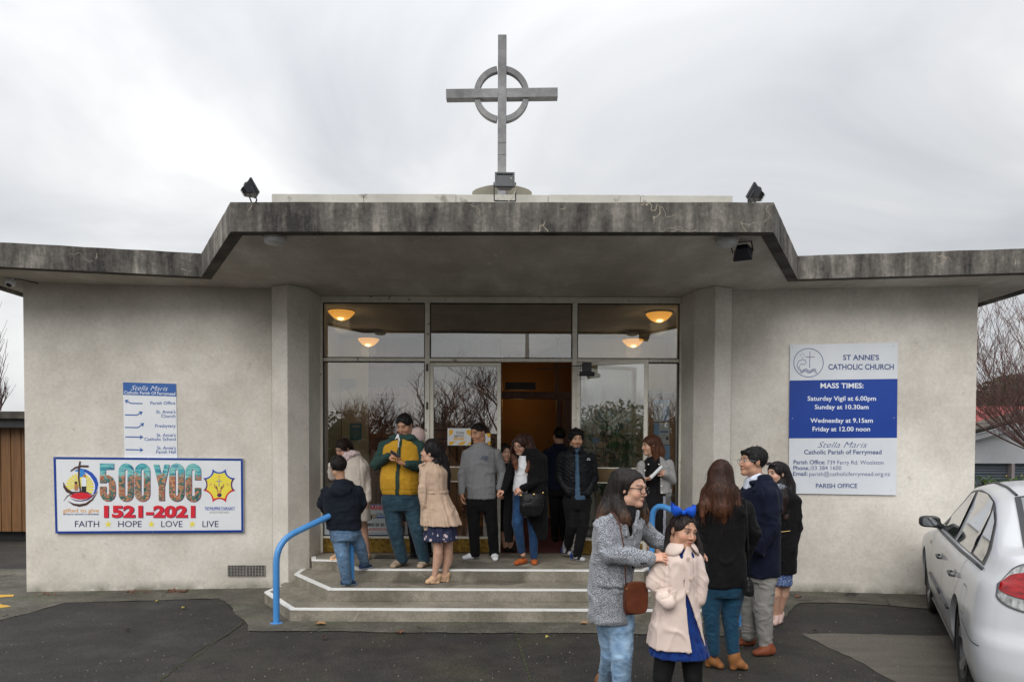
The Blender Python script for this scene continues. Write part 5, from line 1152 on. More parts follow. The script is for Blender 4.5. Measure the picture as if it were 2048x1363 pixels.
def relax(v, f, it=1, lam=.5):
    for _ in range(it):
        s = np.zeros_like(v); c = np.zeros(len(v), np.float32)
        for i in range(4):
            j = (i + 1) % 4; np.add.at(s, f[:, i], v[f[:, j]]); np.add.at(c, f[:, i], 1); np.add.at(s, f[:, j], v[f[:, i]]); np.add.at(c, f[:, j], 1)
        v = v + lam * (s / np.maximum(c, 1)[:, None] - v)
    return v
def mesh_np(name, v, f, m, parent, col=None, origin=None):
    me = bpy.data.meshes.new(name); me.vertices.add(len(v)); me.vertices.foreach_set('co', v.astype(np.float32).ravel()); me.loops.add(len(f) * 4); me.polygons.add(len(f))
    me.loops.foreach_set('vertex_index', f.ravel()); me.polygons.foreach_set('loop_start', np.arange(0, len(f) * 4, 4, dtype=np.int32))
    try: me.polygons.foreach_set('loop_total', np.full(len(f), 4, np.int32))
    except Exception: pass
    me.update(calc_edges=True); me.polygons.foreach_set('use_smooth', np.ones(len(f), bool))
    if col is not None:
        at = me.color_attributes.new('Col', 'FLOAT_COLOR', 'POINT'); c = np.ones((len(v), 4), np.float32); c[:, :3] = col; at.data.foreach_set('color', c.ravel())
    return link(name, me, m, parent, origin)
def joined(parts):
    V, Fs, C = [], [], []; k = 0
    for v, f, c in parts: V.append(v); Fs.append(f + k); C.append(c); k += len(v)
    return np.concatenate(V), np.concatenate(Fs), np.concatenate(C)

# ------------------------------------------------------------------ cloth and skin materials
def cloth(name, c, c2=None, rough=.85, bscale=220, bump=.35, sheen=.03, scale=9, bstretch=None):
    if name in MATS: return MATS[name]
    c2 = c2 or tuple(min(1, x * 1.3 + .002) for x in c)
    return mat(name, c, c2, scale=scale, rough=rough, bump=bump, bscale=bscale, bdist=.002, sheen=sheen, spec=.12, attr=True, bstretch=bstretch)
def skin_mat():
    m, nt, b = new_mat('skin'); N = nt.nodes.new; L = nt.links.new
    a = N('ShaderNodeAttribute'); a.attribute_name = 'Col'; tc = N('ShaderNodeTexCoord'); n = N('ShaderNodeTexNoise'); n.inputs['Scale'].default_value = 35; n.inputs['Detail'].default_value = 4; L(tc.outputs['Object'], n.inputs['Vector'])
    r = N('ShaderNodeValToRGB'); L(n.outputs[0], r.inputs[0]); e = r.color_ramp.elements; e[0].position = .3; e[0].color = (.86, .80, .80, 1); e[1].position = .7; e[1].color = (1, 1, 1, 1)
    x = N('ShaderNodeMix'); x.data_type = 'RGBA'; x.blend_type = 'MULTIPLY'; x.inputs[0].default_value = 1; L(a.outputs[0], x.inputs[6]); L(r.outputs[0], x.inputs[7]); L(x.outputs[2], b.inputs['Base Color'])
    b.inputs['Roughness'].default_value = .48; b.inputs['Specular IOR Level'].default_value = .4; b.inputs['Subsurface Weight'].default_value = .12; b.inputs['Subsurface Radius'].default_value = (.012, .004, .002); b.inputs['Subsurface Scale'].default_value = .6
    return m
M_skin = skin_mat()
def hair_mat(name):
    if name in MATS: return MATS[name]
    m, nt, b = new_mat(name); N = nt.nodes.new; L = nt.links.new
    a = N('ShaderNodeAttribute'); a.attribute_name = 'Col'; g = N('ShaderNodeNewGeometry'); mp = N('ShaderNodeMapping'); mp.inputs['Scale'].default_value = (210, 210, 9); L(g.outputs['Position'], mp.inputs[0])
    n = N('ShaderNodeTexNoise'); n.inputs['Scale'].default_value = 1; n.inputs['Detail'].default_value = 4; L(mp.outputs[0], n.inputs['Vector'])
    r = N('ShaderNodeValToRGB'); L(n.outputs[0], r.inputs[0]); e = r.color_ramp.elements; e[0].position = .35; e[0].color = (.55, .55, .55, 1); e[1].position = .7; e[1].color = (1.5, 1.5, 1.5, 1)
    x = N('ShaderNodeMix'); x.data_type = 'RGBA'; x.blend_type = 'MULTIPLY'; x.inputs[0].default_value = 1; L(a.outputs[0], x.inputs[6]); L(r.outputs[0], x.inputs[7]); L(x.outputs[2], b.inputs['Base Color'])
    bp = N('ShaderNodeBump'); bp.inputs['Strength'].default_value = .7; bp.inputs['Distance'].default_value = .004; L(n.outputs[0], bp.inputs['Height']); L(bp.outputs[0], b.inputs['Normal'])
    b.inputs['Roughness'].default_value = .5; b.inputs['Specular IOR Level'].default_value = .22
    return m
M_hair = hair_mat('hair_strands')

# ------------------------------------------------------------------ people
def frame_of(yaw, pitch=0, roll=0):
    """rows: side, forward, up. yaw 0 looks at -Y, + turns to +X; pitch + looks down"""
    y, p, r = R(yaw), R(pitch), R(roll); f0 = np.array([math.sin(y), -math.cos(y), 0]); up = np.array([0, 0, 1.0]); s = np.cross(up, f0)
    f = f0 * math.cos(p) - up * math.sin(p); u = up * math.cos(p) + f0 * math.sin(p); s2 = s * math.cos(r) + u * math.sin(r); u2 = u * math.cos(r) - s * math.sin(r)
    return np.stack([s2, f, u2]).astype(np.float32)
class Person:
    def __init__(s, Y, foot, fh, label, skin=(.50, .30, .20), cat='person', fine=1.0):
        s.Y = Y; s.base = PY(foot[0], foot[1], Y); s.base.z = fh; s.label = label; s.skin = np.array(skin, np.float32); s.isl = []; s.root = None; s.fine = fine; s.sc = FPX / Y; s.fh = fh
    def J(s, x, y, dy=0.0): return PY(x, y, s.Y + dy)
    def px(s, n): return n / s.sc
    def srings(s, rr):
        r = s.rings(rr); z0 = max(q[0] for q in r); return [(q[0] - (.006 if z0 - q[0] > .001 else 0), q[1], q[2], q[3] * min(1, .60 + .40 * (z0 - q[0]) / .115) if z0 - q[0] > .001 else q[3] * .95, q[4]) for q in r]
    def rings(s, rr, dy=0.0):
        """(py, px, half width px, depth m[, dy])"""
        o = []
        for q in rr:
            d = q[4] if len(q) > 4 else 0; p = s.J(q[1], q[0], dy + d); o.append((p.z, p.x, p.y, s.px(q[2]), q[3]))
        return o
    # --- body
    def head(s, x, y, H=.225, yaw=0, pitch=0, roll=0, dy=0.0, brow=(.035, .022, .018), lip=(.42, .13, .11), smile=0.0, h=.0042, stub=None, nk=(0, 0), dz=0, neck=True, jaw=1.0):
        c = V3(s.J(x, y, dy)); k = H * 1.015 / .225; fr = frame_of(yaw, pitch, roll); s.hc, s.hf, s.hk = c, fr, k
        W = lambda a, b, z: c + k * (a * fr[0] + b * fr[1] + z * fr[2]); s.W = W
        E = lambda a, r, **q: Ell(W(*a), [k * t for t in r], fr, **q)
        K = .016 * k
        pr = [E((0, -.012, .03), (.073, .092, .082)), E((0, .022, -.032), (.056 * jaw, .066, .072), k=.03 * k), E((0, .068, -.088), (.024 * jaw, .022, .018), k=.03 * k),
              E((.034, .055, -.026), (.026, .026, .026), k=.02), E((-.034, .055, -.026), (.026, .026, .026), k=.02), E((.045, .0, -.068), (.018, .035, .02), k=.025), E((-.045, .0, -.068), (.018, .035, .02), k=.025),
              Cap(W(-.032, .074, .030), W(.032, .074, .030), .012 * k, k=.014), E((.030, .100, .010), (.018, .020, .011), sub=True, k=.010), E((-.030, .100, .010), (.018, .020, .011), sub=True, k=.010),
              E((.029, .072, .009), (.0125, .0125, .0105), k=.002), E((-.029, .072, .009), (.0125, .0125, .0105), k=.002),
              Cap(W(0, .086, .016), W(0, .104, -.020), .0065 * k, .0095 * k, k=.008), E((.010, .093, -.025), (.008, .009, .007), k=.006), E((-.010, .093, -.025), (.008, .009, .007), k=.006),
              E((0, .087, -.050), (.022, .010, .006), k=.004), E((0, .086, -.059), (.018, .010, .007), k=.004), E((0, .100, -.0545), (.020, .008, .0013), sub=True, k=.002),
              E((.074, -.008, -.002), (.007, .017, .028), k=.006), E((-.074, -.008, -.002), (.007, .017, .028), k=.006)]
        if neck:
            nb = s.J(x + nk[0], y + nk[1], dy) if nk != (0, 0) else None
            b = V3(nb) if nb is not None else W(0, -.03, -.16)
            pr.append(Cap(W(0, -.018, -.06), b, .050 * k, .056 * k, k=.03))
        v, f = net(pr, h * k, K); v = relax(v, f, 1, .35)
        q = (v - c) @ fr.T / k; a, b, z = q[:, 0], q[:, 1], q[:, 2]; A = np.abs(a)
        col = np.tile(s.skin, (len(v), 1)); mixc = lambda mask, cc: col.__setitem__(slice(None), col * (1 - mask[:, None]) + np.array(cc, np.float32) * mask[:, None])
        g = lambda d, w: np.clip(1 - d / w, 0, 1)
        mixc(.45 * g(np.hypot(A - .042, (z + .025) / .8), .030) * (b > .03), s.skin * np.array([1.25, .82, .78]))        # cheeks
        mixc(.3 * g(np.hypot(a, z + .022), .02) * (b > .08), s.skin * np.array([1.15, .8, .75]))
        lipm = np.clip(1.6 - np.hypot(a / .022, (z + .0545 - smile * a * a * 20) / .0105) * 1.5, 0, 1) * (b > .075); mixc(lipm * .9, lip)
        mixc((np.abs(z + .0545 - smile * a * a * 25) < .0022) * (A < .021) * (b > .07) * .8, np.array(lip) * .35)
        arch = .0325 + .004 * np.cos((A - .03) / .018 * 1.4); mixc(np.clip(1.5 - np.abs(z - arch) / .0052 * 1.2, 0, 1) * (A > .012) * (A < .050) * (b > .045) * .9, brow)
        ey = np.hypot((A - .029) / .0135, (z - .0085) / .0052); mixc(np.clip((1.12 - ey) * 6, 0, 1) * (b > .06), (.42, .37, .34)); mixc(np.clip((1 - np.hypot(A - .029, z - .009) / .0060) * 5, 0, 1) * (b > .06), (.018, .010, .008))
        mixc(np.clip(1 - np.abs(z - .0155 + ((A - .029) ** 2) * 16) / .0030, 0, 1) * (A > .013) * (A < .045) * (b > .06), (.02, .013, .012))
        if stub:
            mm = (np.hypot(a / .030, (z + .038) / .007) < 1) & (b > .07) | (np.hypot(a / .014, (z + .080) / .012) < 1) & (b > .06); mixc(mm * stub, (.03, .02, .018))
        s.isl.append((v, f, col)); s.chin = W(0, .07, -.10); return s
    def hand(s, w, d, n, thumb, size=1.0, curl=25, spread=1.0, h=.0042, grip=None):
        """w wrist point, d direction of the fingers, n palm normal, thumb +1/-1 side"""
        w = V3(w); d = V3(d) / np.linalg.norm(V3(d)); n = V3(n); n = n - d * (n @ d); n /= np.linalg.norm(n); t = np.cross(d, n) * thumb; z = size
        P = lambda a, b, c: w + z * (a * d + b * t + c * n); pr = [ECap(P(-.02, 0, 0), P(.02, 0, 0), .026 * z, .03 * z, .019 * z, .016 * z, t), ECap(P(.02, 0, 0), P(.075, .002, 0), .030 * z, .036 * z, .015 * z, .013 * z, t), Ell(P(.03, .022, .008), [.02 * z] * 3)]
        for i, (b, L_, r) in enumerate(((.030, .070, .0085), (.0105, .078, .0088), (-.010, .072, .0085), (-.029, .056, .0075))):
            a0 = R(curl * .55 + i * 4); p = P(.078 - .004 * abs(i - 1), b, 0); an = 0; prev = p
            for j, fr_ in enumerate((.44, .31, .25)):
                an += a0 * (1.0 if j == 0 else 1.25); dd = d * math.cos(an) + n * math.sin(an) + t * (.06 * (1.5 - i)) * spread; dd = dd / np.linalg.norm(dd); q = prev + dd * L_ * fr_ * z
                pr.append(Cap(prev, q, r * z * (1 - .08 * j), r * z * (1 - .08 * (j + 1)), k=.004)); prev = q
        p0 = P(.02, .026, .008); dd = d * .72 + t * .55 + n * .35; dd /= np.linalg.norm(dd); p1 = p0 + dd * .038 * z; dd2 = d * .9 + t * .12 + n * .42; dd2 /= np.linalg.norm(dd2); p2 = p1 + dd2 * .034 * z
        pr += [Cap(p0, p1, .0125 * z, .0105 * z, k=.008), Cap(p1, p2, .0105 * z, .0085 * z, k=.004)]
        v, f = net(pr, h * z, .008 * z); col = np.tile(s.skin * np.array([1.02, .95, .93], np.float32), (len(v), 1)); s.isl.append((v, f, col)); return s
    def flesh(s, prims, h=.011, k=.03):
        v, f = net(prims, h, k); s.isl.append((v, f, np.tile(s.skin, (len(v), 1)))); return s
    def finish(s, pose):
        """coarse body under the clothes, joined with head and hands into one body mesh"""
        ts = pose.get('ts', .74); pr = [Loft([(r[0], r[1], r[2], r[3] * ts, r[4] * ts) for r in pose['torso']])]
        for ch in pose.get('limbs', []):
            for a, b, ra, rb in ch: pr.append(Cap(a, b, ra, rb, k=.03))
        s.flesh(pr, pose.get('h', .013))
        v, f, c = joined(s.isl); s.root = mesh_np('person', v, f, M_skin, None, c, s.base); tag(s.root, s.label, 'person'); return s.root
    # --- clothes
    def wear(s, name, m, prims, h=.009, k=.022, fold=.005, ff=(9, 9, 5), col=None, fine=None, fold2=.0025, label=None, crease=None, parent=None, seams=()):
        if name in ('jeans', 'chinos', 'trousers'): fold *= .7; fold2 *= .8
        v, f = net(prims, h * s.fine, k); v = relax(v, f, 2, .3); n = vnormals(v, f); o = V3(s.base); p = (v - o) * np.array(ff, np.float32)
        w = vnoise(p + 3.3); w2 = vnoise(p * 1.7 + 17.1); d = .8 * fold * (1.5 * np.exp(-(w / .13) ** 2) - .45 + .6 * np.exp(-(w2 / .12) ** 2) - .2 + .5 * w2) + fold2 * vnoise(p * 3.1 + 9)
        if crease is not None:
            for (c, rad, amp, freq) in crease:       # tight creases around a joint
                q = v - V3(c); dist = np.linalg.norm(q, axis=1); g = np.clip(1.3 - 1.3 * dist / rad, 0, 1); ss = np.sin(q[:, 2] * freq * .62 + 4.5 * vnoise(v * 9) + (q[:, 0] + q[:, 1]) * freq * .45); d = d + g * amp * .62 * (2.0 * (1 - np.abs(ss)) ** 2.2 - .7)
        for sm_ in seams:                                        # (points px, dy, depth, half width): a groove or welt along a traced line
            pts, dy, am, wd = sm_[:4]; q = [s.J(a, b, dy) for a, b in pts]; best = np.full(len(v), 9.0, np.float32)
            for A, B in zip(q[:-1], q[1:]):
                ab = np.array([B.x - A.x, B.z - A.z]); w_ = v[:, [0, 2]] - np.array([A.x, A.z]); t = np.clip(w_ @ ab / (ab @ ab), 0, 1); best = np.minimum(best, np.linalg.norm(w_ - t[:, None] * ab, axis=1))
            d = d + am * np.exp(-(best / wd) ** 2) * (n[:, 1] < .25)
        v = v + n * d[:, None]; cc = np.ones((len(v), 3), np.float32)
        if col is not None: cc = col(v, n, cc)
        return s.add(name, v, f, m, cc, label, parent)
    def add(s, name, v, f, m, c, label=None, parent=None):
        s.q = getattr(s, 'q', []); s.q.append((name, v, f, m, c, label)); return s
    def flush(s):
        for name, v, f, m, c, label in s.q:
            o = mesh_np(name, v, f, m, s.root, c)
            if label: o['label'] = label
            if name == 'loose_strands': o['kind'] = 'stuff'
        s.q = []
    def hair(s, prims, base=(.012, .009, .008), tip=None, zr=None, h=.0055, k=.014, groove=.0035, face=True, facec=(0, .108, -.022), facer=(.062, .078, .108), short=False, streak=.35, cap=(.083, .103, .094), low=-.03, name='hair'):
        if short and cap == (.083, .103, .094): cap = (.079, .099, .090)
        W, kk, fr = s.W, s.hk, s.hf
        pr = [Ell(W(0, -.014, .034), [kk * t for t in cap], fr)] if cap else []
        if short: pr.append(Half(W(0, .0, low), -fr[2] * .94 + fr[1] * .35, k=.01))
        pr += [q for q in prims if not q.sub]
        if face: pr.append(Ell(W(*facec), [kk * t for t in facer], fr, sub=True, k=.01))
        pr += [q for q in prims if q.sub]
        v, f = net(pr, h * s.fine, k); v = relax(v, f, 1, .3); n = vnormals(v, f)
        g = vnoise(v * np.array([130, 130, 7], np.float32)) + .6 * vnoise(v * np.array([55, 55, 4], np.float32) + 5)
        v = v + n * (g * groove)[:, None]; b = np.array(base, np.float32); cc = np.tile(b, (len(v), 1))
        if tip is not None:
            z0, z1 = zr; t = np.clip((z0 - v[:, 2] + .03 * g) / (z0 - z1), 0, 1) ** 1.2; cc = cc * (1 - t[:, None]) + np.array(tip, np.float32) * t[:, None]
        cc = np.maximum(cc * (1 + streak * g)[:, None], .001); s.add(name, v, f, M_hair, cc)
        # loose strands lying on and just off the surface
        ns = 700 if short else (620 if face else 800); lq = (v - s.hc) @ fr.T / kk; okv = np.flatnonzero(~((lq[:, 1] > .015) & (np.abs(lq[:, 0]) < .072) & (lq[:, 2] < .085) & (lq[:, 2] > -.10))); ii = okv[rng.integers(0, len(okv), ns)]; q = v[ii] + n[ii] * .001; nn = n[ii]; vv = []; ff = []; c2 = []; sd_ = np.cross(nn, np.array([0, 0, 1.0])); sd_ /= np.maximum(1e-6, np.linalg.norm(sd_, axis=1))[:, None]
        dn = np.array([0, 0, -1.0]) - nn * (-nn[:, 2:3]); dn = dn + sd_ * rng.normal(0, .16, (ns, 1)) + nn * rng.normal(.10 if not short else .28, .10, (ns, 1)); dn /= np.maximum(1e-6, np.linalg.norm(dn, axis=1))[:, None]; st = (.007 if short else .016) * rng.uniform(.6, 1.5, (ns, 1)); m_ = 4
        for j in range(m_ + 1):
            wd = .0011 * (1 - j / m_ * .8); p_ = q + dn * st * j + np.array([0, 0, -1.0]) * (st * j * j * .05); vv += [p_ - sd_ * wd, p_ + sd_ * wd]; c2 += [cc[ii] * 1.25] * 2
        k_ = np.arange(ns); ff = np.concatenate([np.stack([k_ + ns * 2 * j, k_ + ns * (2 * j + 1), k_ + ns * (2 * j + 3), k_ + ns * (2 * j + 2)], 1) for j in range(m_)])
        return s.add('loose_strands', np.concatenate(vv).astype(np.float32), ff.astype(np.int32), M_hair, np.concatenate(c2))
    def shoe(s, heel, toe, m, floor=None, w=.043, hgt=.07, sole=.022, solec=(3, 3, 3), heelh=0.0, h=.006, name='shoe', ankle=None, open_=False, colf=None, block=False, dz=0.0, tip=1.0):
        """heel/toe ground points; sole colour multiplies the material colour"""
        a, b = V3(heel), V3(toe); fl = floor if floor is not None else s.fh; a[2] = fl; b[2] = fl; dz = np.array([0, 0, dz]); d = (b - a); L_ = np.linalg.norm(d); d = d / L_; up = np.array([0, 0, 1.0]); sd = np.cross(d, up)
        hh = up * heelh
        P = lambda t, z: a + d * L_ * t + up * z + hh * max(0, 1 - t * 1.5) ** 1.0
        pr = [ECap(P(.14, .034), P(.45, .036), .036, w * .92, .036, .036, sd), ECap(P(.45, .034), P(.86, .026), w * .92, w * .82 * tip, .036, .026, sd, k=.02)]
        if not open_: pr += [ECap(P(.16, .05), P(.24, hgt + .012), .036, .036, .04, .036, sd, k=.02), ECap(P(.3, .05), P(.58, .045), .034, .038, .03, .026, sd, k=.02)]
        if ankle is not None: pr.append(Cap(P(.20, .07), V3(ankle), .043, .045, k=.02))
        if heelh > 0:
            q = P(.12, 0); pr.append(ECap(a + d * L_ * .13 + up * .01, P(.16, .02), .026 if block else .018, .034, .026, .034, sd, k=.01))
            if not block: pr.append(ECap(a + d * L_ * .15 + up * .008, P(.62, .012), .024, .036, .012, .014, sd, k=.012))
        if open_: pr.append(Ell(P(.30, .085), [L_ * .30, .032, .035], np.stack([d, sd, up]).astype(np.float32), sub=True, k=.006))
        pr.append(Half(np.array([a[0], a[1], fl + .001]), (0, 0, -1), k=.002))
        v, f = net(pr, h, .012); cc = np.ones((len(v), 3), np.float32); zz = v[:, 2] - fl - np.clip(heelh * (1 - ((v - a) @ d) / L_ * 1.5), 0, 1) * (0 if block else 0)
        if sole: cc[zz < sole] = solec
        if colf is not None: cc = colf((v - a) @ d / L_, zz, v, cc)
        if heelh == 0 and (dz != 0).any(): v = v + dz
        return s.add(name, v, f, m, cc)
    def glasses(s, m, r=(.024, .019), th=.0022, z=.006, thick=1.0):
        W = s.W; mb = MB(); g = []
        for sx in (-1, 1):
            pts = []
            for i in range(19):
                t = 2 * math.pi * i / 18; c_, s_ = math.cos(t), math.sin(t); e = .8; x = sx * .031 + r[0] * math.copysign(abs(c_) ** e, c_); zz = z + r[1] * math.copysign(abs(s_) ** e, s_); pts.append(W(x, .108 - abs(x) * .18, zz))
            mb.tube(pts, th * thick, 5, caps=False); mb.tube([W(sx * .055, .098, z + .008), W(sx * .074, .05, z + .008), W(sx * .078, -.01, z + .002)], th * thick, 5)
        mb.tube([W(-.008, .108, z + .004), W(.008, .108, z + .004)], th * thick, 5); s.gl = (mb, m)
    def attach(s, mb, name, m, smooth='auto'): return mb.build(name, m, s.root, smooth=smooth)
def chain(J, pts, rs):
    """limb prims from traced joints"""
    P = [V3(J(*p)) for p in pts]; return [(P[i], P[i + 1], rs[i], rs[i + 1]) for i in range(len(P) - 1)]
def caps(ch, add=0.0, mul=1.0, k=None): return [Cap(a, b, ra * mul + add, rb * mul + add, k=k if k is not None else (.022 if i == 0 else .007)) for i, (a, b, ra, rb) in enumerate(ch)]
# ================================================================== white saloon car parked at the right
CO = Vector((3.25, 4.80, 0)); CD = Vector((1.21, 2.36, 0)).normalized(); CL = Vector((-CD.y, CD.x, 0))
def CW(x, y, z): return CO + CD * x + CL * (y - .80) + Vector((0, 0, z))
car = empty('parked_car', CW(1.3, 0, 0), 'white saloon car parked at the right edge, seen from its rear left', 'car')
_I = lambda x, xs, ys: float(np.interp(x, xs, ys))
def sm(x, xs, ys):
    return (_I(x - .05, xs, ys) + 2 * _I(x, xs, ys) + _I(x + .05, xs, ys)) / 4
ztop = lambda x: sm(x, [-1.12, -1.02, -.80, -.66, -.30, .08, .45, .95, 1.35, 1.75, 2.18, 2.6, 3.2, 3.6, 3.72], [1.08, 1.135, 1.15, 1.155, 1.30, 1.432, 1.475, 1.49, 1.455, 1.26, 1.02, .965, .88, .76, .70])
def zsh(x): return sm(x, [-1.12, -.66, .08, 1.35, 2.18, 3.72], [.10, .10, .11, .11, .12, .16])       # depth of the rounded shoulder below the top
SWX = [.16, .22, .36, .52, .62, .72, .86, .93, .965, 1.05, 1.25, 1.42, 1.52]; SWY = [.78, .835, .878, .896, .898, .893, .872, .852, .815, .770, .690, .635, .61]
def W0(x, z):
    w = sm(z, SWX, SWY) if False else _I(z, SWX, SWY)
    return w * (1 - .035 * max(0, (x - 2.6) / 1.1) ** 2)
xe = lambda z: _I(z, [.16, .30, .45, .60, .66, .80, 1.0, 1.10, 1.5], [-.98, -1.10, -1.125, -1.11, -1.075, -1.06, -1.03, -1.0, -1.0])
xf = lambda z: _I(z, [.16, .4, .6, .8, 1.5], [3.55, 3.70, 3.70, 3.6, 3.5])
zb = .19; RL = .42; PW = 2.6
def wid(x, z, t=None):
    """half width at x, z including the top rounding and the rounded rear / front corners"""
    zt_ = ztop(x); h = zsh(x); w = W0(x, z)
    if z > zt_ - h: w *= max(0, 1 - ((z - zt_ + h) / h) ** PW) ** (1 / PW)
    e = (x - xe(z)) / RL
    if e < 1: w *= max(0, 1 - (1 - max(0, e)) ** 3.2) ** (1 / 3.2)
    e = (xf(z) - x) / .6
    if e < 1: w *= max(0, 1 - (1 - max(0, e)) ** 2.6) ** (1 / 2.6)
    return w
xs_ = sorted(set([round(-1.125 + RL * (1 - math.cos(a * math.pi / 32) ** (2 / 3.2)), 5) for a in range(17)] + [round(v, 3) for v in np.arange(-.70, 3.1, .06)] + [round(3.70 - .6 * (1 - math.cos(a * math.pi / 20) ** (2 / 2.6)), 4) for a in range(11)]))
nz = 34; vs = []; S = len(xs_)
for i, x0 in enumerate(xs_):
    col_ = []
    for j in range(nz + 1):
        v = j / nz; zt0 = ztop(x0)
        if v < .8: z = zb + (zt0 - zsh(x0) - zb) * v / .8
        else: z = zt0 - zsh(x0) + zsh(x0) * math.sin((v - .8) / .2 * math.pi / 2)
        e = (x0 + 1.125) / RL; x = x0
        if x0 < -.70: x = xe(z) + (x0 + 1.125) / .425 * (-.70 - xe(z))
        if x0 > 3.1: x = 3.1 + (x0 - 3.1) / .6 * (xf(z) - 3.1)
        w = wid(x, z)
        if j == nz: w = 0
        col_.append((x, w, z))
    vs.append(col_)
V_ = []; F_ = []
R_ = 2 * nz + 1
for c_ in vs: V_ += [CW(x, w, z) for x, w, z in c_] + [CW(x, -w, z) for x, w, z in reversed(c_[:-1])]
for i in range(S - 1):
    for k in range(R_):
        k2 = (k + 1) % R_; F_.append((i * R_ + k, i * R_ + k2, (i + 1) * R_ + k2, (i + 1) * R_ + k))
F_ += [tuple(range(R_)), tuple((S - 1) * R_ + k for k in reversed(range(R_)))]
M_car = mat('white_car_paint', (.53, .545, .57), (.56, .575, .595), scale=1.5, rough=.3, coat=.45, spec=.5)
M_tyre = mat('tyre_rubber', (.012, .012, .012), (.022, .022, .022), scale=20, rough=.85); M_rim_ = mat('alloy_rim', (.36, .37, .39), (.44, .45, .47), scale=12, rough=.3, metal=.85)
M_trim = flat('black_trim', (.014, .014, .016), .4); M_liner = flat('arch_liner', (.006, .006, .006), .9); M_grtrim = flat('grey_trim', (.035, .037, .042), .45)
M_cgl = glass_mat('car_glass', (.30, .34, .33), boost=2.6, dirt=.06)
body = MB(); body.add(V_, F_); bo = body.build('body', M_car, car, smooth=True); bm = bmesh.new(); bm.from_mesh(bo.data); bmesh.ops.remove_doubles(bm, verts=bm.verts, dist=.0004); bmesh.ops.recalc_face_normals(bm, faces=bm.faces); bm.to_mesh(bo.data); bm.free()
AX = [(0.0, .325), (2.72, .325)]
cut = MB()
for ax_, az in AX:
    for sy in (-1, 1): cut.lathe(CW(ax_, sy * 1.1, az), CL * -sy, [(.0, 0), (.365, 0), (.365, .52), (0, .52)], 40)
# cabin void behind the side glass
co_ = cut.build('cutter', M_car); bmc = bmesh.new(); bmc.from_mesh(co_.data); bmesh.ops.remove_doubles(bmc, verts=bmc.verts, dist=.0005); bmesh.ops.recalc_face_normals(bmc, faces=bmc.faces); bmc.to_mesh(co_.data); bmc.free()
md = bo.modifiers.new('arches', 'BOOLEAN'); md.operation = 'DIFFERENCE'; md.solver = 'EXACT'
# the cutter lives in world space: move into the body's
co_.location = (0, 0, 0); md.object = co_; bpy.context.view_layer.update()
me2 = bpy.data.meshes.new_from_object(bo.evaluated_get(bpy.context.evaluated_depsgraph_get()))
if len(me2.polygons) > 500: bo.modifiers.clear(); bo.data = me2
else: bo.modifiers.clear()
bpy.data.objects.remove(co_)
bo.data.polygons.foreach_set('use_smooth', [True] * len(bo.data.polygons))
try: bo.data.set_sharp_from_angle(angle=R(38))
except Exception: pass
def side(x, z, e=.003, sy=1):
    z = min(z, ztop(x) - .088) if -.75 < x < 2.1 and z > .9 else z
    return CW(x, sy * (wid(x, z) + e), z)
def patch(name, poly, m, e=.004, n=14, parent=None, sy=1, smooth=True):
    """conforming patch on the flank for a convex-ish outline given in (x, z)"""
    xs = [p[0] for p in poly]; lo, hi = min(xs), max(xs); mb = MB(); rows = []
    def span(x):
        zz = []
        for i in range(len(poly)):
            a, b = poly[i], poly[(i + 1) % len(poly)]
            if min(a[0], b[0]) - 1e-9 <= x <= max(a[0], b[0]) + 1e-9 and abs(a[0] - b[0]) > 1e-9: zz.append(a[1] + (b[1] - a[1]) * (x - a[0]) / (b[0] - a[0]))
        return (min(zz), max(zz)) if zz else None
    for i in range(n + 1):
        x = lo + (hi - lo) * min(.9995, max(.0005, i / n)); z0, z1 = span(x); rows.append([side(x, z0 + (z1 - z0) * j / 6, e, sy) for j in range(7)])
    v = [p for r in rows for p in r]; mb.add(v, [(7 * i + j, 7 * i + j + 1, 7 * i + 8 + j, 7 * i + 7 + j) for i in range(n) for j in range(6)])
    return mb.build(name, m, parent or car, smooth=smooth)
def line_on(name, pts, w, m, e=.003, sy=1, parent=None, proud=0.0, n=4):
    P_ = []
    for a, b in zip(pts[:-1], pts[1:]):
        for i in range(n): t = i / n; P_.append((a[0] + (b[0] - a[0]) * t, a[1] + (b[1] - a[1]) * t))
    P_.append(pts[-1]); mb = MB()
    if proud: mb.tube([side(x, z, e, sy) for x, z in P_], w, 6, flat_=None)
    else:
        v = []
        for i, (x, z) in enumerate(P_):
            a = P_[max(0, i - 1)]; b = P_[min(len(P_) - 1, i + 1)]; dx, dz = b[0] - a[0], b[1] - a[1]; q = math.hypot(dx, dz) or 1; nx, nz_ = -dz / q * w / 2, dx / q * w / 2
            v += [side(x + nx, z + nz_, e, sy), side(x - nx, z - nz_, e, sy)]
        mb.add(v, [(2 * i, 2 * i + 1, 2 * i + 3, 2 * i + 2) for i in range(len(P_) - 1)])
    return mb.build(name, m, parent or car, smooth=True)
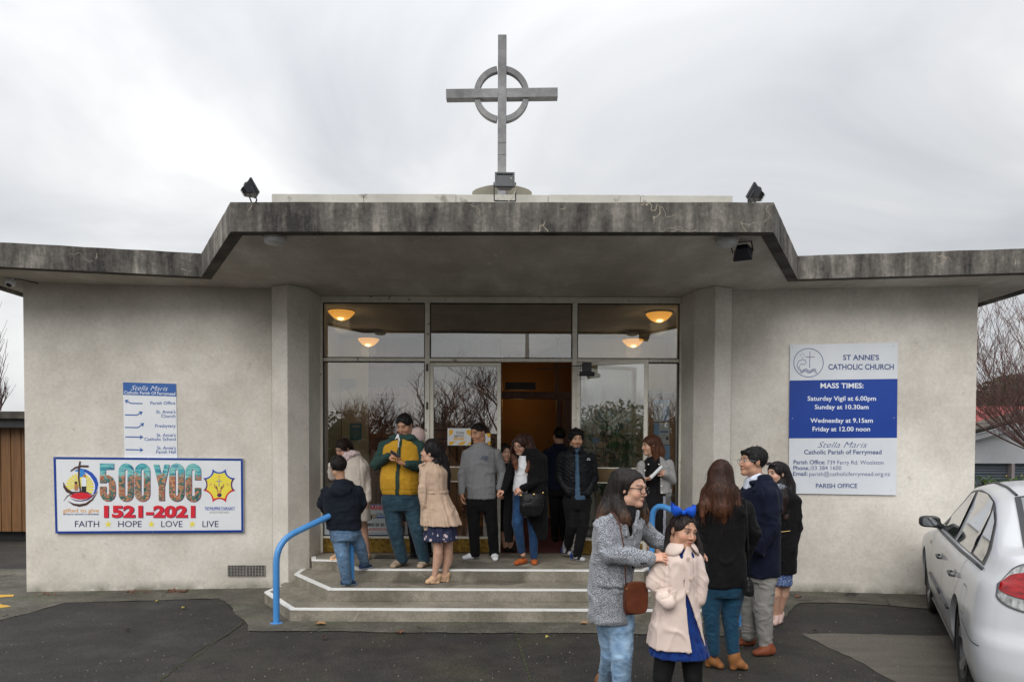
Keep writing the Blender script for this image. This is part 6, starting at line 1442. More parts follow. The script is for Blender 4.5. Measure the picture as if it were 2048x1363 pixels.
for sy in (1, -1):
    surround = [(-.56, .985), (-.46, 1.10), (-.20, 1.26), (.15, 1.375), (.7, 1.41), (1.25, 1.37), (1.65, 1.18), (1.98, .975)]
    patch('window_surround', surround, M_trim, .003, 26, sy=sy)
    M_side = M_cgl
    ws = (('side_window', [(.98, .985), (1.0, 1.375), (1.23, 1.345), (1.62, 1.165), (1.90, .995)]), ('side_window', [(.02, .99), (.10, 1.34), (.5, 1.385), (.92, 1.38), (.90, .985)]), ('quarter_window', [(-.46, 1.0), (-.40, 1.09), (-.18, 1.235), (.03, 1.30), (-.05, 1.0)]))
    for nm, poly in ws: patch(nm, poly, mat('tinted_glass', (.055, .065, .065), rough=.04, spec=1.0, coat=1.0) if 'tinted_glass' not in MATS else MATS['tinted_glass'], .006, 14, sy=sy)
    line_on('belt_moulding', [(-.60, .972), (.4, .958), (1.3, .955), (2.0, .955)], .012, M_grtrim, .006, sy, proud=1)
    # door gaps, sills, mouldings
    for pts in ([(.93, .95), (.93, .6), (.95, .27)], [(-.06, .97), (-.02, .80), (.12, .66), (.34, .46), (.40, .27)], [(1.93, .95), (1.96, .6), (1.95, .27)], [(.40, .255), (1.2, .245), (1.95, .255)]): line_on('door_gap', pts, .006, M_liner, .0025, sy)
    line_on('side_moulding', [(.42, .51), (.9, .515)], .017, M_grtrim, .004, sy, proud=1); line_on('side_moulding', [(.96, .515), (1.93, .53)], .017, M_grtrim, .004, sy, proud=1)
    line_on('rocker_trim', [(.42, .225), (1.2, .222), (2.28, .225)], .014, M_grtrim, .006, sy, proud=1)
    for hx in (.22, 1.12):
        h = empty('door_handle', side(hx, .80, .01, sy), parent=car)
        MB().tube([side(hx - .085, .80, .006, sy), side(hx - .07, .802, .034, sy), side(hx + .07, .806, .034, sy), side(hx + .085, .806, .006, sy)], [.008, .011, .011, .008], 8).build('grip', M_grtrim, h, smooth=True)
        patch('recess', [(hx - .06, .80), (hx - .03, .835), (hx + .03, .838), (hx + .06, .80), (hx, .78)], flat('handle_recess', (.45, .46, .48), .4), .0025, 8, h, sy)
    # fuel flap
    if sy == 1:
        ff = [(-.42, .64), (-.44, .66), (-.44, .80), (-.42, .82), (-.28, .82), (-.26, .80), (-.26, .66), (-.28, .64), (-.42, .64)]; line_on('fuel_flap_gap', ff, .005, flat('soft_gap', (.10, .10, .11), .6), .0025, sy)
    line_on('bumper_gap', [(-.36, .60), (-.55, .575), (-.78, .555), (-.90, .555)], .006, M_liner, .0025, sy)
    # mirror
    mo = empty('door_mirror', CW(1.86, sy * .90, 1.03), parent=car)
    mv, mf = net([Ell(CW(1.90, sy * .915, 1.03), (.09, .072, .055), np.array([[CL.x, CL.y, 0], [CD.x, CD.y, 0], [0, 0, 1]], np.float32), e=3.2), Half(CW(1.868, sy * .915, 1.03), tuple(-CD), k=.012), Cap(CW(1.9, sy * .82, .985), CW(1.9, sy * .88, 1.01), .028, .026)], .008, .02)
    mesh_np('housing', mv, mf, flat('mirror_black', (.02, .022, .025), .35), mo)
    mg = MB(); n_ = 24; mg.add([CW(1.862, sy * (.915 + .060 * math.copysign(abs(math.cos(a)) ** .6, math.cos(a))), 1.03 + .041 * math.copysign(abs(math.sin(a)) ** .6, math.sin(a))) for a in [2 * math.pi * i / n_ for i in range(n_)]], [tuple(range(n_))]); mg.build('mirror_glass', flat('mirror', (.6, .62, .63), .03, metal=1.0), mo)
    MB().add([side(1.70, .985, .004, sy), side(1.98, .985, .004, sy), side(1.70, 1.13, .004, sy)], [(0, 1, 2)]).build('mirror_base', M_trim, mo)
    patch('side_repeater', [(2.10, .80), (2.13, .83), (2.18, .83), (2.20, .80), (2.16, .785)], flat('amber_lens', (.45, .09, .02), .2), .005, 6, sy=sy)
    # mud flap and arch liners
    for ax_, az in AX:
        mb = MB(); n_ = 20
        for i in range(n_):
            a0, a1 = math.pi * (-.1 + 1.2 * i / n_), math.pi * (-.1 + 1.2 * (i + 1) / n_)
            mb.add([CW(ax_ + .362 * math.cos(a), sy * y, az + .362 * math.sin(a)) for a in (a0, a1) for y in (.55, .86)], [(0, 1, 3, 2)])
        mb.build('arch_liner', M_liner, car)
    MB().frame(CW(-.37, sy * .60, .17), CD * .012, CL * sy * .25, (0, 0, .24)).build('mud_flap', M_trim, car); MB().frame(CW(2.35, sy * .62, .17), CD * .012, CL * sy * .22, (0, 0, .2)).build('mud_flap', M_trim, car)
    for ax_, az in AX:
        wo = empty('wheel', CW(ax_, sy * .80, az), parent=car); c = CW(ax_, 0, az); ou = CL * sy; c = c + ou * .055
        MB().lathe(c, ou, [(.20, .60), (.27, .585), (.308, .60), (.322, .63), (.325, .68), (.325, .74), (.318, .785), (.300, .80), (.262, .803), (.232, .798), (.222, .785), (.215, .75), (.21, .65)], 48).build('tyre', M_tyre, wo, smooth='auto')
        tg = MB()
        for k in range(60): a = 2 * math.pi * k / 60; rr_ = (CD * math.cos(a) + Vector((0, 0, 1)) * math.sin(a)); tt = (-CD * math.sin(a) + Vector((0, 0, 1)) * math.cos(a)); tg.frame(c + rr_ * .322 + ou * .64 - tt * .010, tt * .020, ou * .13, rr_ * .006)
        tag(tg.build('tread', M_tyre, wo), kind='stuff')
        MB().lathe(c, ou, [(.222, .79), (.225, .796), (.205, .786), (.195, .73), (.18, .66), (.0, .64)], 40).build('rim_barrel', flat('rim_dark', (.05, .05, .055), .4, metal=.6), wo, smooth='auto')
        hub = MB(); hub.lathe(c, ou, [(.0, .79), (.035, .788), (.05, .778), (.055, .75), (.05, .70)], 20)
        hub.build('hub_cap', M_rim_, wo, smooth=True)
        for k in range(5):
            a = 2 * math.pi * k / 5 + .3; rd = CD * math.cos(a) + Vector((0, 0, 1)) * math.sin(a); td = -CD * math.sin(a) + Vector((0, 0, 1)) * math.cos(a); mb = MB(); v = []
            for r_, w_, h_ in ((.045, .030, .775), (.11, .026, .770), (.17, .036, .785), (.218, .060, .793)): v += [c + rd * r_ - td * w_ + ou * (h_ - .014), c + rd * r_ - td * w_ * .7 + ou * h_, c + rd * r_ + td * w_ * .7 + ou * h_, c + rd * r_ + td * w_ + ou * (h_ - .014)]
            mb.add(v, [(4 * i + j, 4 * i + j + 1, 4 * i + 5 + j, 4 * i + 4 + j) for i in range(3) for j in range(3)]); mb.build('spoke', M_rim_, wo, smooth='auto')
# rear lamps wrap round the corners
def corner(th, z, e=.0, sy=1):
    """point on the rounded rear corner: th 90 = flank, 0 = middle of the tail"""
    s_, c_ = math.sin(R(th)), math.cos(R(th)); x = xe(z) + RL * (1 - max(0, c_) ** (2 / 3.2)); return x, wid(x, z), z
def lamp_pt(u, v, e, sy): # u 0..1 from flank to tail, v 0..1 bottom to top
    return None
def rear_patch(name, outline, m, e, sy, n=20, parent=None):
    """outline: for k in 0..n gives (th, z_low, z_high)"""
    mb = MB(); v = []
    for i in range(n + 1):
        th, z0, z1 = outline(i / n)
        for j in range(7):
            z = z0 + (z1 - z0) * j / 6; x, w, _ = corner(th, z); x2, w2, _ = corner(th + 2, z); x1, w1, _ = corner(th - 2, z); t = Vector((x2 - x1, w2 - w1)); t.normalize(); nn = Vector((-t.y, t.x)) if -t.y * -1 + t.x * 1 > 0 else Vector((t.y, -t.x))
            v.append(CW(x + nn.x * e, sy * (w + nn.y * e), z))
    mb.add(v, [(7 * i + j, 7 * i + 7 + j, 7 * i + 8 + j, 7 * i + j + 1) for i in range(n) for j in range(6)]); return mb.build(name, m, parent or car, smooth=True)
M_red = mat('red_lens', (.40, .003, .006), (.16, .001, .003), scale=22, rough=.15, spec=.5, coat=.3, stretch=(1, 1, 3)); M_clear = mat('clear_lens', (.10, .11, .11), (.50, .51, .50), scale=40, rough=.1, spec=.9, coat=1.0, stretch=(1, 1, .3)); M_lg = flat('lamp_bezel', (.10, .10, .11), .3)  # clear lens: dark mottling in the colour stands in for reflections
for sy in (1, -1):
    la_ = empty('tail_lamp', CW(-1.0, sy * .75, .9), parent=car); zc, hh_ = .945, .148
    def oval(k0, k1, sc=1.0):
        def f(t):
            th = 60 - t * 42; q = math.sqrt(max(0, 1 - (1 - min(1, t * 1.25)) ** 2)); top = zc + hh_ * sc * q ** .7 * (1 - .1 * t); bot = zc - hh_ * sc * q ** .7 * (1 - .0 * t); return th, bot + (top - bot) * k0, bot + (top - bot) * k1
        return f
    rear_patch('bezel', lambda t: (lambda r: (61.5 - t * 45, r[1] - .012, r[2] + .010))(oval(0, 1)(t)), M_lg, .003, sy, parent=la_)
    rear_patch('red_lens', oval(.24, .80), M_red, .008, sy, parent=la_); rear_patch('clear_lens', oval(.80, 1.0), M_clear, .007, sy, parent=la_); rear_patch('clear_lens', oval(.0, .22), M_clear, .007, sy, parent=la_)
# rear window, boot line, bumper reflector, number plate area
def topz_y(x, y): zt_ = ztop(x); h = zsh(x); w = W0(x, zt_ - h); return zt_ - h + h * max(0, 1 - (abs(y) / w) ** PW) ** (1 / PW)
def top_patch(name, x0, x1, y0, y1, m, e, taper=0.0, nx=14, ny=20, parent=None):
    mb = MB(); v = []
    for i in range(nx + 1):
        x = x0 + (x1 - x0) * i / nx; ty = taper * (1 - i / nx)
        for j in range(ny + 1): y = (y0 - ty) + (y1 + ty - y0 + ty) * j / ny; v.append(CW(x - e * .7, y, topz_y(x, y) + e))
    mb.add(v, [((ny + 1) * i + j, (ny + 1) * i + j + 1, (ny + 1) * (i + 1) + j + 1, (ny + 1) * (i + 1) + j) for i in range(nx) for j in range(ny)]); return mb.build(name, m, parent or car, smooth=True)
top_patch('rear_window_seal', -.68, .06, -.555, .555, M_trim, .004, .07); rw = top_patch('rear_window', -.65, .02, -.525, .525, MATS['tinted_glass'], .008, .065)
for sy in (1, -1): line = MB(); line.tube([CW(x, sy * .535, topz_y(x, .535) + .002) for x in np.linspace(.1, 1.33, 14)], .010, 5, flat_=.6); line.build('roof_gutter', M_trim, car)
top_patch('windscreen', 1.38, 2.08, -.55, .55, MATS['tinted_glass'], .006, -.08)
mb = MB(); pts = [CW(x, y, topz_y(x, y) + .002) for x, y in ([(-.70, yy) for yy in np.linspace(-.62, .62, 20)])]; mb.tube(pts, .004, 4); mb.build('boot_gap', M_liner, car)
v, f = net([ECap(CW(-.98, -.62, 1.085), CW(-.98, .62, 1.085), .10, .10, .016, .016, tuple(CD))], .012, .02); mesh_np('boot_spoiler', v, f, M_car, car)
MB().frame(CW(-1.132, -.26, .68), CD * .006, CL * .52, (0, 0, .12)).build('number_plate', S_white, car)
MB().box(0, 0, 0, 0, 0, 0)
ub = MB(); ub.frame(CW(-.95, -.72, .17), CD * 4.4, CL * 1.44, (0, 0, .08)); ub.build('underbody', M_liner, car)
# ================================================================== the people
K_black = cloth('black_wool', (.0045, .0045, .0052), (.008, .008, .0092)); K_black2 = cloth('black_cotton', (.0055, .0055, .0065), (.010, .010, .0115))
K_navy = cloth('navy_wool', (.0045, .0065, .017), (.008, .011, .026)); K_dkhood = cloth('navy_black_fleece', (.006, .0085, .014), (.011, .015, .023))
K_cream = cloth('cream_wool', (.52, .46, .40), (.60, .54, .48)); K_scarf = cloth('pink_scarf', (.46, .36, .36), (.58, .48, .48), scale=40)
K_must = cloth('mustard_fleece', (.42, .225, .018), (.50, .28, .03), scale=60); K_green = cloth('forest_fleece', (.018, .045, .040), (.030, .065, .058), scale=50)
K_trench = cloth('beige_trench', (.46, .33, .24), (.54, .40, .30), sheen=.05); K_greys = cloth('grey_marl', (.17, .175, .185), (.24, .245, .255), scale=120)
K_pink = cloth('pale_pink_wool', (.60, .485, .43), (.67, .55, .49)); K_blue = cloth('royal_tulle', (.004, .018, .11), (.008, .035, .17), scale=30, sheen=.1)
K_greyt = cloth('grey_chino', (.22, .215, .20), (.29, .28, .265)); K_white = cloth('white_shirt', (.62, .63, .66), (.70, .71, .74)); K_lblue = cloth('pale_shirt', (.55, .60, .72), (.62, .67, .78)); K_denimsh = cloth('denim_shirt', (.04, .08, .13), (.07, .12, .18), scale=60)
K_tights = cloth('black_tights', (.004, .004, .0045), (.007, .007, .0075), rough=.7)
def denim(name, c, c2): return cloth(name, c, c2, rough=.85, scale=14, bump=.5, bscale=300, sheen=.1)
K_den1 = denim('mid_denim', (.05, .095, .16), (.10, .16, .24)); K_den2 = denim('teal_denim', (.015, .035, .052), (.028, .058, .08)); K_den3 = denim('blue_denim', (.010, .030, .078), (.018, .05, .115)); K_den4 = denim('light_denim', (.11, .19, .30), (.22, .32, .43)); K_den5 = denim('petrol_denim', (.010, .045, .085), (.018, .065, .115))
def fade(center, rad, amt=.8):
    cs = [(V3(c), r) for c, r in zip(center, rad)]
    def f(v, n, cc):
        for c, r in cs: g = np.clip(1 - np.linalg.norm((v - c) * np.array([1, .6, .45]), axis=1) / r, 0, 1); cc = cc * (1 + amt * g)[:, None]
        w = vnoise(v * 30) * .12 + vnoise(v * np.array([14, 14, 60])) * .10; return cc * (1 + w)[:, None]
    return f
def herring():
    m, nt, b = new_mat('herringbone_tweed'); N = nt.nodes.new; L = nt.links.new; b.inputs['Roughness'].default_value = .95; b.inputs['Sheen Weight'].default_value = .2
    tc = N('ShaderNodeTexCoord'); sp = N('ShaderNodeSeparateXYZ'); L(tc.outputs['Object'], sp.inputs[0])
    def ma(op, a, c=None, d=None):
        q = N('ShaderNodeMath'); q.operation = op
        for i, x in enumerate((a, c, d)):
            if x is None: continue
            if isinstance(x, (int, float)): q.inputs[i].default_value = x
            else: L(x, q.inputs[i])
        return q.outputs[0]
    xx = ma('ADD', sp.outputs[0], ma('MULTIPLY', sp.outputs[1], .7)); pp = ma('PINGPONG', xx, .011); ph = ma('ADD', sp.outputs[2], pp); sn = ma('SINE', ma('MULTIPLY', ph, 2 * math.pi / .0105)); 
    n = N('ShaderNodeTexNoise'); n.inputs['Scale'].default_value = 120; n.inputs['Detail'].default_value = 2; L(tc.outputs['Object'], n.inputs['Vector'])
    s2 = ma('ADD', ma('MULTIPLY', sn, .17), ma('MULTIPLY_ADD', n.outputs[0], 1.1, -.05)); r = N('ShaderNodeValToRGB'); L(s2, r.inputs[0]); e = r.color_ramp.elements; e[0].position = .25; e[0].color = (.045, .05, .06, 1); e[1].position = .78; e[1].color = (.40, .42, .46, 1); L(r.outputs[0], b.inputs['Base Color'])
    bp = N('ShaderNodeBump'); bp.inputs['Strength'].default_value = .4; bp.inputs['Distance'].default_value = .003; L(s2, bp.inputs['Height']); L(bp.outputs[0], b.inputs['Normal']); return m
K_herr = herring()
K_tweed = cloth('pale_tweed', (.10, .10, .10), (.48, .47, .46), scale=170); MATS['pale_tweed'].node_tree.nodes
def floral(name, bg, fg, scale, thr):
    m, nt, b = new_mat(name); N = nt.nodes.new; L = nt.links.new; b.inputs['Roughness'].default_value = .8; g = N('ShaderNodeNewGeometry'); v = N('ShaderNodeTexVoronoi'); v.inputs['Scale'].default_value = scale; L(g.outputs['Position'], v.inputs['Vector'])
    n = N('ShaderNodeTexNoise'); n.inputs['Scale'].default_value = scale * 5; L(g.outputs['Position'], n.inputs['Vector']); q = N('ShaderNodeMath'); q.operation = 'MULTIPLY_ADD'; L(n.outputs[0], q.inputs[0]); q.inputs[1].default_value = .5; L(v.outputs['Distance'], q.inputs[2])
    r = N('ShaderNodeValToRGB'); L(q.outputs[0], r.inputs[0]); e = r.color_ramp.elements; e[0].position = thr; e[0].color = c4(fg); e[1].position = thr + .06; e[1].color = c4(bg); L(r.outputs[0], b.inputs['Base Color']); return m
K_floral = floral('floral_skirt', (.012, .018, .055), (.55, .45, .48), 17, .48); K_geo = floral('patterned_skirt', (.04, .09, .25), (.55, .58, .65), 95, .50)
L_org = cloth('orange_leather', (.36, .085, .022), (.42, .11, .03), rough=.4, bump=.1); L_brn = cloth('brown_leather', (.16, .045, .022), (.21, .065, .03), rough=.35, bump=.1); L_tan = cloth('tan_boot', (.24, .10, .035), (.30, .13, .05), rough=.5, bump=.15)
L_wht = cloth('white_trainer', (.66, .67, .70), (.72, .73, .76), rough=.5); L_sue = cloth('beige_suede', (.30, .23, .17), (.36, .28, .21)); L_nude = cloth('nude_patent', (.55, .36, .22), (.60, .40, .25), rough=.3, bump=.05); L_blk = cloth('black_leather', (.007, .007, .0075), (.012, .012, .0125), rough=.33, bump=.15); L_nav = cloth('navy_trainer', (.015, .03, .07), (.03, .05, .11), rough=.6)
BLK = (.008, .007, .007); A_ = np.array
def arm(P, pts, rs):
    c = chain(P.J, pts, rs)
    if rs[0] < .0835: c[0] = (c[0][0] - A_([0, 0, .020], ) if not pts[0][1] > pts[-1][1] + 0 and rs[0] > .05 and len(pts) == 3 and pts[1][1] - pts[0][1] < 75 and c[0][0][2] - P.fh > .95 else c[0][0],) + c[0][1:]
    return c
def V(P, *a): return V3(P.J(*a))
def collar(P, x, y, dy, rx, ry, drop, m, yaw=0, gap=16, out=1.6, tail=0, name='collar'):
    c = P.J(x, y, dy); a0 = R(yaw) - math.pi / 2; mb = MB(); n_ = 34; vs = []; n3 = 5
    for i in range(n_ + 1):
        t = i / n_; a = a0 + R(gap) + t * (2 * math.pi - 2 * R(gap)); fr_ = min(1, min(t, 1 - t) * 9); e_ = min(t, 1 - t) < .12
        for j in range(n3 + 1):
            u = j / n3 * (.35 + .65 * fr_ ** .5 if not tail else 1); k_ = 1 + (out - 1) * math.sin(u * 1.5); fz = tail * max(0, 1 - min(t, 1 - t) * 7) * (j / n3)
            vs.append(c + Vector((rx * k_ * math.cos(a), ry * k_ * math.sin(a), .018 * math.cos(u * 2.2) - drop * u ** 1.4 - fz - .02 * max(0, -math.sin(a - a0 + math.pi / 2 - math.pi / 2 + math.pi) * 0))))
    w_ = n3 + 1; mb.add(vs, [(w_ * i + j, w_ * i + j + 1, w_ * i + w_ + j + 1, w_ * i + w_ + j) for i in range(n_) for j in range(n3)]); o = mb.build(name, m, P.root, smooth=True)
    so_ = o.modifiers.new('thickness', 'SOLIDIFY'); so_.thickness = .009; so_.offset = 0; return o

# ---- 1 boy on the steps
P = Person(PG(697, 1172, h2).y, (697, 1172), h2, 'boy in a dark hooded jumper and jeans climbing the steps, seen from behind', (.52, .30, .19))
P.head(676, 933, .205, yaw=-148, pitch=12, nk=(8, 36)); W = P.W
P.hair([Ell(W(0, -.03, .03), [.082, .088, .088], P.hf), Ell(W(0, .05, .075), [.06, .05, .03], P.hf, k=.02)], (.010, .008, .008), short=True, low=-.045, groove=.006)
tr = P.srings([(963, 688, 18, .08), (970, 687, 33, .11), (985, 686, 39, .125), (1010, 686, 38, .13), (1035, 686, 36, .13), (1057, 689, 34, .125)])
la = arm(P, [(652, 978, .02), (643, 1008, .02), (652, 1024, .16)], (.055, .05, .04)); ra = arm(P, [(717, 976, .02), (725, 1008, .03), (716, 1026, .17)], (.055, .05, .04))
ll = arm(P, [(676, 1062, .02), (685, 1112, -.02), (694, 1161, 0)], (.085, .068, .052)); rl = arm(P, [(704, 1060, .04), (720, 1092, .16), (729, 1124, .27)], (.085, .068, .052))
P.wear('hooded_jumper', K_dkhood, [Loft(tr)] + caps(la, .0) + caps(ra, .0) + [Ell(V(P, 680, 980, -.10), [.12, .05, .075], k=.008), Ell(V(P, 684, 965, -.02), [.095, .095, .05])], fold=.006, ff=(7, 7, 10), seams=[([(655, 965), (655, 1003)], 0, -.005, .008), ([(715, 965), (716, 1003)], 0, -.005, .008), ([(650, 1050), (722, 1048)], -.1, -.004, .007)], crease=[(la[0][1], .12, .005, 140), (ra[0][1], .12, .005, 140)])
P.wear('jeans', K_den1, [Loft(P.rings([(1050, 689, 30, .11), (1068, 690, 30, .115), (1080, 690, 26, .10)]))] + caps(ll) + caps(rl), fold=.006, ff=(10, 10, 16), col=fade([V(P, 682, 1095, -.08), V(P, 718, 1090, .05)], [.14, .12]), crease=[(V(P, 692, 1150, 0), .14, .007, 120), (V(P, 727, 1118, .25), .13, .007, 120), (V(P, 685, 1110, 0), .09, .005, 110)])
sl1 = lambda t, z, v, cc: np.where(((z > .03) & (np.abs(t - .5) < .13))[:, None], np.array([9, 1.0, .8]), cc)
P.shoe(V(P, 685, 1175, .0), V(P, 711, 1171, .06), L_nav, solec=(20, 12, 6), colf=lambda t, z, v, cc: np.where(((z > .03) & (np.abs(t - .5) < .12))[:, None], A_([11, 1.2, .9]), cc), w=.038)
P.shoe(V(P, 722, 1138, .24), V(P, 742, 1134, .36), L_nav, floor=h3, solec=(20, 12, 6), w=.038)
P.hand(V(P, 654, 1026, .24), (.2, .9, -.1), (0, 0, -1), 1, .8, 50, h=.006)
P.finish(dict(torso=tr, limbs=[caps and [(a, b, x * .7, y * .7) for a, b, x, y in q] for q in (la, ra, ll, rl)])); P.flush()

# ---- 2 woman in cream coat behind the boy
P = Person(PG(668, 1118, h3).y, (700, 1118), h3, 'woman in a cream coat and pink scarf standing behind the boy', (.56, .34, .24))
P.head(686, 896, .215, yaw=-32, pitch=32, roll=-8, nk=(20, 24)); W = P.W
P.hair([Ell(W(.0, -.06, .03), [.07, .06, .07], P.hf), Ell(W(.01, -.105, -.02), [.045, .04, .05], P.hf, k=.02), Ell(W(.04, -.10, -.07), [.02, .02, .05], P.hf)], (.018, .010, .008), facec=(0, .10, -0.027), facer=(.058, .07, .092))
tr = P.srings([(905, 706, 14, .07), (913, 705, 26, .11), (930, 704, 34, .125), (958, 704, 30, .13), (985, 706, 31, .14), (1010, 707, 33, .15), (1040, 707, 36, .16)])
la = arm(P, [(680, 925, 0), (664, 952, -.05), (662, 930, -.15)], (.055, .045, .038)); ra = arm(P, [(726, 924, .02), (734, 962, .02), (736, 998, -.05)], (.055, .048, .04))
P.wear('coat', K_cream, [Loft(tr)] + caps(la) + caps(ra), fold=.006, seams=[([(722, 912), (727, 960), (727, 1000)], 0, -.006, .008)], crease=[(ra[0][1], .12, .005, 110)])
P.wear('scarf', K_scarf, [Ell(V(P, 704, 908, -.02), [.10, .11, .045]), Ell(V(P, 696, 916, -.07), [.07, .05, .05]), Cap(V(P, 688, 915, -.1), V(P, 668, 935, -.14), .035, .03)], h=.007, fold=.01, ff=(22, 22, 40))
lg = arm(P, [(695, 1040, 0), (694, 1075, 0), (675, 1110, 0)], (.06, .045, .032)); lg2 = arm(P, [(724, 1040, .05), (730, 1075, .05), (735, 1108, .05)], (.06, .045, .032))
P.flesh(caps(lg) + caps(lg2), .009)
P.hand(V(P, 736, 1000, -.05), (0, -.1, -1), (-1, 0, 0), 1, .9, 25, h=.005); P.hand(V(P, 662, 930, -.15), (.3, -.1, 1), (1, 0, 0), 1, .9, 25, h=.006)
P.shoe(V(P, 684, 1114, .06), V(P, 661, 1118, -.08), L_nude, heelh=.0, open_=True, w=.036); P.shoe(V(P, 738, 1112, .1), V(P, 730, 1118, -.1), L_nude, open_=True, w=.036)
P.finish(dict(torso=tr, limbs=[])); P.flush()

# ---- 3 man in mustard and green jacket
P = Person(PG(810, 1132, h3).y, (818, 1132), h3, 'stocky man in a mustard and green zip jacket looking at his phone', (.50, .28, .18))
P.head(809, 850, .235, yaw=-18, pitch=26, nk=(-3, 34), jaw=1.12, brow=(.015, .01, .009), lip=(.30, .10, .08)); W = P.W
P.hair([Ell(W(0, -.01, .055), [.078, .085, .07], P.hf)], (.009, .008, .008), short=True, low=-.005, facec=(0, .12, -0.017), facer=(.07, .085, .10), groove=.004, cap=(.079, .098, .090))
tr = P.srings([(874, 806, 15, .09), (882, 804, 30, .12), (892, 803, 41, .14), (912, 804, 40, .155), (935, 802, 40, .175), (958, 801, 41.5, .19), (976, 801, 40, .175), (987, 801, 36, .155)])
la = arm(P, [(768, 896, 0), (753, 928, -.02), (776, 912, -.24)], (.072, .062, .042)); ra = arm(P, [(840, 895, 0), (847, 934, -.03), (814, 928, -.25)], (.074, .066, .044))
cx_ = V(P, 796.5, 930, -.17)[0]
def strip(v, n, cc):
    x = v[:, 0] - cx_ - (v[:, 2] - V(P, 797, 930)[2]) * .04; m_ = (np.abs(x) < .022) & (n[:, 1] < -.2); cc[m_] = A_([.045, .20, 1.6]); return cc
P.wear('jacket', K_must, [Loft(tr, e=2.2)], fold=.005, ff=(7, 7, 6), col=strip, crease=[(V(P, 801, 975, -.15), .3, .003, 60)], seams=[([(765, 980), (840, 980)], -.15, -.005, .007)])
P.wear('sleeves', K_green, caps(la, .002) + caps(ra, .002) + [Cap(V(P, 793, 880, .0), V(P, 770, 893, 0), .05, .075), Cap(V(P, 815, 880, .0), V(P, 838, 893, 0), .05, .075), ECap(V(P, 792, 876, -.02), V(P, 820, 876, -.02), .05, .05, .075, .075, (0, 0, 1))], fold=.006, ff=(10, 10, 12), crease=[(la[0][1], .13, .006, 90), (ra[0][1], .13, .006, 90)])
P.wear('shirt_collar', K_white, [Cap(V(P, 796, 870, -.07), V(P, 791, 877, -.11), .010), Cap(V(P, 796, 870, -.07), V(P, 799, 881, -.135), .009)], h=.005, fold=.001)
ll = arm(P, [(782, 1000, 0), (789, 1056, -.03), (804, 1118, 0)], (.108, .088, .066)); rl = arm(P, [(820, 1000, 0), (835, 1056, -.03), (848, 1118, 0)], (.108, .088, .066))
P.wear('jeans', K_den2, [Loft(P.rings([(982, 801, 35, .15), (1005, 801, 37, .15), (1020, 802, 32, .13)]))] + caps(ll) + caps(rl) + [Half((0, 0, h3 + .03), (0, 0, -1))], fold=.006, ff=(9, 9, 12), col=fade([V(P, 786, 1040, -.1), V(P, 832, 1040, -.1)], [.18, .18], .35), seams=[([(801, 990), (801, 1012)], -.1, -.006, .007), ([(772, 995), (783, 1004)], -.1, -.004, .006), ([(830, 995), (820, 1004)], -.1, -.004, .006)], crease=[(V(P, 803, 1105, 0), .16, .009, 100), (V(P, 847, 1105, 0), .16, .009, 100)])
P.shoe(V(P, 804, 1122, .10), V(P, 783, 1136, -.14), L_sue, solec=(1.4, 1.4, 1.3), w=.047); P.shoe(V(P, 853, 1122, .10), V(P, 838, 1136, -.14), L_sue, solec=(1.4, 1.4, 1.3), w=.047)
P.hand(V(P, 776, 912, -.24), (.85, -.25, .15), (.3, .6, -.6), -1, .95, 45); P.hand(V(P, 814, 928, -.25), (-.95, -.15, .25), (.1, -.4, .8), -1, .95, 35)
P.finish(dict(torso=tr, limbs=[[(a, b, x * .7, y * .7) for a, b, x, y in q] for q in (la, ra, ll, rl)])); P.flush()
zm = MB(); zm.tube([P.J(798, 884, -.155), P.J(797, 900, -.165), P.J(796.5, 935, -.185), P.J(796, 960, -.198), P.J(796, 984, -.165)], .0045, 5); P.attach(zm, 'zip', flat('zip_metal', (.05, .07, .07), .4))
zw = MB(); zw.tube([P.J(798.5, 880, -.15), P.J(797, 887, -.163), P.J(797, 894, -.168)], .006, 5); P.attach(zw, 'zip_tape', flat('zip_pale', (.5, .55, .55), .6))
ph = empty('mobile_phone', P.J(789, 912, -.33), 'dark mobile phone in the hands of the mustard jacket man', 'phone'); c = P.J(789, 911, -.33)
MB().frame(c + Vector((-.05, -.01, .03)), (.09, .0, -.055), Vector((.02, -.05, .03)) * .9, (.006, .006, .009)).build('case', flat('phone_case', (.02, .015, .03), .3), ph, bevel=.003)

# ---- 4 person with pale pink beanie behind him
P = Person(8.33, (832, 1108), h3, 'person in a pale pink knitted hat standing behind the mustard jacket man', (.5, .3, .2))
P.head(836, 878, .215, yaw=150, pitch=8, nk=(-2, 30), h=.008); W = P.W
P.wear('knitted_hat', cloth('pink_knit', (.60, .44, .42), (.70, .54, .52), scale=80), [Ell(W(0, -.01, .035), [.089, .104, .112], P.hf), Half(W(0, 0, -.03), -P.hf[2])], h=.006, fold=.003, ff=(40, 40, 4))
tr = P.srings([(898, 834, 12, .07), (905, 833, 26, .10), (930, 832, 34, .12), (980, 832, 32, .13), (1040, 832, 26, .12)])
ll = arm(P, [(825, 1030, 0), (827, 1070, 0), (829, 1100, 0)], (.08, .06, .05)); rl = arm(P, [(846, 1030, 0), (850, 1070, 0), (856, 1102, 0)], (.08, .06, .05))
P.wear('coat', K_black, [Loft(tr)]); P.wear('trousers', K_black2, caps(ll) + caps(rl)); P.shoe(V(P, 829, 1104, .1), V(P, 826, 1110, -.1), L_blk, sole=0); P.shoe(V(P, 852, 1104, .1), V(P, 862, 1112, -.08), L_blk, sole=0)
P.finish(dict(torso=tr)); P.flush()

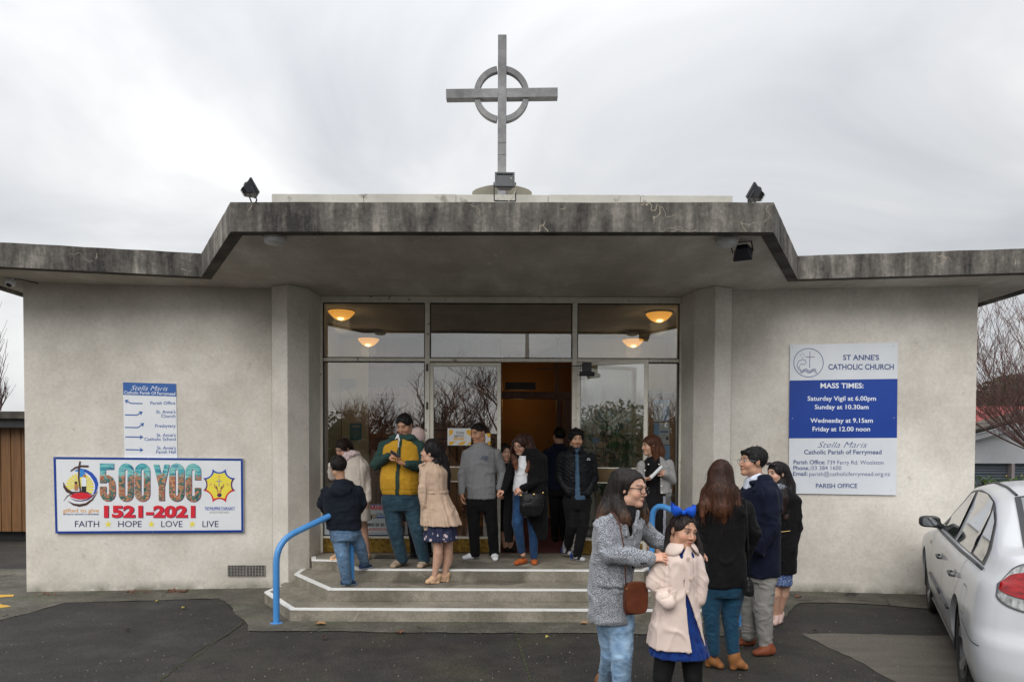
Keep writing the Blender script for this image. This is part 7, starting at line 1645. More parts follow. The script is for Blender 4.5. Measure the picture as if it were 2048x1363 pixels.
# ---- 5 woman in beige trench
P = Person(PG(872, 1166, h2).y, (872, 1166), h2, 'woman in a beige trench coat and floral skirt with long black hair', (.58, .36, .26))
P.head(861, 906, .215, yaw=-96, pitch=-10, nk=(8, 32)); W = P.W
hp = [(864, 892, .0), (880, 918, .05), (888, 950, .07), (893, 985, .08)]
P.hair(caps(chain(P.J, hp, (.085, .085, .075, .03))) + [Cap(V(P, 872, 925, -.06), V(P, 884, 975, -.05), .05, .025)], (.012, .010, .011), facec=(0, .10, -0.032), facer=(.085, .085, .092), streak=.5, tip=(.022, .016, .015), zr=(V(P, 880, 930)[2], V(P, 880, 985)[2]))
tr = P.srings([(922, 868, 13, .10), (930, 867, 24, .14), (942, 867, 29, .17), (962, 866, 28, .165), (982, 870, 25, .145), (1000, 873, 30, .16), (1025, 878, 36, .19), (1048, 882, 40, .21)])
la = arm(P, [(854, 942, -.12), (846, 975, -.14), (848, 1010, -.12)], (.058, .052, .045))
P.wear('trench_coat', K_trench, [Loft(tr, pleat=.05, npl=11)] + caps(la) + [Cap(V(P, 841, 932, -.02), V(P, 850, 926, -.10), .022, .02), Cap(V(P, 841, 932, -.02), V(P, 846, 950, -.10), .022, .016), Loft(P.rings([(1030, 856, 12, .05, -.1), (1061, 855, 7, .03, -.1)]))], fold=.006, ff=(11, 11, 5), crease=[(la[0][1], .12, .006, 100), (V(P, 848, 1010, -.12), .1, .006, 110), (V(P, 872, 985, -.1), .2, .004, 90)], seams=[([(868, 930), (872, 975)], -.1, -.004, .006), ([(857, 935), (855, 965), (856, 1000)], -.1, -.006, .007), ([(876, 990), (884, 1048)], -.1, -.006, .007)])
P.wear('skirt', K_floral, [Loft(P.rings([(1035, 880, 30, .15), (1060, 881, 32, .17), (1080, 881, 33, .18)]), pleat=.08, npl=9)], h=.008, fold=.004)
P.wear('belt', K_trench, [Loft(P.rings([(980, 870, 27, .155), (986, 870, 27, .155)])), Loft(P.rings([(978, 870, 24, .13), (988, 870, 24, .13)]), sub=True, k=.0)], h=.006, fold=0)
l1 = arm(P, [(876, 1060, -.05), (876, 1103, -.05), (870, 1146, -.02), (868, 1160, -.02)], (.062, .050, .030, .028)); l1b = [Cap(V(P, 878, 1112, -.01), V(P, 876, 1126, -.0), .046, .038)]
l2 = arm(P, [(896, 1060, .06), (896, 1103, .06), (890, 1146, .08), (889, 1158, .08)], (.062, .050, .030, .028)); l2b = [Cap(V(P, 898, 1112, .1), V(P, 896, 1126, .1), .046, .038)]
P.flesh(caps(l1) + l1b + caps(l2) + l2b, .007)
P.shoe(V(P, 880, 1167, .02), V(P, 851, 1167, -.06), L_nude, heelh=.065, open_=True, w=.034, sole=0); P.shoe(V(P, 898, 1162, .10), V(P, 871, 1162, .06), L_nude, heelh=.065, open_=True, w=.034, sole=0)
P.finish(dict(torso=tr[:]))
P.flush()

# ---- 6 man in grey sweatshirt
P = Person(PG(962, 1118, h3).y, (962, 1118), h3, 'man in a grey sweatshirt with black trousers and white trainers', (.47, .26, .16))
P.head(957, 866, .235, yaw=-42, pitch=14, nk=(4, 30), stub=None, brow=(.02, .014, .012)); W = P.W
P.hair([Ell(W(0, .005, .080), [.062, .084, .032], P.hf, k=.02)], (.012, .009, .008), short=True, low=-.030, facec=(0, .125, -0.017), facer=(.075, .085, .105), cap=(.0745, .0940, .0845), groove=.0012)
tr = P.srings([(886, 961, 14, .08), (893, 962, 29, .11), (902, 962, 37, .125), (925, 962, 34, .13), (955, 962, 31, .125), (980, 963, 30, .13), (996, 963, 29, .13)])
la = arm(P, [(934, 905, 0), (924, 948, .02), (923, 985, -.03)], (.062, .054, .04)); ra = arm(P, [(994, 904, 0), (1006, 946, .02), (999, 976, -.08)], (.062, .054, .04))
P.wear('sweatshirt', K_greys, [Loft(tr)] + caps(la) + caps(ra) + [Cap(V(P, 955, 886, -.06), V(P, 968, 886, -.06), .014)], fold=.006, ff=(9, 9, 7), crease=[(la[0][1], .13, .005, 90), (ra[0][1], .13, .006, 90), (V(P, 923, 980, 0), .08, .004, 150)], seams=[([(938, 900), (936, 940), (934, 990)], 0, -.006, .008), ([(990, 900), (993, 940), (992, 990)], 0, -.006, .008), ([(936, 989), (990, 989)], -.1, -.004, .006)])
ll = arm(P, [(946, 1005, 0), (948, 1058, -.02), (950, 1108, 0)], (.092, .070, .058)); rl = arm(P, [(979, 1005, 0), (985, 1058, -.02), (988, 1106, .02)], (.092, .070, .058))
P.wear('trousers', K_black2, [Loft(P.rings([(990, 963, 27, .12), (1010, 963, 28, .12), (1022, 963, 24, .10)]))] + caps(ll) + caps(rl) + [Half((0, 0, h3 + .03), (0, 0, -1))], fold=.006, crease=[(V(P, 950, 1098, 0), .13, .006, 110), (V(P, 987, 1098, 0), .13, .006, 110)])
P.shoe(V(P, 958, 1112, .08), V(P, 924, 1119, -.06), L_wht, solec=(.95, .97, 1.0), colf=lambda t, z, v, cc: np.where(((z < .03) & (t < .35))[:, None], A_([.5, .62, .68]), cc)); P.shoe(V(P, 988, 1108, .1), V(P, 991, 1124, -.16), L_wht, solec=(.95, .97, 1.0))
P.hand(V(P, 923, 986, -.03), (.05, -.15, -1), (1, 0, 0), 1, 1.0, 30); P.hand(V(P, 999, 977, -.08), (-.1, -.2, -1), (.9, 0, 0), -1, 1.0, 55)
P.finish(dict(torso=tr, limbs=[[(a, b, x * .7, y * .7) for a, b, x, y in q] for q in (la, ra, ll, rl)])); P.flush()
Bp = object.__new__(Board); yy_ = P.Y - .139; Bp.n = Vector((0, -1, 0)); Bp.p0 = Vector((0, yy_, 0)); Bp.o = P.root
Bp.p0 = Vector((0, P.Y - .150, 0)); Bp.text('SUPER', 963.5, 976.5, 915, 911, S_ink, .02, name='print'); Bp.text('DAY', 968, 976.5, 920.6, 917.2, S_ink, .02, name='print'); Bp.strip([(960, 916), (977, 916)], .8, S_ink, name='pocket_edge'); Bp.strip([(960, 911), (960, 925), (969, 929), (978, 925), (978, 911)], .5, flat('stitch', (.12, .12, .13)), name='pocket_edge')

# ---- 7 woman in black coat with handbag
P = Person(7.86, (1052, 1126), h3, 'woman in glasses and a long black coat, jeans and orange loafers', (.58, .35, .25))
P.head(1042, 889, .22, yaw=-38, pitch=20, roll=-10, nk=(10, 30), smile=1.0, lip=(.5, .12, .12)); W = P.W
P.glasses(flat('glasses_black', (.012, .01, .01), .3))
P.hair(caps(chain(P.J, [(1052, 880, .05), (1064, 905, .02), (1060, 925, -.09), (1053, 942, -.13)], (.080, .062, .046, .02))) + caps(chain(P.J, [(1031, 886, .02), (1026, 905, -.06), (1030, 925, -.13), (1032, 937, -.14)], (.045, .036, .034, .016))) + caps(chain(P.J, [(1048, 905, .05), (1048, 925, -.02), (1048, 938, -.10)], (.05, .045, .02))), (.035, .015, .011), tip=(.17, .065, .03), zr=(V(P, 0, 895)[2], V(P, 0, 945)[2]), facec=(0, .10, -0.027), facer=(.053, .07, .092), streak=.5)
tr = P.srings([(896, 1058, 14, .08), (903, 1060, 26, .11), (915, 1060, 33, .13), (945, 1055, 30, .13), (985, 1052, 30, .13), (1000, 1052, 28, .13)])
la = arm(P, [(1034, 915, 0), (1016, 952, -.02), (1008, 977, -.10)], (.055, .048, .04)); ra = arm(P, [(1084, 914, 0), (1086, 958, -.06), (1046, 976, -.22)], (.062, .055, .042))
coatR = P.srings([(896, 1062, 14, .08), (903, 1064, 25, .11), (915, 1066, 30, .135), (945, 1068, 26, .14), (985, 1072, 24, .14), (1030, 1075, 22, .14), (1055, 1080, 17, .12), (1076, 1084, 10, .10)])
coatL = P.rings([(905, 1038, 8, .07, .03), (925, 1026, 9, .08, .03), (960, 1022, 12, .07, .08), (1010, 1019, 12, .06, .12), (1050, 1017, 11, .05, .12), (1084, 1018, 9, .04, .12)])
P.wear('coat', K_black, [Loft(coatR), Loft(coatL)] + caps(la) + caps(ra), k=.012, fold=.007, ff=(8, 8, 4), seams=[([(1084, 905), (1081, 940)], 0, -.006, .008)], crease=[(ra[0][1], .13, .006, 90)])
P.wear('top', K_white, [Loft(P.rings([(911, 1047, 7, .07, -.05), (930, 1046, 15, .10, -.035), (975, 1044, 17, .10, -.03), (985, 1044, 17, .10, -.03)]))], fold=.006, ff=(12, 12, 9))
ll = arm(P, [(1042, 992, -.01), (1035, 1045, -.10), (1043, 1100, -.02)], (.088, .064, .045)); rl = arm(P, [(1063, 992, .03), (1067, 1050, .0), (1068, 1113, -.03)], (.088, .066, .042))
P.wear('jeans', K_den3, [Loft(P.rings([(978, 1049, 21, .11), (1000, 1050, 24, .12), (1012, 1051, 20, .1)]))] + caps(ll) + caps(rl), fold=.004, col=fade([V(P, 1034, 1040, -.16)], [.16], .5), crease=[(ll[0][1], .1, .004, 110), (V(P, 1068, 1100, 0), .1, .005, 130), (V(P, 1042, 1090, 0), .1, .005, 130)])
P.flesh([Cap(V(P, 1043, 1098, -.02), V(P, 1046, 1108, -.02), .033, .03), Cap(V(P, 1068, 1108, -.03), V(P, 1069, 1120, -.03), .033, .03)], .008)
P.shoe(V(P, 1052, 1106, .02), V(P, 1029, 1124, -.14), L_org, open_=True, solec=(.8, .8, .8), sole=.01, w=.04); P.shoe(V(P, 1068, 1115, .07), V(P, 1069, 1133, -.14), L_org, open_=True, solec=(.8, .8, .8), sole=.01, w=.04)
P.hand(V(P, 1008, 977, -.10), (-.75, -.1, -.45), (.2, .3, -1), 1, .92, 50); P.hand(V(P, 1046, 976, -.22), (-.9, -.1, -.35), (.2, .9, -.3), 1, .92, 45)
P.finish(dict(torso=tr, limbs=[[(a, b, x * .7, y * .7) for a, b, x, y in q] for q in (la, ra, ll, rl)], ts=.55)); P.flush(); P.attach(P.gl[0], 'glasses', P.gl[1])
def bag(name, label, pts, dy, depth, m, J, strap=None, sr=.008, hw=None):
    """soft bag: lofted rings, a strap tube, metal fittings"""
    v, f = net([Loft([(J(q[1], q[0], dy).z, J(q[1], q[0], dy).x, J(q[1], q[0], dy).y, hw_(q[2]), depth) for q in pts], e=3.2)], .006, .02) if False else net([Loft([(lambda p: (p.z, p.x, p.y, q[2] / FPX * p.y, q[3]))(J(q[1], q[0], dy)) for q in pts], e=3.0)], .006, .01)
    n = vnormals(v, f); v = v + n * (.004 * vnoise(v * 16) + .002 * vnoise(v * 50))[:, None]; b = J(pts[-1][1], pts[-1][0], dy); o = empty(name, b, label, 'handbag')
    mesh_np('body', v, f, m, o, np.ones((len(v), 3), np.float32))
    if strap: MB().tube(strap, sr, 6, flat_=.45).build('strap', m, o, smooth=True)
    return o
M_goldm = flat('gold_fitting', (.75, .5, .2), .25, metal=1.0)
b = bag('handbag', 'black leather handbag hanging at the side of the orange loafer woman', [(986, 1064, 23, .04), (995, 1064, 24, .06), (1010, 1063, 24, .075), (1022, 1062, 23, .07), (1030, 1061, 18, .05)], -.26, .06, L_blk, P.J, [P.J(1041, 988, -.26), P.J(1045, 975, -.27), P.J(1060, 965, -.26), P.J(1078, 962, -.22), P.J(1087, 958, -.17)], .007)
MB().tube([P.J(1086, 986, -.26), P.J(1087, 966, -.24), P.J(1088, 945, -.16), P.J(1085, 915, -.1)], .006, 6, flat_=.5).build('strap', L_blk, b)
for q_ in ((1042, 990), (1086, 985), (1068, 988)): MB().lathe(P.J(q_[0], q_[1], -.325), (0, -1, 0), [(0, 0), (.010, 0), (.010, .006), (0, .008)], 10).build('buckle', M_goldm, b)

# ---- 8 man in the doorway, back view
P = Person(9.75, (1114, 1080), h3, 'man in a dark suit walking in through the doorway, seen from behind', (.5, .3, .2))
P.head(1118, 871, .23, yaw=-150, nk=(0, 24), h=.007); W = P.W; P.hair([], BLK, short=True, low=-.03, h=.008)
tr = P.srings([(886, 1118, 10, .08), (892, 1118, 22, .11), (902, 1118, 28, .125), (930, 1118, 25, .13), (978, 1118, 24, .13)])
la = arm(P, [(1094, 902, 0), (1088, 935, .02), (1094, 965, -.05)], (.06, .05, .042)); ra = arm(P, [(1141, 902, 0), (1145, 935, .02), (1142, 968, 0)], (.06, .05, .042)); ll = arm(P, [(1109, 980, 0), (1109, 1028, 0), (1110, 1072, 0)], (.09, .07, .055)); rl = arm(P, [(1127, 980, .05), (1127, 1028, .05), (1127, 1068, .1)], (.09, .07, .055))
P.wear('suit_jacket', K_navy, [Loft(tr)] + caps(la) + caps(ra), h=.012); P.wear('trousers', K_black2, [Loft(P.rings([(972, 1118, 20, .12), (992, 1118, 20, .12)]))] + caps(ll) + caps(rl), h=.012)
P.shoe(V(P, 1110, 1080, -.1), V(P, 1112, 1076, .18), L_blk, sole=0, h=.01); P.shoe(V(P, 1127, 1078, 0), V(P, 1128, 1074, .25), L_blk, sole=0, h=.01); P.finish(dict(torso=tr, limbs=[[(a, b, x * .7, y * .7) for a, b, x, y in q] for q in (la, ra, ll, rl)])); P.flush()

# ---- 16 woman half hidden in the doorway
P = Person(8.75, (1014, 1098), h3, 'dark clothed woman half hidden in the doorway behind the orange loafer woman', (.5, .3, .21))
P.head(1010, 905, .215, yaw=20, pitch=5, nk=(2, 26), h=.007); W = P.W; P.hair([Cap(W(0, -.05, 0), W(0, -.06, -.16), .07, .04)], BLK, h=.008)
tr = P.srings([(925, 1012, 10, .07), (931, 1012, 22, .10), (942, 1012, 26, .12), (980, 1013, 22, .12), (1030, 1014, 25, .13), (1058, 1014, 22, .12)])
la = arm(P, [(990, 940, 0), (988, 975, 0), (996, 990, -.1)], (.05, .042, .036)); ll = arm(P, [(1008, 1050, 0), (1008, 1075, 0), (1010, 1092, 0)], (.06, .048, .035)); rl = arm(P, [(1022, 1050, 0), (1023, 1075, 0), (1020, 1092, 0)], (.06, .048, .035))
P.wear('dress', K_black2, [Loft(tr)] + caps(la), h=.011); P.flesh(caps(ll) + caps(rl), .01); P.shoe(V(P, 1010, 1096, .12), V(P, 1016, 1102, -.08), L_blk, sole=0, heelh=.05, open_=True, w=.036); P.shoe(V(P, 1021, 1096, .12), V(P, 1028, 1101, -.06), L_blk, sole=0, heelh=.05, open_=True, w=.036)
P.finish(dict(torso=tr)); P.flush()

# ---- 9 young man in black puffer
P = Person(PG(1158, 1121, h3).y, (1156, 1121), h3, 'young man in a black quilted jacket and denim shirt looking down', (.50, .29, .18))
P.head(1152, 877, .228, yaw=8, pitch=12, nk=(0, 30), stub=.75, jaw=.95, brow=(.015, .01, .009)); W = P.W
P.hair([Ell(W(-.03, .035, .078), [.05, .05, .03], P.hf, k=.012), Ell(W(.035, .03, .078), [.045, .05, .03], P.hf, k=.012), Ell(W(-.066, .015, .03), [.02, .045, .05], P.hf), Ell(W(.066, .015, .03), [.02, .045, .05], P.hf)], BLK, short=True, low=-.03, facec=(0, .12, -0.027), facer=(.06, .08, .098), groove=.006)
tr = P.srings([(894, 1153, 14, .08), (900, 1153, 28, .115), (910, 1153, 35, .13), (935, 1153, 33, .14), (965, 1154, 31, .14), (988, 1155, 28, .13)])
la = arm(P, [(1125, 910, 0), (1119, 955, .01), (1138, 985, -.10)], (.066, .060, .045)); ra = arm(P, [(1182, 910, 0), (1188, 955, .01), (1176, 985, -.10)], (.066, .060, .045))
quil = lambda v, n, cc: cc
P.wear('quilted_jacket', cloth('black_quilt', (.006, .0065, .008), (.010, .011, .013), rough=.5, sheen=0), [Loft(tr), Fn(lambda p, c0=V(P, 1155, 940, -.15): np.maximum(np.abs(p[:, 0] - c0[0] - (c0[2] - p[:, 2]) * .02) - .026, p[:, 1] - c0[1] - .07), V(P, 1150, 1000, -.3) - .05, V(P, 1160, 885, 0) + .05, sub=True, k=.004)] + caps(la) + caps(ra) + [Cap(V(P, 1142, 893, -.06), V(P, 1148, 902, -.12), .02), Cap(V(P, 1165, 893, -.06), V(P, 1160, 902, -.12), .02)], fold=.004, fold2=.003, ff=(14, 14, 14), crease=[(V(P, 1153, 945, 0), .6, .006, 115)])
P.wear('denim_shirt', K_denimsh, [Loft(P.rings([(897, 1153, 8, .07), (903, 1154, 15, .10), (960, 1156, 20, .115), (985, 1156, 22, .12), (998, 1158, 20, .12)])), Cap(V(P, 1146, 894, -.07), V(P, 1152, 903, -.11), .011), Cap(V(P, 1161, 894, -.07), V(P, 1156, 903, -.11), .011)], fold=.005, ff=(14, 14, 6))
ll = arm(P, [(1141, 1002, 0), (1143, 1050, -.02), (1137, 1088, .16)], (.090, .068, .05)); rl = arm(P, [(1168, 1002, 0), (1166, 1052, -.02), (1154, 1108, 0)], (.090, .070, .052))
P.wear('trousers', K_black2, [Loft(P.rings([(984, 1155, 25, .12), (1006, 1155, 27, .12), (1018, 1155, 23, .10)]))] + caps(ll) + caps(rl), fold=.007, crease=[(V(P, 1155, 1095, 0), .15, .007, 90), (V(P, 1140, 1070, 0.1), .14, .007, 90), (V(P, 1160, 1030, 0), .2, .005, 60)])
bw = lambda t, z, v, cc: np.where((((t > .78) | ((t > .3) & (t < .6) & (z > .03)) | (z < .02)))[:, None], A_([38, 38, 38]), np.where((t < .25)[:, None], A_([2, 6, 26]), cc))
P.shoe(V(P, 1143, 1116, .08), V(P, 1170, 1123, -.08), L_blk, sole=0, colf=bw, ankle=V(P, 1153, 1104, 0), h=.005); P.shoe(V(P, 1126, 1100, .30), V(P, 1143, 1109, .18), L_blk, sole=0, colf=bw, ankle=V(P, 1136, 1084, .18), dz=.03, h=.005)
P.hand(V(P, 1138, 983, -.10), (.7, .1, -.7), (.3, .9, 0), 1, .95, 40, h=.005)
P.finish(dict(torso=tr, limbs=[[(a, b, x * .7, y * .7) for a, b, x, y in q] for q in (la, ra, ll, rl)], ts=.5)); P.flush()
Bp = object.__new__(Board); Bp.n = Vector((0, -1, 0)); Bp.p0 = Vector((0, P.Y - .142, 0)); Bp.o = P.root; Bp.strip([(1174, 917.5), (1177, 915.5), (1180, 917.5)], .8, S_pw, name='emblem'); Bp.strip([(1173.5, 919), (1180.5, 919)], .7, S_pw, name='emblem')

# ---- 10 woman in tweed cardigan
P = Person(7.8, (1310, 1118), h3, 'woman in a pale tweed cardigan over a black dress by the right window', (.58, .36, .25))
P.head(1301, 891, .215, yaw=-76, pitch=6, nk=(6, 32)); W = P.W
P.hair(caps(chain(P.J, [(1308, 885, .02), (1317, 903, .0), (1320, 914, -.01)], (.088, .078, .05))) + [Cap(V(P, 1310, 900, -.06), V(P, 1312, 915, -.07), .05, .03)], (.06, .022, .011), tip=(.13, .05, .02), zr=(V(P, 0, 885)[2], V(P, 0, 918)[2]), facec=(0, .105, -0.032), facer=(.085, .080, .088), streak=.4)
tr = P.srings([(912, 1310, 13, .08), (918, 1310, 26, .11), (930, 1311, 33, .13), (955, 1311, 30, .125), (985, 1311, 29, .13)])
la = arm(P, [(1284, 926, 0), (1276, 955, -.02), (1288, 958, -.16)], (.055, .047, .038)); ra = arm(P, [(1338, 925, 0), (1344, 960, -.03), (1330, 947, -.17)], (.058, .050, .038)); cw = V(P, 1307, 950, -.16)
wedge = Fn(lambda p: np.maximum(np.abs(p[:, 0] - cw[0] + (p[:, 2] - cw[2]) * .0) - .055 - (p[:, 2] - cw[2]) * .0, p[:, 1] - cw[1] - .11), cw - 0.35, cw + .35, sub=True, k=.01)
def edge(v, n, cc): d = np.abs(np.abs(v[:, 0] - cw[0]) - .062); cc[(d < .020) & (n[:, 1] < .1)] = .03; return cc
P.wear('cardigan', K_tweed, [Loft(tr), wedge] + caps(la) + caps(ra), fold=.004, col=edge)
dr = P.rings([(912, 1310, 11, .07), (920, 1310, 22, .10), (950, 1310, 24, .115), (980, 1309, 21, .11), (1010, 1308, 25, .13), (1045, 1309, 24, .13), (1068, 1310, 22, .12)])
xs_ = V(P, 1326, 1020)[0]
P.wear('dress', K_black2, [Loft(dr)], fold=.003, col=lambda v, n, cc: np.where(((np.abs(v[:, 0] - xs_) < .020) & (v[:, 2] < V(P, 0, 985)[2]))[:, None], A_([40, 40, 40]), cc))
l1 = arm(P, [(1302, 1065, 0), (1302, 1090, 0), (1303, 1112, 0)], (.055, .045, .032)); l2 = arm(P, [(1318, 1065, 0), (1318, 1090, 0), (1318, 1112, 0)], (.055, .045, .032)); P.flesh(caps(l1) + caps(l2), .009)
P.shoe(V(P, 1304, 1112, .1), V(P, 1300, 1122, -.1), L_blk, sole=0, open_=True); P.shoe(V(P, 1319, 1112, .1), V(P, 1318, 1122, -.1), L_blk, sole=0, open_=True)
P.hand(V(P, 1288, 958, -.17), (.95, -.2, .05), (0, -.1, 1), 1, .88, 55); P.hand(V(P, 1331, 946, -.18), (-.75, -.2, .3), (-.3, .9, -.2), 1, .88, 55)
P.finish(dict(torso=tr, limbs=[[(a, b, x * .7, y * .7) for a, b, x, y in q] for q in (la, ra)] + [arm(P, [(1308, 970, 0), (1302, 1030, 0), (1302, 1080, 0)], (.05, .05, .045)), arm(P, [(1310, 970, 0), (1318, 1030, 0), (1318, 1080, 0)], (.05, .05, .045))], ts=.55)); P.flush()
for i, (x, y) in enumerate(((1297, 928), (1318, 928), (1290, 940), (1290, 967), (1322, 957), (1323, 972), (1324, 985))): MB().lathe(P.J(x, y, -.135), (0, -1, 0), [(0, .01), (.006, .008), (.009, 0), (.009, -.006)], 10).build('pearl_button', flat('pearl', (.8, .78, .74), .25), P.root, smooth=True)
tag(MB().tube([P.J(1301, 955, -.25), P.J(1324, 932, -.25)], .019, 14).build('rolled_paper', P_paper, None, P.J(1301, 955, -.25)), 'rolled white paper held by the woman in the tweed cardigan', 'paper')
# ---- 11 woman in herringbone coat, foreground
P = Person(4.33, (1240, 1440), 0, 'woman in a grey herringbone coat and black glasses guiding the girl', (.62, .38, .27), fine=.8)
P.head(1262, 978, .222, yaw=52, pitch=6, roll=-3, nk=(-10, 45), lip=(.48, .14, .13), h=.0034); W = P.W
P.glasses(flat('glasses_black', (.012, .01, .01), .3), r=(.026, .021), thick=1.3)
P.hair(caps(chain(P.J, [(1245, 962, .02), (1228, 1000, .03), (1212, 1025, -.02), (1198, 1042, -.05)], (.088, .075, .060, .022))) + caps(chain(P.J, [(1234, 1000, -.02), (1240, 1020, -.09), (1250, 1036, -.13), (1257, 1047, -.14)], (.045, .048, .042, .018))) + caps(chain(P.J, [(1262, 965, .04), (1276, 1000, .06), (1286, 1025, .03), (1293, 1040, .01)], (.06, .048, .042, .016))),
       (.014, .011, .010), tip=(.13, .065, .035), zr=(V(P, 0, 1000)[2], V(P, 0, 1050)[2]), facec=(-.022, .098, -.016), facer=(.090, .088, .104), streak=.5, h=.006)
tr = P.srings([(1008, 1242, 20, .085), (1018, 1240, 38, .12), (1032, 1237, 50, .15), (1065, 1234, 50, .16), (1105, 1229, 46, .15), (1140, 1224, 44, .15), (1185, 1219, 43, .16), (1238, 1218, 40, .16)])
la = arm(P, [(1210, 1046, -.08), (1218, 1108, -.16), (1298, 1117, -.26)], (.072, .066, .047)); ra = arm(P, [(1276, 1040, .06), (1306, 1078, .12), (1360, 1098, .0)], (.066, .058, .045))
cq = V(P, 1262, 1040, -.15); op = Fn(lambda p: np.maximum(np.abs(p[:, 0] - cq[0] - (cq[2] - p[:, 2]) * .03) - .028 - np.clip(p[:, 2] - cq[2], -.2, .1) * .25, p[:, 1] - cq[1] - .12), cq - A_([.3, .3, .28]), cq + A_([.3, .3, .2]), sub=True, k=.004)
P.wear('coat', K_herr, [Loft(tr), op] + caps(la) + caps(ra) + [Cap(V(P, 1248, 1022, -.13), V(P, 1252, 1070, -.165), .016, .012, k=.006), Cap(V(P, 1276, 1022, -.10), V(P, 1270, 1066, -.15), .016, .010, k=.006), ECap(V(P, 1203, 1168, -.155), V(P, 1244, 1168, -.165), .022, .022, .006, .006, (0, 0, 1), k=.002)], fold=.008, ff=(6, 6, 5), h=.0095, crease=[(la[0][1], .19, .009, 65), (V(P, 1255, 1112, -.2), .13, .006, 60), (ra[0][1], .14, .007, 80), (V(P, 1215, 1150, -.1), .2, .005, 40)], seams=[([(1248, 1028), (1243, 1055), (1256, 1090), (1262, 1120)], -.16, -.006, .007), ([(1276, 1025), (1275, 1060), (1268, 1090)], -.14, -.006, .007), ([(1197, 1032), (1200, 1070), (1204, 1092)], -.1, -.007, .009), ([(1200, 1170), (1247, 1170)], -.16, .006, .012), ([(1200, 1178), (1247, 1178)], -.16, -.006, .006)])
P.wear('black_top', K_black2, [Loft(P.rings([(1008, 1254, 16, .08), (1030, 1256, 24, .11), (1080, 1254, 24, .12), (1130, 1250, 24, .12)]))])
ll = arm(P, [(1240, 1240, -.03), (1243, 1310, -.08), (1243, 1405, -.02)], (.090, .070, .052)); rl = arm(P, [(1222, 1240, .03), (1224, 1305, .08), (1212, 1360, .32)], (.098, .072, .055))
P.wear('jeans', K_den4, [Loft(P.rings([(1215, 1228, 36, .13), (1250, 1232, 36, .13), (1265, 1234, 30, .11)]))] + caps(ll) + caps(rl), fold=.0035, ff=(9, 9, 14), col=fade([V(P, 1246, 1290, -.14), V(P, 1215, 1320, .1)], [.22, .15], .5), crease=[(V(P, 1250, 1312, -.08), .12, .006, 80), (V(P, 1240, 1250, -.1), .12, .006, 70), (V(P, 1215, 1345, .2), .13, .008, 90)])
P.shoe(V(P, 1246, 1425, .08), V(P, 1252, 1450, -.14), L_tan, heelh=.04, block=True, ankle=V(P, 1243, 1400, 0)); P.shoe(V(P, 1200, 1378, .45), V(P, 1214, 1392, .22), L_tan, heelh=.05, block=True, ankle=V(P, 1209, 1356, .33))
P.hand(V(P, 1298, 1117, -.26), (.92, -.05, .15), (.1, .55, -.8), 1, .98, 34, h=.0036); P.hand(V(P, 1372, 1100, -.05), (.9, -.35, -.05), (-.2, -.3, -1), 1, .98, 30, h=.004)
P.finish(dict(torso=tr, limbs=[[(a, b, x * .7, y * .7) for a, b, x, y in q] for q in (la, ra, ll, rl)], ts=.55)); P.flush(); P.attach(P.gl[0], 'glasses', P.gl[1])
for x in (1283, 1287.5, 1292): MB().lathe(P.J(x, 1126, -.335), (0, -1, -.2), [(0, .006), (.006, .004), (.007, -.004)], 8).build('cuff_button', M_fl, P.root)
MB().lathe(V(P, 1240.5, 987, -.045), (-.4, -1, 0), [(0, .006), (.004, .003), (.005, 0)], 8).build('pearl_earring', flat('pearl', (.8, .78, .74), .25), P.root)
collar(P, 1244, 1014, -.005, .066, .072, .04, K_herr, yaw=35, gap=24, out=1.6, tail=.10)
# satchel
J = P.J; o = empty('satchel', J(1274, 1230, -.2), 'brown leather satchel at the hip of the herringbone coat woman', 'handbag')
M_sat = cloth('satchel_leather', (.085, .024, .012), (.13, .04, .02), rough=.38, bump=.2)
def flapbag(cxp, top, bot, hw, dy, th):
    a = J(cxp - hw, bot, dy); b = J(cxp + hw, top, dy); w_, h_ = b.x - a.x, b.z - a.z; c = V3((a + b) / 2)
    return Fn(lambda p: np.maximum(np.maximum(((np.abs((p[:, 0] - c[0]) / (w_ / 2)) ** 4 + np.abs((p[:, 2] - c[2]) / (h_ / 2)) ** (4)) ** .25 - 1) * w_ / 2, np.abs(p[:, 1] - c[1]) - th), -9), c - A_([w_ / 2, th, h_ / 2]), c + A_([w_ / 2, th, h_ / 2]), k=.003)
for i in range(4):
    v, f = net([flapbag(1268 - i * 0 + (-7, -3, 1, 6)[i], 1162 + (4, 2, 1, 0)[i], 1229 - (1, 2, 2, 3)[i], (17, 19, 21, 22)[i], -.12 - .028 * i, .011)], .004, .003); mesh_np('flap' if i == 3 else 'gusset', v, f, M_sat, o, np.ones((len(v), 3), np.float32))
MB().tube([J(1252, 1168, -.19), J(1250, 1130, -.21), J(1247, 1090, -.20), J(1240, 1050, -.19), J(1228, 1028, -.14), J(1216, 1020, -.02)], .011, 6, flat_=.35).build('strap', M_sat, o, smooth=True)
MB().lathe(J(1254, 1177, -.225), (0, -1, 0), [(0, .004), (.007, .003), (.008, 0)], 10).build('stud', M_goldm, o)

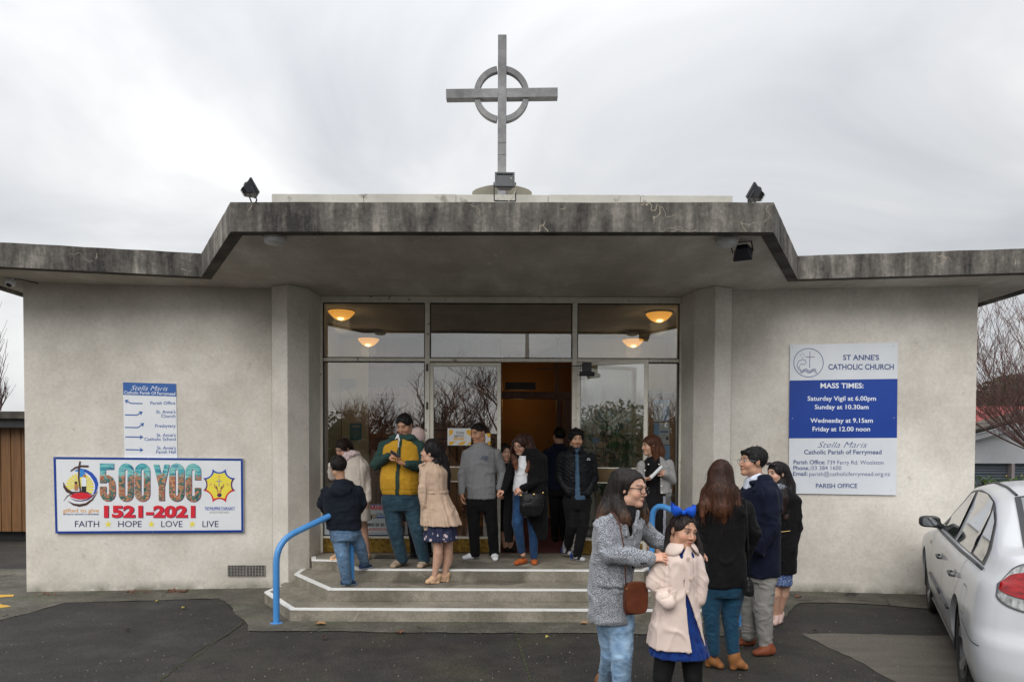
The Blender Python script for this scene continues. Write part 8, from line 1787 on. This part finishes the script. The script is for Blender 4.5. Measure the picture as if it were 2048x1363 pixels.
# ---- 12 girl with blue bow
P = Person(4.12, (1352, 1440), 0, 'smiling girl in a pale pink coat with a big blue bow', (.56, .32, .21), fine=.8)
P.head(1366, 1062, .205, yaw=24, pitch=9, roll=-8, nk=(-6, 42), smile=1.2, lip=(.50, .16, .14), h=.0033, jaw=1.06); W = P.W
P.hair(caps(chain(P.J, [(1341, 1060, .06), (1336, 1085, .05), (1328, 1106, .01)], (.030, .022, .009))) + caps(chain(P.J, [(1390, 1066, .06), (1397, 1085, .04), (1402, 1108, .01), (1402, 1122, -.01)], (.022, .019, .016, .007))), (.016, .011, .010), facec=(0, .108, -.018), facer=(.068, .082, .112), streak=.6, h=.0055, groove=.0025, cap=(.0785, .098, .089))
tr = P.srings([(1088, 1362, 22, .075), (1096, 1361, 33, .09), (1112, 1359, 42, .11), (1140, 1356, 40, .12), (1175, 1354, 40, .12), (1215, 1353, 45, .135), (1255, 1352, 52, .15), (1288, 1353, 58, .16)])
la = arm(P, [(1323, 1118, 0), (1308, 1165, -.03), (1340, 1205, -.035)], (.055, .052, .040)); ra = arm(P, [(1391, 1113, 0), (1402, 1160, -.02), (1398, 1198, -.03)], (.052, .047, .040))
c0 = V(P, 1388, 1288, -.2); c1 = V(P, 1376, 1180, -.2)
def slit(p):
    t = np.clip((p[:, 2] - c0[2]) / (c1[2] - c0[2]), -.3, 1.0); xc = c0[0] + (c1[0] - c0[0]) * t + .038 * (1 - t); w_ = .040 * (1 - t) + .001; return np.maximum(np.abs(p[:, 0] - xc) - w_, p[:, 1] - c0[1] - .19)
neckc = V(P, 1367, 1100, -.14)
neckcut = Fn(lambda p: np.maximum(np.abs(p[:, 0] - neckc[0]) - np.clip(.028 + (p[:, 2] - neckc[2]) * .5, 0, .05), p[:, 1] - neckc[1] - .10), neckc - A_([.1, .1, .08]), neckc + A_([.1, .15, .08]), sub=True, k=.003)
rf = P.rings([(1200, 1398, 10, .05, -.06), (1240, 1406, 11, .05, -.06), (1285, 1414, 11, .045, -.06)])
P.wear('coat', K_pink, [Loft(tr), Fn(slit, c0 - A_([.02, .2, .05]), c1 + A_([.15, .3, .02]), sub=True, k=.003), neckcut] + caps(la) + caps(ra) + [ECap(V(P, 1325, 1192, -.13), V(P, 1337, 1206, -.16), .047, .047, .043, .043, (.7, 0, .7), k=.004)],
       h=.0075, fold=.006, ff=(7, 7, 5), crease=[(la[0][1], .13, .007, 85), (V(P, 1318, 1130, -.05), .1, .005, 80), (ra[0][1], .12, .006, 90)], seams=[([(1366, 1112), (1374, 1150), (1376, 1180)], -.13, -.008, .007), ([(1330, 1102), (1333, 1140), (1332, 1180)], -.05, -.007, .008), ([(1384, 1105), (1387, 1150), (1390, 1185)], -.05, -.007, .008), ([(1316, 1180), (1340, 1172)], -.1, -.006, .006), ([(1318, 1192), (1343, 1183)], -.1, -.004, .005)])
P.wear('dress', K_blue, [Loft(P.rings([(1094, 1365, 18, .07), (1110, 1364, 28, .09), (1190, 1362, 30, .09), (1250, 1358, 42, .12), (1284, 1358, 52, .135), (1308, 1358, 61, .16)]), pleat=.022, npl=17)], fold=.004, fold2=.004, ff=(25, 25, 4))
for (x0, x1, x2) in ((1332, 1324, 1314), (1388, 1389, 1390)): pass
l1 = arm(P, [(1334, 1290, 0), (1324, 1355, -.05), (1318, 1425, 0)], (.075, .056, .040)); l2 = arm(P, [(1384, 1290, .02), (1386, 1355, -.04), (1390, 1425, .02)], (.075, .056, .040))
P.wear('tights', K_tights, caps(l1) + caps(l2), fold=.001)
P.shoe(V(P, 1318, 1440, .06), V(P, 1312, 1458, -.13), L_blk, sole=0); P.shoe(V(P, 1390, 1440, .06), V(P, 1396, 1458, -.13), L_blk, sole=0)
P.finish(dict(torso=tr, limbs=[[(a, b, x * .7, y * .7) for a, b, x, y in q] for q in (la, ra)])); P.flush()
collar(P, 1364, 1091, -.005, .056, .058, .042, K_pink, yaw=14, gap=20, out=1.75)
# bow: two loops, two tails, a knot
mb = MB(); M_bow = cloth('blue_ribbon', (.006, .06, .42), (.012, .09, .52), rough=.45)
kc = P.J(1366, 1024, -.02)
for sx, up in ((-1, .035), (1, .022)):
    vs = []
    n_ = 10
    for i in range(n_ + 1):
        t = i / n_; x = sx * .070 * math.sin(math.pi * t * .55) * (1 if t < .9 else .9); wd = .004 + .030 * math.sin(math.pi * min(1, t * .9)) ; z = up * t * 1.1 + .006 * math.sin(t * 9)
        y0 = -.012 - .022 * math.sin(math.pi * t)
        for yy in (y0, y0 + .02 + .03 * t):
            vs += [kc + Vector((x, yy, z - wd)), kc + Vector((x * 1.03, yy - .006, z)), kc + Vector((x, yy, z + wd * .9))]
    fs = []
    for i in range(n_):
        a = 6 * i; fs += [(a, a + 6, a + 7, a + 1), (a + 1, a + 7, a + 8, a + 2), (a + 3, a + 4, a + 10, a + 9), (a + 4, a + 5, a + 11, a + 10), (a + 2, a + 8, a + 11, a + 5), (a, a + 3, a + 9, a + 6)]
    mb.add(vs, fs)
    mb.add([kc + Vector((sx * .005, -.01, -.006)), kc + Vector((sx * .045, -.02, -.022)), kc + Vector((sx * .038, -.02, -.004)), kc + Vector((sx * .01, -.012, .008))], [(0, 1, 2, 3)])
mb.lathe(kc - Vector((0, .018, 0)), (0, 0, 1), [(0, -.014), (.012, -.012), (.014, 0), (.012, .012), (0, .014)], 12)
P.attach(mb, 'hair_bow', M_bow, smooth=True)
for q_ in ((1382, 1157), (1377, 1116)): MB().lathe(P.J(q_[0], q_[1], -.128), (0, -1, 0), [(0, .005), (.009, .004), (.011, -.004)], 12).build('button', flat('button_pink', (.55, .42, .36), .35), P.root)
MB().frame(V3(P.J(1340, 1182, -.125)), Vector((.035, -.003, .012)), (0, -.006, 0), Vector((-.006, 0, -.05))).build('pocket_welt', K_pink, P.root, bevel=.003)

# ---- 13 woman in black coat, back view
P = Person(PG(1470, 1336).y, (1448, 1336), 0, 'woman in a short black coat with long brown hair, seen from behind', (.58, .36, .26), fine=.9)
P.head(1442, 950, .222, yaw=165, pitch=-4, nk=(2, 45), h=.007); W = P.W
P.hair(caps(chain(P.J, [(1441, 950, -.02), (1442, 985, -.06), (1443, 1015, -.11), (1448, 1042, -.12)], (.098, .118, .085, .025))) + caps(chain(P.J, [(1420, 985, -.02), (1410, 1010, -.07), (1404, 1030, -.09)], (.07, .05, .02))) + caps(chain(P.J, [(1462, 985, -.02), (1468, 1010, -.07), (1462, 1036, -.11)], (.07, .055, .02))), (.032, .013, .008), tip=(.10, .038, .018), zr=(V(P, 0, 950)[2], V(P, 0, 1045)[2]), face=False, streak=.6, h=.008)
tr = P.srings([(988, 1445, 22, .09), (996, 1446, 38, .12), (1010, 1448, 49, .14), (1040, 1449, 46, .14), (1085, 1447, 42, .135), (1130, 1446, 45, .15), (1168, 1446, 46, .155)])
la = arm(P, [(1410, 1012, 0), (1398, 1062, .02), (1403, 1108, -.0)], (.070, .060, .048)); ra = arm(P, [(1488, 1012, 0), (1505, 1066, .02), (1490, 1112, .14)], (.070, .062, .048))
P.wear('coat', K_black, [Loft(tr)] + caps(la) + caps(ra), fold=.007, ff=(7, 7, 5), crease=[(ra[0][1], .15, .007, 70), (la[0][1], .15, .006, 70)], seams=[([(1447, 1045), (1446, 1166)], -.1, -.006, .008), ([(1413, 1000), (1411, 1045), (1408, 1085)], 0, -.009, .010), ([(1482, 1000), (1486, 1045), (1487, 1100)], 0, -.009, .010)])
ll = arm(P, [(1424, 1172, 0), (1422, 1230, -.01), (1428, 1302, 0)], (.095, .066, .046)); rl = arm(P, [(1466, 1172, 0), (1461, 1232, -.01), (1467, 1312, -.02)], (.098, .066, .046))
P.wear('jeans', K_den5, [Loft(P.rings([(1150, 1446, 38, .13), (1175, 1446, 42, .14), (1190, 1446, 36, .12)]))] + caps(ll) + caps(rl), fold=.004, ff=(10, 10, 14), crease=[(ll[0][1], .13, .006, 90), (rl[0][1], .13, .006, 90)])
P.shoe(V(P, 1413, 1326, .05), V(P, 1446, 1326, -.02), L_tan, heelh=.055, block=True, ankle=V(P, 1427, 1298, .02), sole=.012, solec=(.3, .3, .3)); P.shoe(V(P, 1462, 1342, -.03), V(P, 1494, 1338, -.03), L_tan, heelh=.055, block=True, ankle=V(P, 1467, 1306, -.02), sole=.012, solec=(.3, .3, .3))
P.finish(dict(torso=tr, limbs=[[(a, b, x * .7, y * .7) for a, b, x, y in q] for q in (la, ra, ll, rl)])); P.flush()
J = P.J; bag('shoulder_bag', 'small black shoulder bag on a long strap behind the brown haired woman', [(1160, 1497, 7, .03), (1168, 1497, 9, .045), (1180, 1497, 10, .05), (1190, 1497, 9, .045)], -.14, .05, L_blk, J, [J(1499, 1160, -.14), J(1497, 1100, -.16), J(1494, 1040, -.165), J(1491, 1000, -.10), J(1484, 996, .0)], .009)

# ---- 14 man in navy coat
P = Person(PG(1520, 1304).y, (1515, 1304), 0, 'man in glasses with a navy wool coat and grey trousers looking left', (.52, .30, .20), fine=.9)
P.head(1505, 924, .235, yaw=-82, pitch=-2, nk=(12, 44), brow=(.015, .012, .01)); W = P.W
P.glasses(flat('glasses_steel', (.35, .35, .36), .25, metal=.8), r=(.024, .018), th=.0015)
P.hair([Ell(W(0, -.03, .045), [.084, .095, .085], P.hf), Ell(W(0, .06, .075), [.06, .04, .025], P.hf, k=.02)], (.010, .009, .009), short=True, low=-.03, facec=(0, .125, -0.022), facer=(.085, .085, .105), groove=.006)
tr = P.srings([(952, 1524, 16, .10), (962, 1523, 32, .15), (982, 1522, 41, .18), (1030, 1521, 38, .17), (1085, 1521, 37, .16), (1125, 1520, 38, .165), (1148, 1520, 38, .165)])
ra = arm(P, [(1538, 988, -.15), (1542, 1050, -.17), (1518, 1098, -.19)], (.082, .074, .055))
P.wear('wool_coat', K_navy, [Loft(tr)] + caps(ra) + [Cap(V(P, 1540, 960, .0), V(P, 1502, 966, -.10), .026, .02, k=.01), Cap(V(P, 1530, 955, -.08), V(P, 1508, 980, -.14), .022, .014, k=.008)], fold=.007, ff=(6, 6, 5), crease=[(ra[0][1], .17, .007, 60)], seams=[([(1521, 975), (1517, 1030), (1514, 1070)], -.1, -.008, .010), ([(1552, 985), (1554, 1060)], -.1, -.005, .01)])
P.wear('shirt', K_lblue, [Loft(P.rings([(951, 1513, 11, .065), (958, 1506, 14, .09), (985, 1498, 12, .10), (1000, 1492, 8, .08)])), Cap(V(P, 1503, 956, -.07), V(P, 1520, 948, -.07), .014, .014)], fold=.003)
ll = arm(P, [(1504, 1150, .08), (1500, 1210, .10), (1497, 1268, .14)], (.100, .078, .058)); rl = arm(P, [(1528, 1150, -.04), (1526, 1215, -.05), (1531, 1284, -.04)], (.104, .080, .060))
P.wear('chinos', K_greyt, [Loft(P.rings([(1135, 1520, 32, .14), (1160, 1519, 33, .14)]))] + caps(ll) + caps(rl), fold=.006, ff=(9, 9, 14), crease=[(V(P, 1531, 1270, -.04), .14, .009, 90), (V(P, 1497, 1255, .14), .14, .008, 90), (rl[0][1], .14, .005, 70), (V(P, 1520, 1165, -.1), .14, .006, 60)])
P.shoe(V(P, 1548, 1302, -.06), V(P, 1506, 1307, -.10), L_brn, sole=.012, solec=(.3, .3, .3), w=.045); P.shoe(V(P, 1508, 1285, .22), V(P, 1472, 1286, .20), L_brn, sole=.012, solec=(.3, .3, .3), w=.045, floor=0)
P.finish(dict(torso=tr, limbs=[[(a, b, x * .7, y * .7) for a, b, x, y in q] for q in (ra, ll, rl)])); P.flush(); P.attach(P.gl[0], 'glasses', P.gl[1])
MB().lathe(P.J(1528, 1110, -.23), (0, -1, 0), [(0, .004), (.008, .003), (.01, -.003)], 10).build('button', M_fl, P.root)
collar(P, 1520, 953, -.01, .066, .075, .045, K_navy, yaw=-62, gap=26, out=1.65, tail=.05)

# ---- 15 woman at the right with sunglasses on her head
P = Person(PG(1560, 1246).y, (1556, 1246), 0, 'woman in a black zip coat with sunglasses pushed up on her long dark hair', (.60, .37, .27), fine=.95)
P.head(1553, 947, .215, yaw=-66, pitch=4, nk=(8, 34)); W = P.W
P.hair(caps(chain(P.J, [(1562, 942, .03), (1574, 970, .03), (1578, 1000, -.03), (1572, 1035, -.12)], (.085, .078, .065, .02))) + caps(chain(P.J, [(1562, 965, -.05), (1566, 995, -.12), (1565, 1025, -.14)], (.045, .05, .02))), (.010, .008, .008), tip=(.030, .014, .010), zr=(V(P, 0, 960)[2], V(P, 0, 1030)[2]), facec=(0, .105, -0.030), facer=(.075, .078, .095), streak=.5)
tr = P.srings([(974, 1564, 13, .08), (982, 1565, 27, .11), (995, 1567, 34, .125), (1030, 1566, 30, .125), (1060, 1565, 26, .12), (1100, 1564, 28, .14), (1143, 1563, 27, .145)])
ra = arm(P, [(1590, 1000, -.02), (1594, 1055, -.02), (1584, 1100, -.10)], (.060, .052, .042)); la = arm(P, [(1540, 998, .03), (1535, 1050, .03), (1540, 1090, -.02)], (.058, .050, .042))
P.wear('zip_coat', K_black, [Loft(tr)] + caps(ra) + caps(la), fold=.006, crease=[(ra[0][1], .13, .005, 80)])
P.wear('neck_scarf', cloth('grey_print_scarf', (.03, .035, .06), (.30, .32, .36), scale=60), [Ell(V(P, 1557, 974, -.05), [.07, .09, .045]), Cap(V(P, 1553, 978, -.1), V(P, 1554, 990, -.13), .03, .02)], h=.007, fold=.006, ff=(25, 25, 30))
P.wear('skirt', K_geo, [Loft(P.rings([(1135, 1561, 23, .12), (1168, 1560, 22, .12)]))], fold=.003)
l1 = arm(P, [(1551, 1160, 0), (1551, 1188, -.02), (1551, 1230, .02)], (.062, .052, .032)); l2 = arm(P, [(1570, 1160, .03), (1566, 1188, .02), (1556, 1230, .06)], (.062, .052, .032)); P.flesh(caps(l1) + caps(l2), .008)
P.shoe(V(P, 1556, 1242, .08), V(P, 1548, 1250, -.12), cloth('pink_shoe', (.55, .38, .34), (.62, .45, .4), rough=.4), heelh=.05, open_=True, w=.034, sole=0); P.shoe(V(P, 1562, 1240, .14), V(P, 1556, 1248, -.06), MATS['pink_shoe'], heelh=.05, open_=True, w=.034, sole=0)
P.hand(V(P, 1584, 1102, -.10), (-.75, -.1, -.5), (.2, .9, 0), 1, .9, 45, h=.005)
P.finish(dict(torso=tr, limbs=[[(a, b, x * .7, y * .7) for a, b, x, y in q] for q in (ra, la)])); P.flush()
MB().tube([P.J(1557, 1006, -.135), P.J(1556, 1050, -.138), P.J(1553, 1108, -.155)], .0035, 5).build('zip', M_goldm, P.root); MB().tube([P.J(1562, 1063, -.135), P.J(1580, 1061, -.13)], .003, 5).build('pocket_zip', M_goldm, P.root)
sg = MB()
for sx in (-1, 1): sg.lathe(V3(W(sx * .034, .066, .108)), Vector(P.hf[1] * .6 + P.hf[2]), [(0, .006), (.024, .004), (.027, 0), (.024, -.004)], 14)
for sx in (-1, 1): sg.tube([W(sx * .058, .06, .105), W(sx * .078, .0, .075), W(sx * .082, -.03, .04)], .003, 5)
P.attach(sg, 'sunglasses', flat('sunglass_dark', (.02, .015, .015), .15))
# ================================================================== fallen leaves
rl_ = random.Random(17); LC = [flat('dry_leaf_%s' % n_, c_, .8) for n_, c_ in (('brown', (.16, .06, .03)), ('tan', (.36, .20, .09)), ('dark', (.05, .022, .014)), ('yellow', (.42, .34, .08)))]
def fallen(px, py, s, mi, label, h=0.0, grp='dry leaves scattered on the ground'):
    c = PG(px, py, h); a = rl_.uniform(0, 6.28); mb = MB(); n_ = 5; v = []
    for i in range(n_ + 1):
        t = i / n_; w_ = s * .45 * math.sin(math.pi * min(.97, t + .05)) * (1 + .35 * math.sin(i * 2.6)); zz = .012 + .012 * math.sin(t * 3.1) + .004 * (i % 2)
        for k, sg_ in ((-w_, .010), (0, 0), (w_, .012)): x, y = s * (t - .5), k; v.append(c + Vector((x * math.cos(a) - y * math.sin(a), x * math.sin(a) + y * math.cos(a), zz + sg_)))
    mb.add(v, [(3 * i + j, 3 * i + j + 1, 3 * i + 4 + j, 3 * i + 3 + j) for i in range(n_) for j in range(2)]); tag(mb.build('fallen_leaf', LC[mi], None, c), label, 'leaf', grp)
for q_ in ((640, 1251, .11, 1, 'largest tan dry leaf on the concrete below the left of the steps'), (800, 1268, .08, 0, 'brown dry leaf on the asphalt in front of the lowest step'), (1168, 1250, .07, 1, 'tan leaf by the herringbone coat woman at the foot of the steps'), (649, 1279, .06, 2, 'dark curled leaf on the asphalt below the handrail'), (545, 1246, .04, 0, 'small orange leaf against the base of the left handrail'),
    (368, 1219, .06, 3, 'pale yellow leaf on the asphalt below the vent'), (315, 1206, .05, 3, 'small yellow leaf near the wall under the banner'), (1095, 1278, .04, 3, 'bright yellow leaf on the asphalt below the steps'), (1597, 1196, .08, 0, 'brown leaf on the concrete below the mass times board'), (1630, 1266, .03, 2, 'dark leaf near the driveway slab'), (255, 1263, .05, 2, 'dark leaf on the asphalt at the left')): fallen(*q_)
def heap(x0, x1, n_, label):
    mb = MB()
    for k in range(n_):
        c = PG(rl_.uniform(x0, x1), rl_.gauss(1189 - (x0 - 56) * .0245 + 1.5, 1.6)); s = rl_.uniform(.008, .022); u = Vector((rl_.uniform(-1, 1), rl_.uniform(-1, 1), rl_.uniform(-.4, .6))).normalized(); w_ = u.cross(Vector((0, 0, 1))).normalized()
        c.z = rl_.uniform(.012, .03); mb.add([c - u * s, c + w_ * s * .5, c + u * s, c - w_ * s * .5], [(0, 1, 2, 3)])
    tag(mb.build('leaf_litter', LC[0], None, PG((x0 + x1) / 2, 1190)), label, 'leaves', kind='stuff')
heap(250, 300, 60, 'thin line of leaf litter against the left wall base'); heap(335, 375, 110, 'small heap of leaf litter against the wall below the banner'); heap(70, 120, 30, 'few leaf scraps at the left corner of the church wall')
st_ = MB()
for k in range(260):
    p = PG(rl_.uniform(0, 1900), rl_.uniform(1225, 1363)); s = rl_.uniform(.0015, .0045); st_.box(p.x - s, p.x + s, p.y - s, p.y + s, .002, .004 + s)
tag(st_.build('grit', flat('grit', (.22, .20, .17), .9)), 'loose grit scattered over the asphalt', 'grit', kind='stuff')
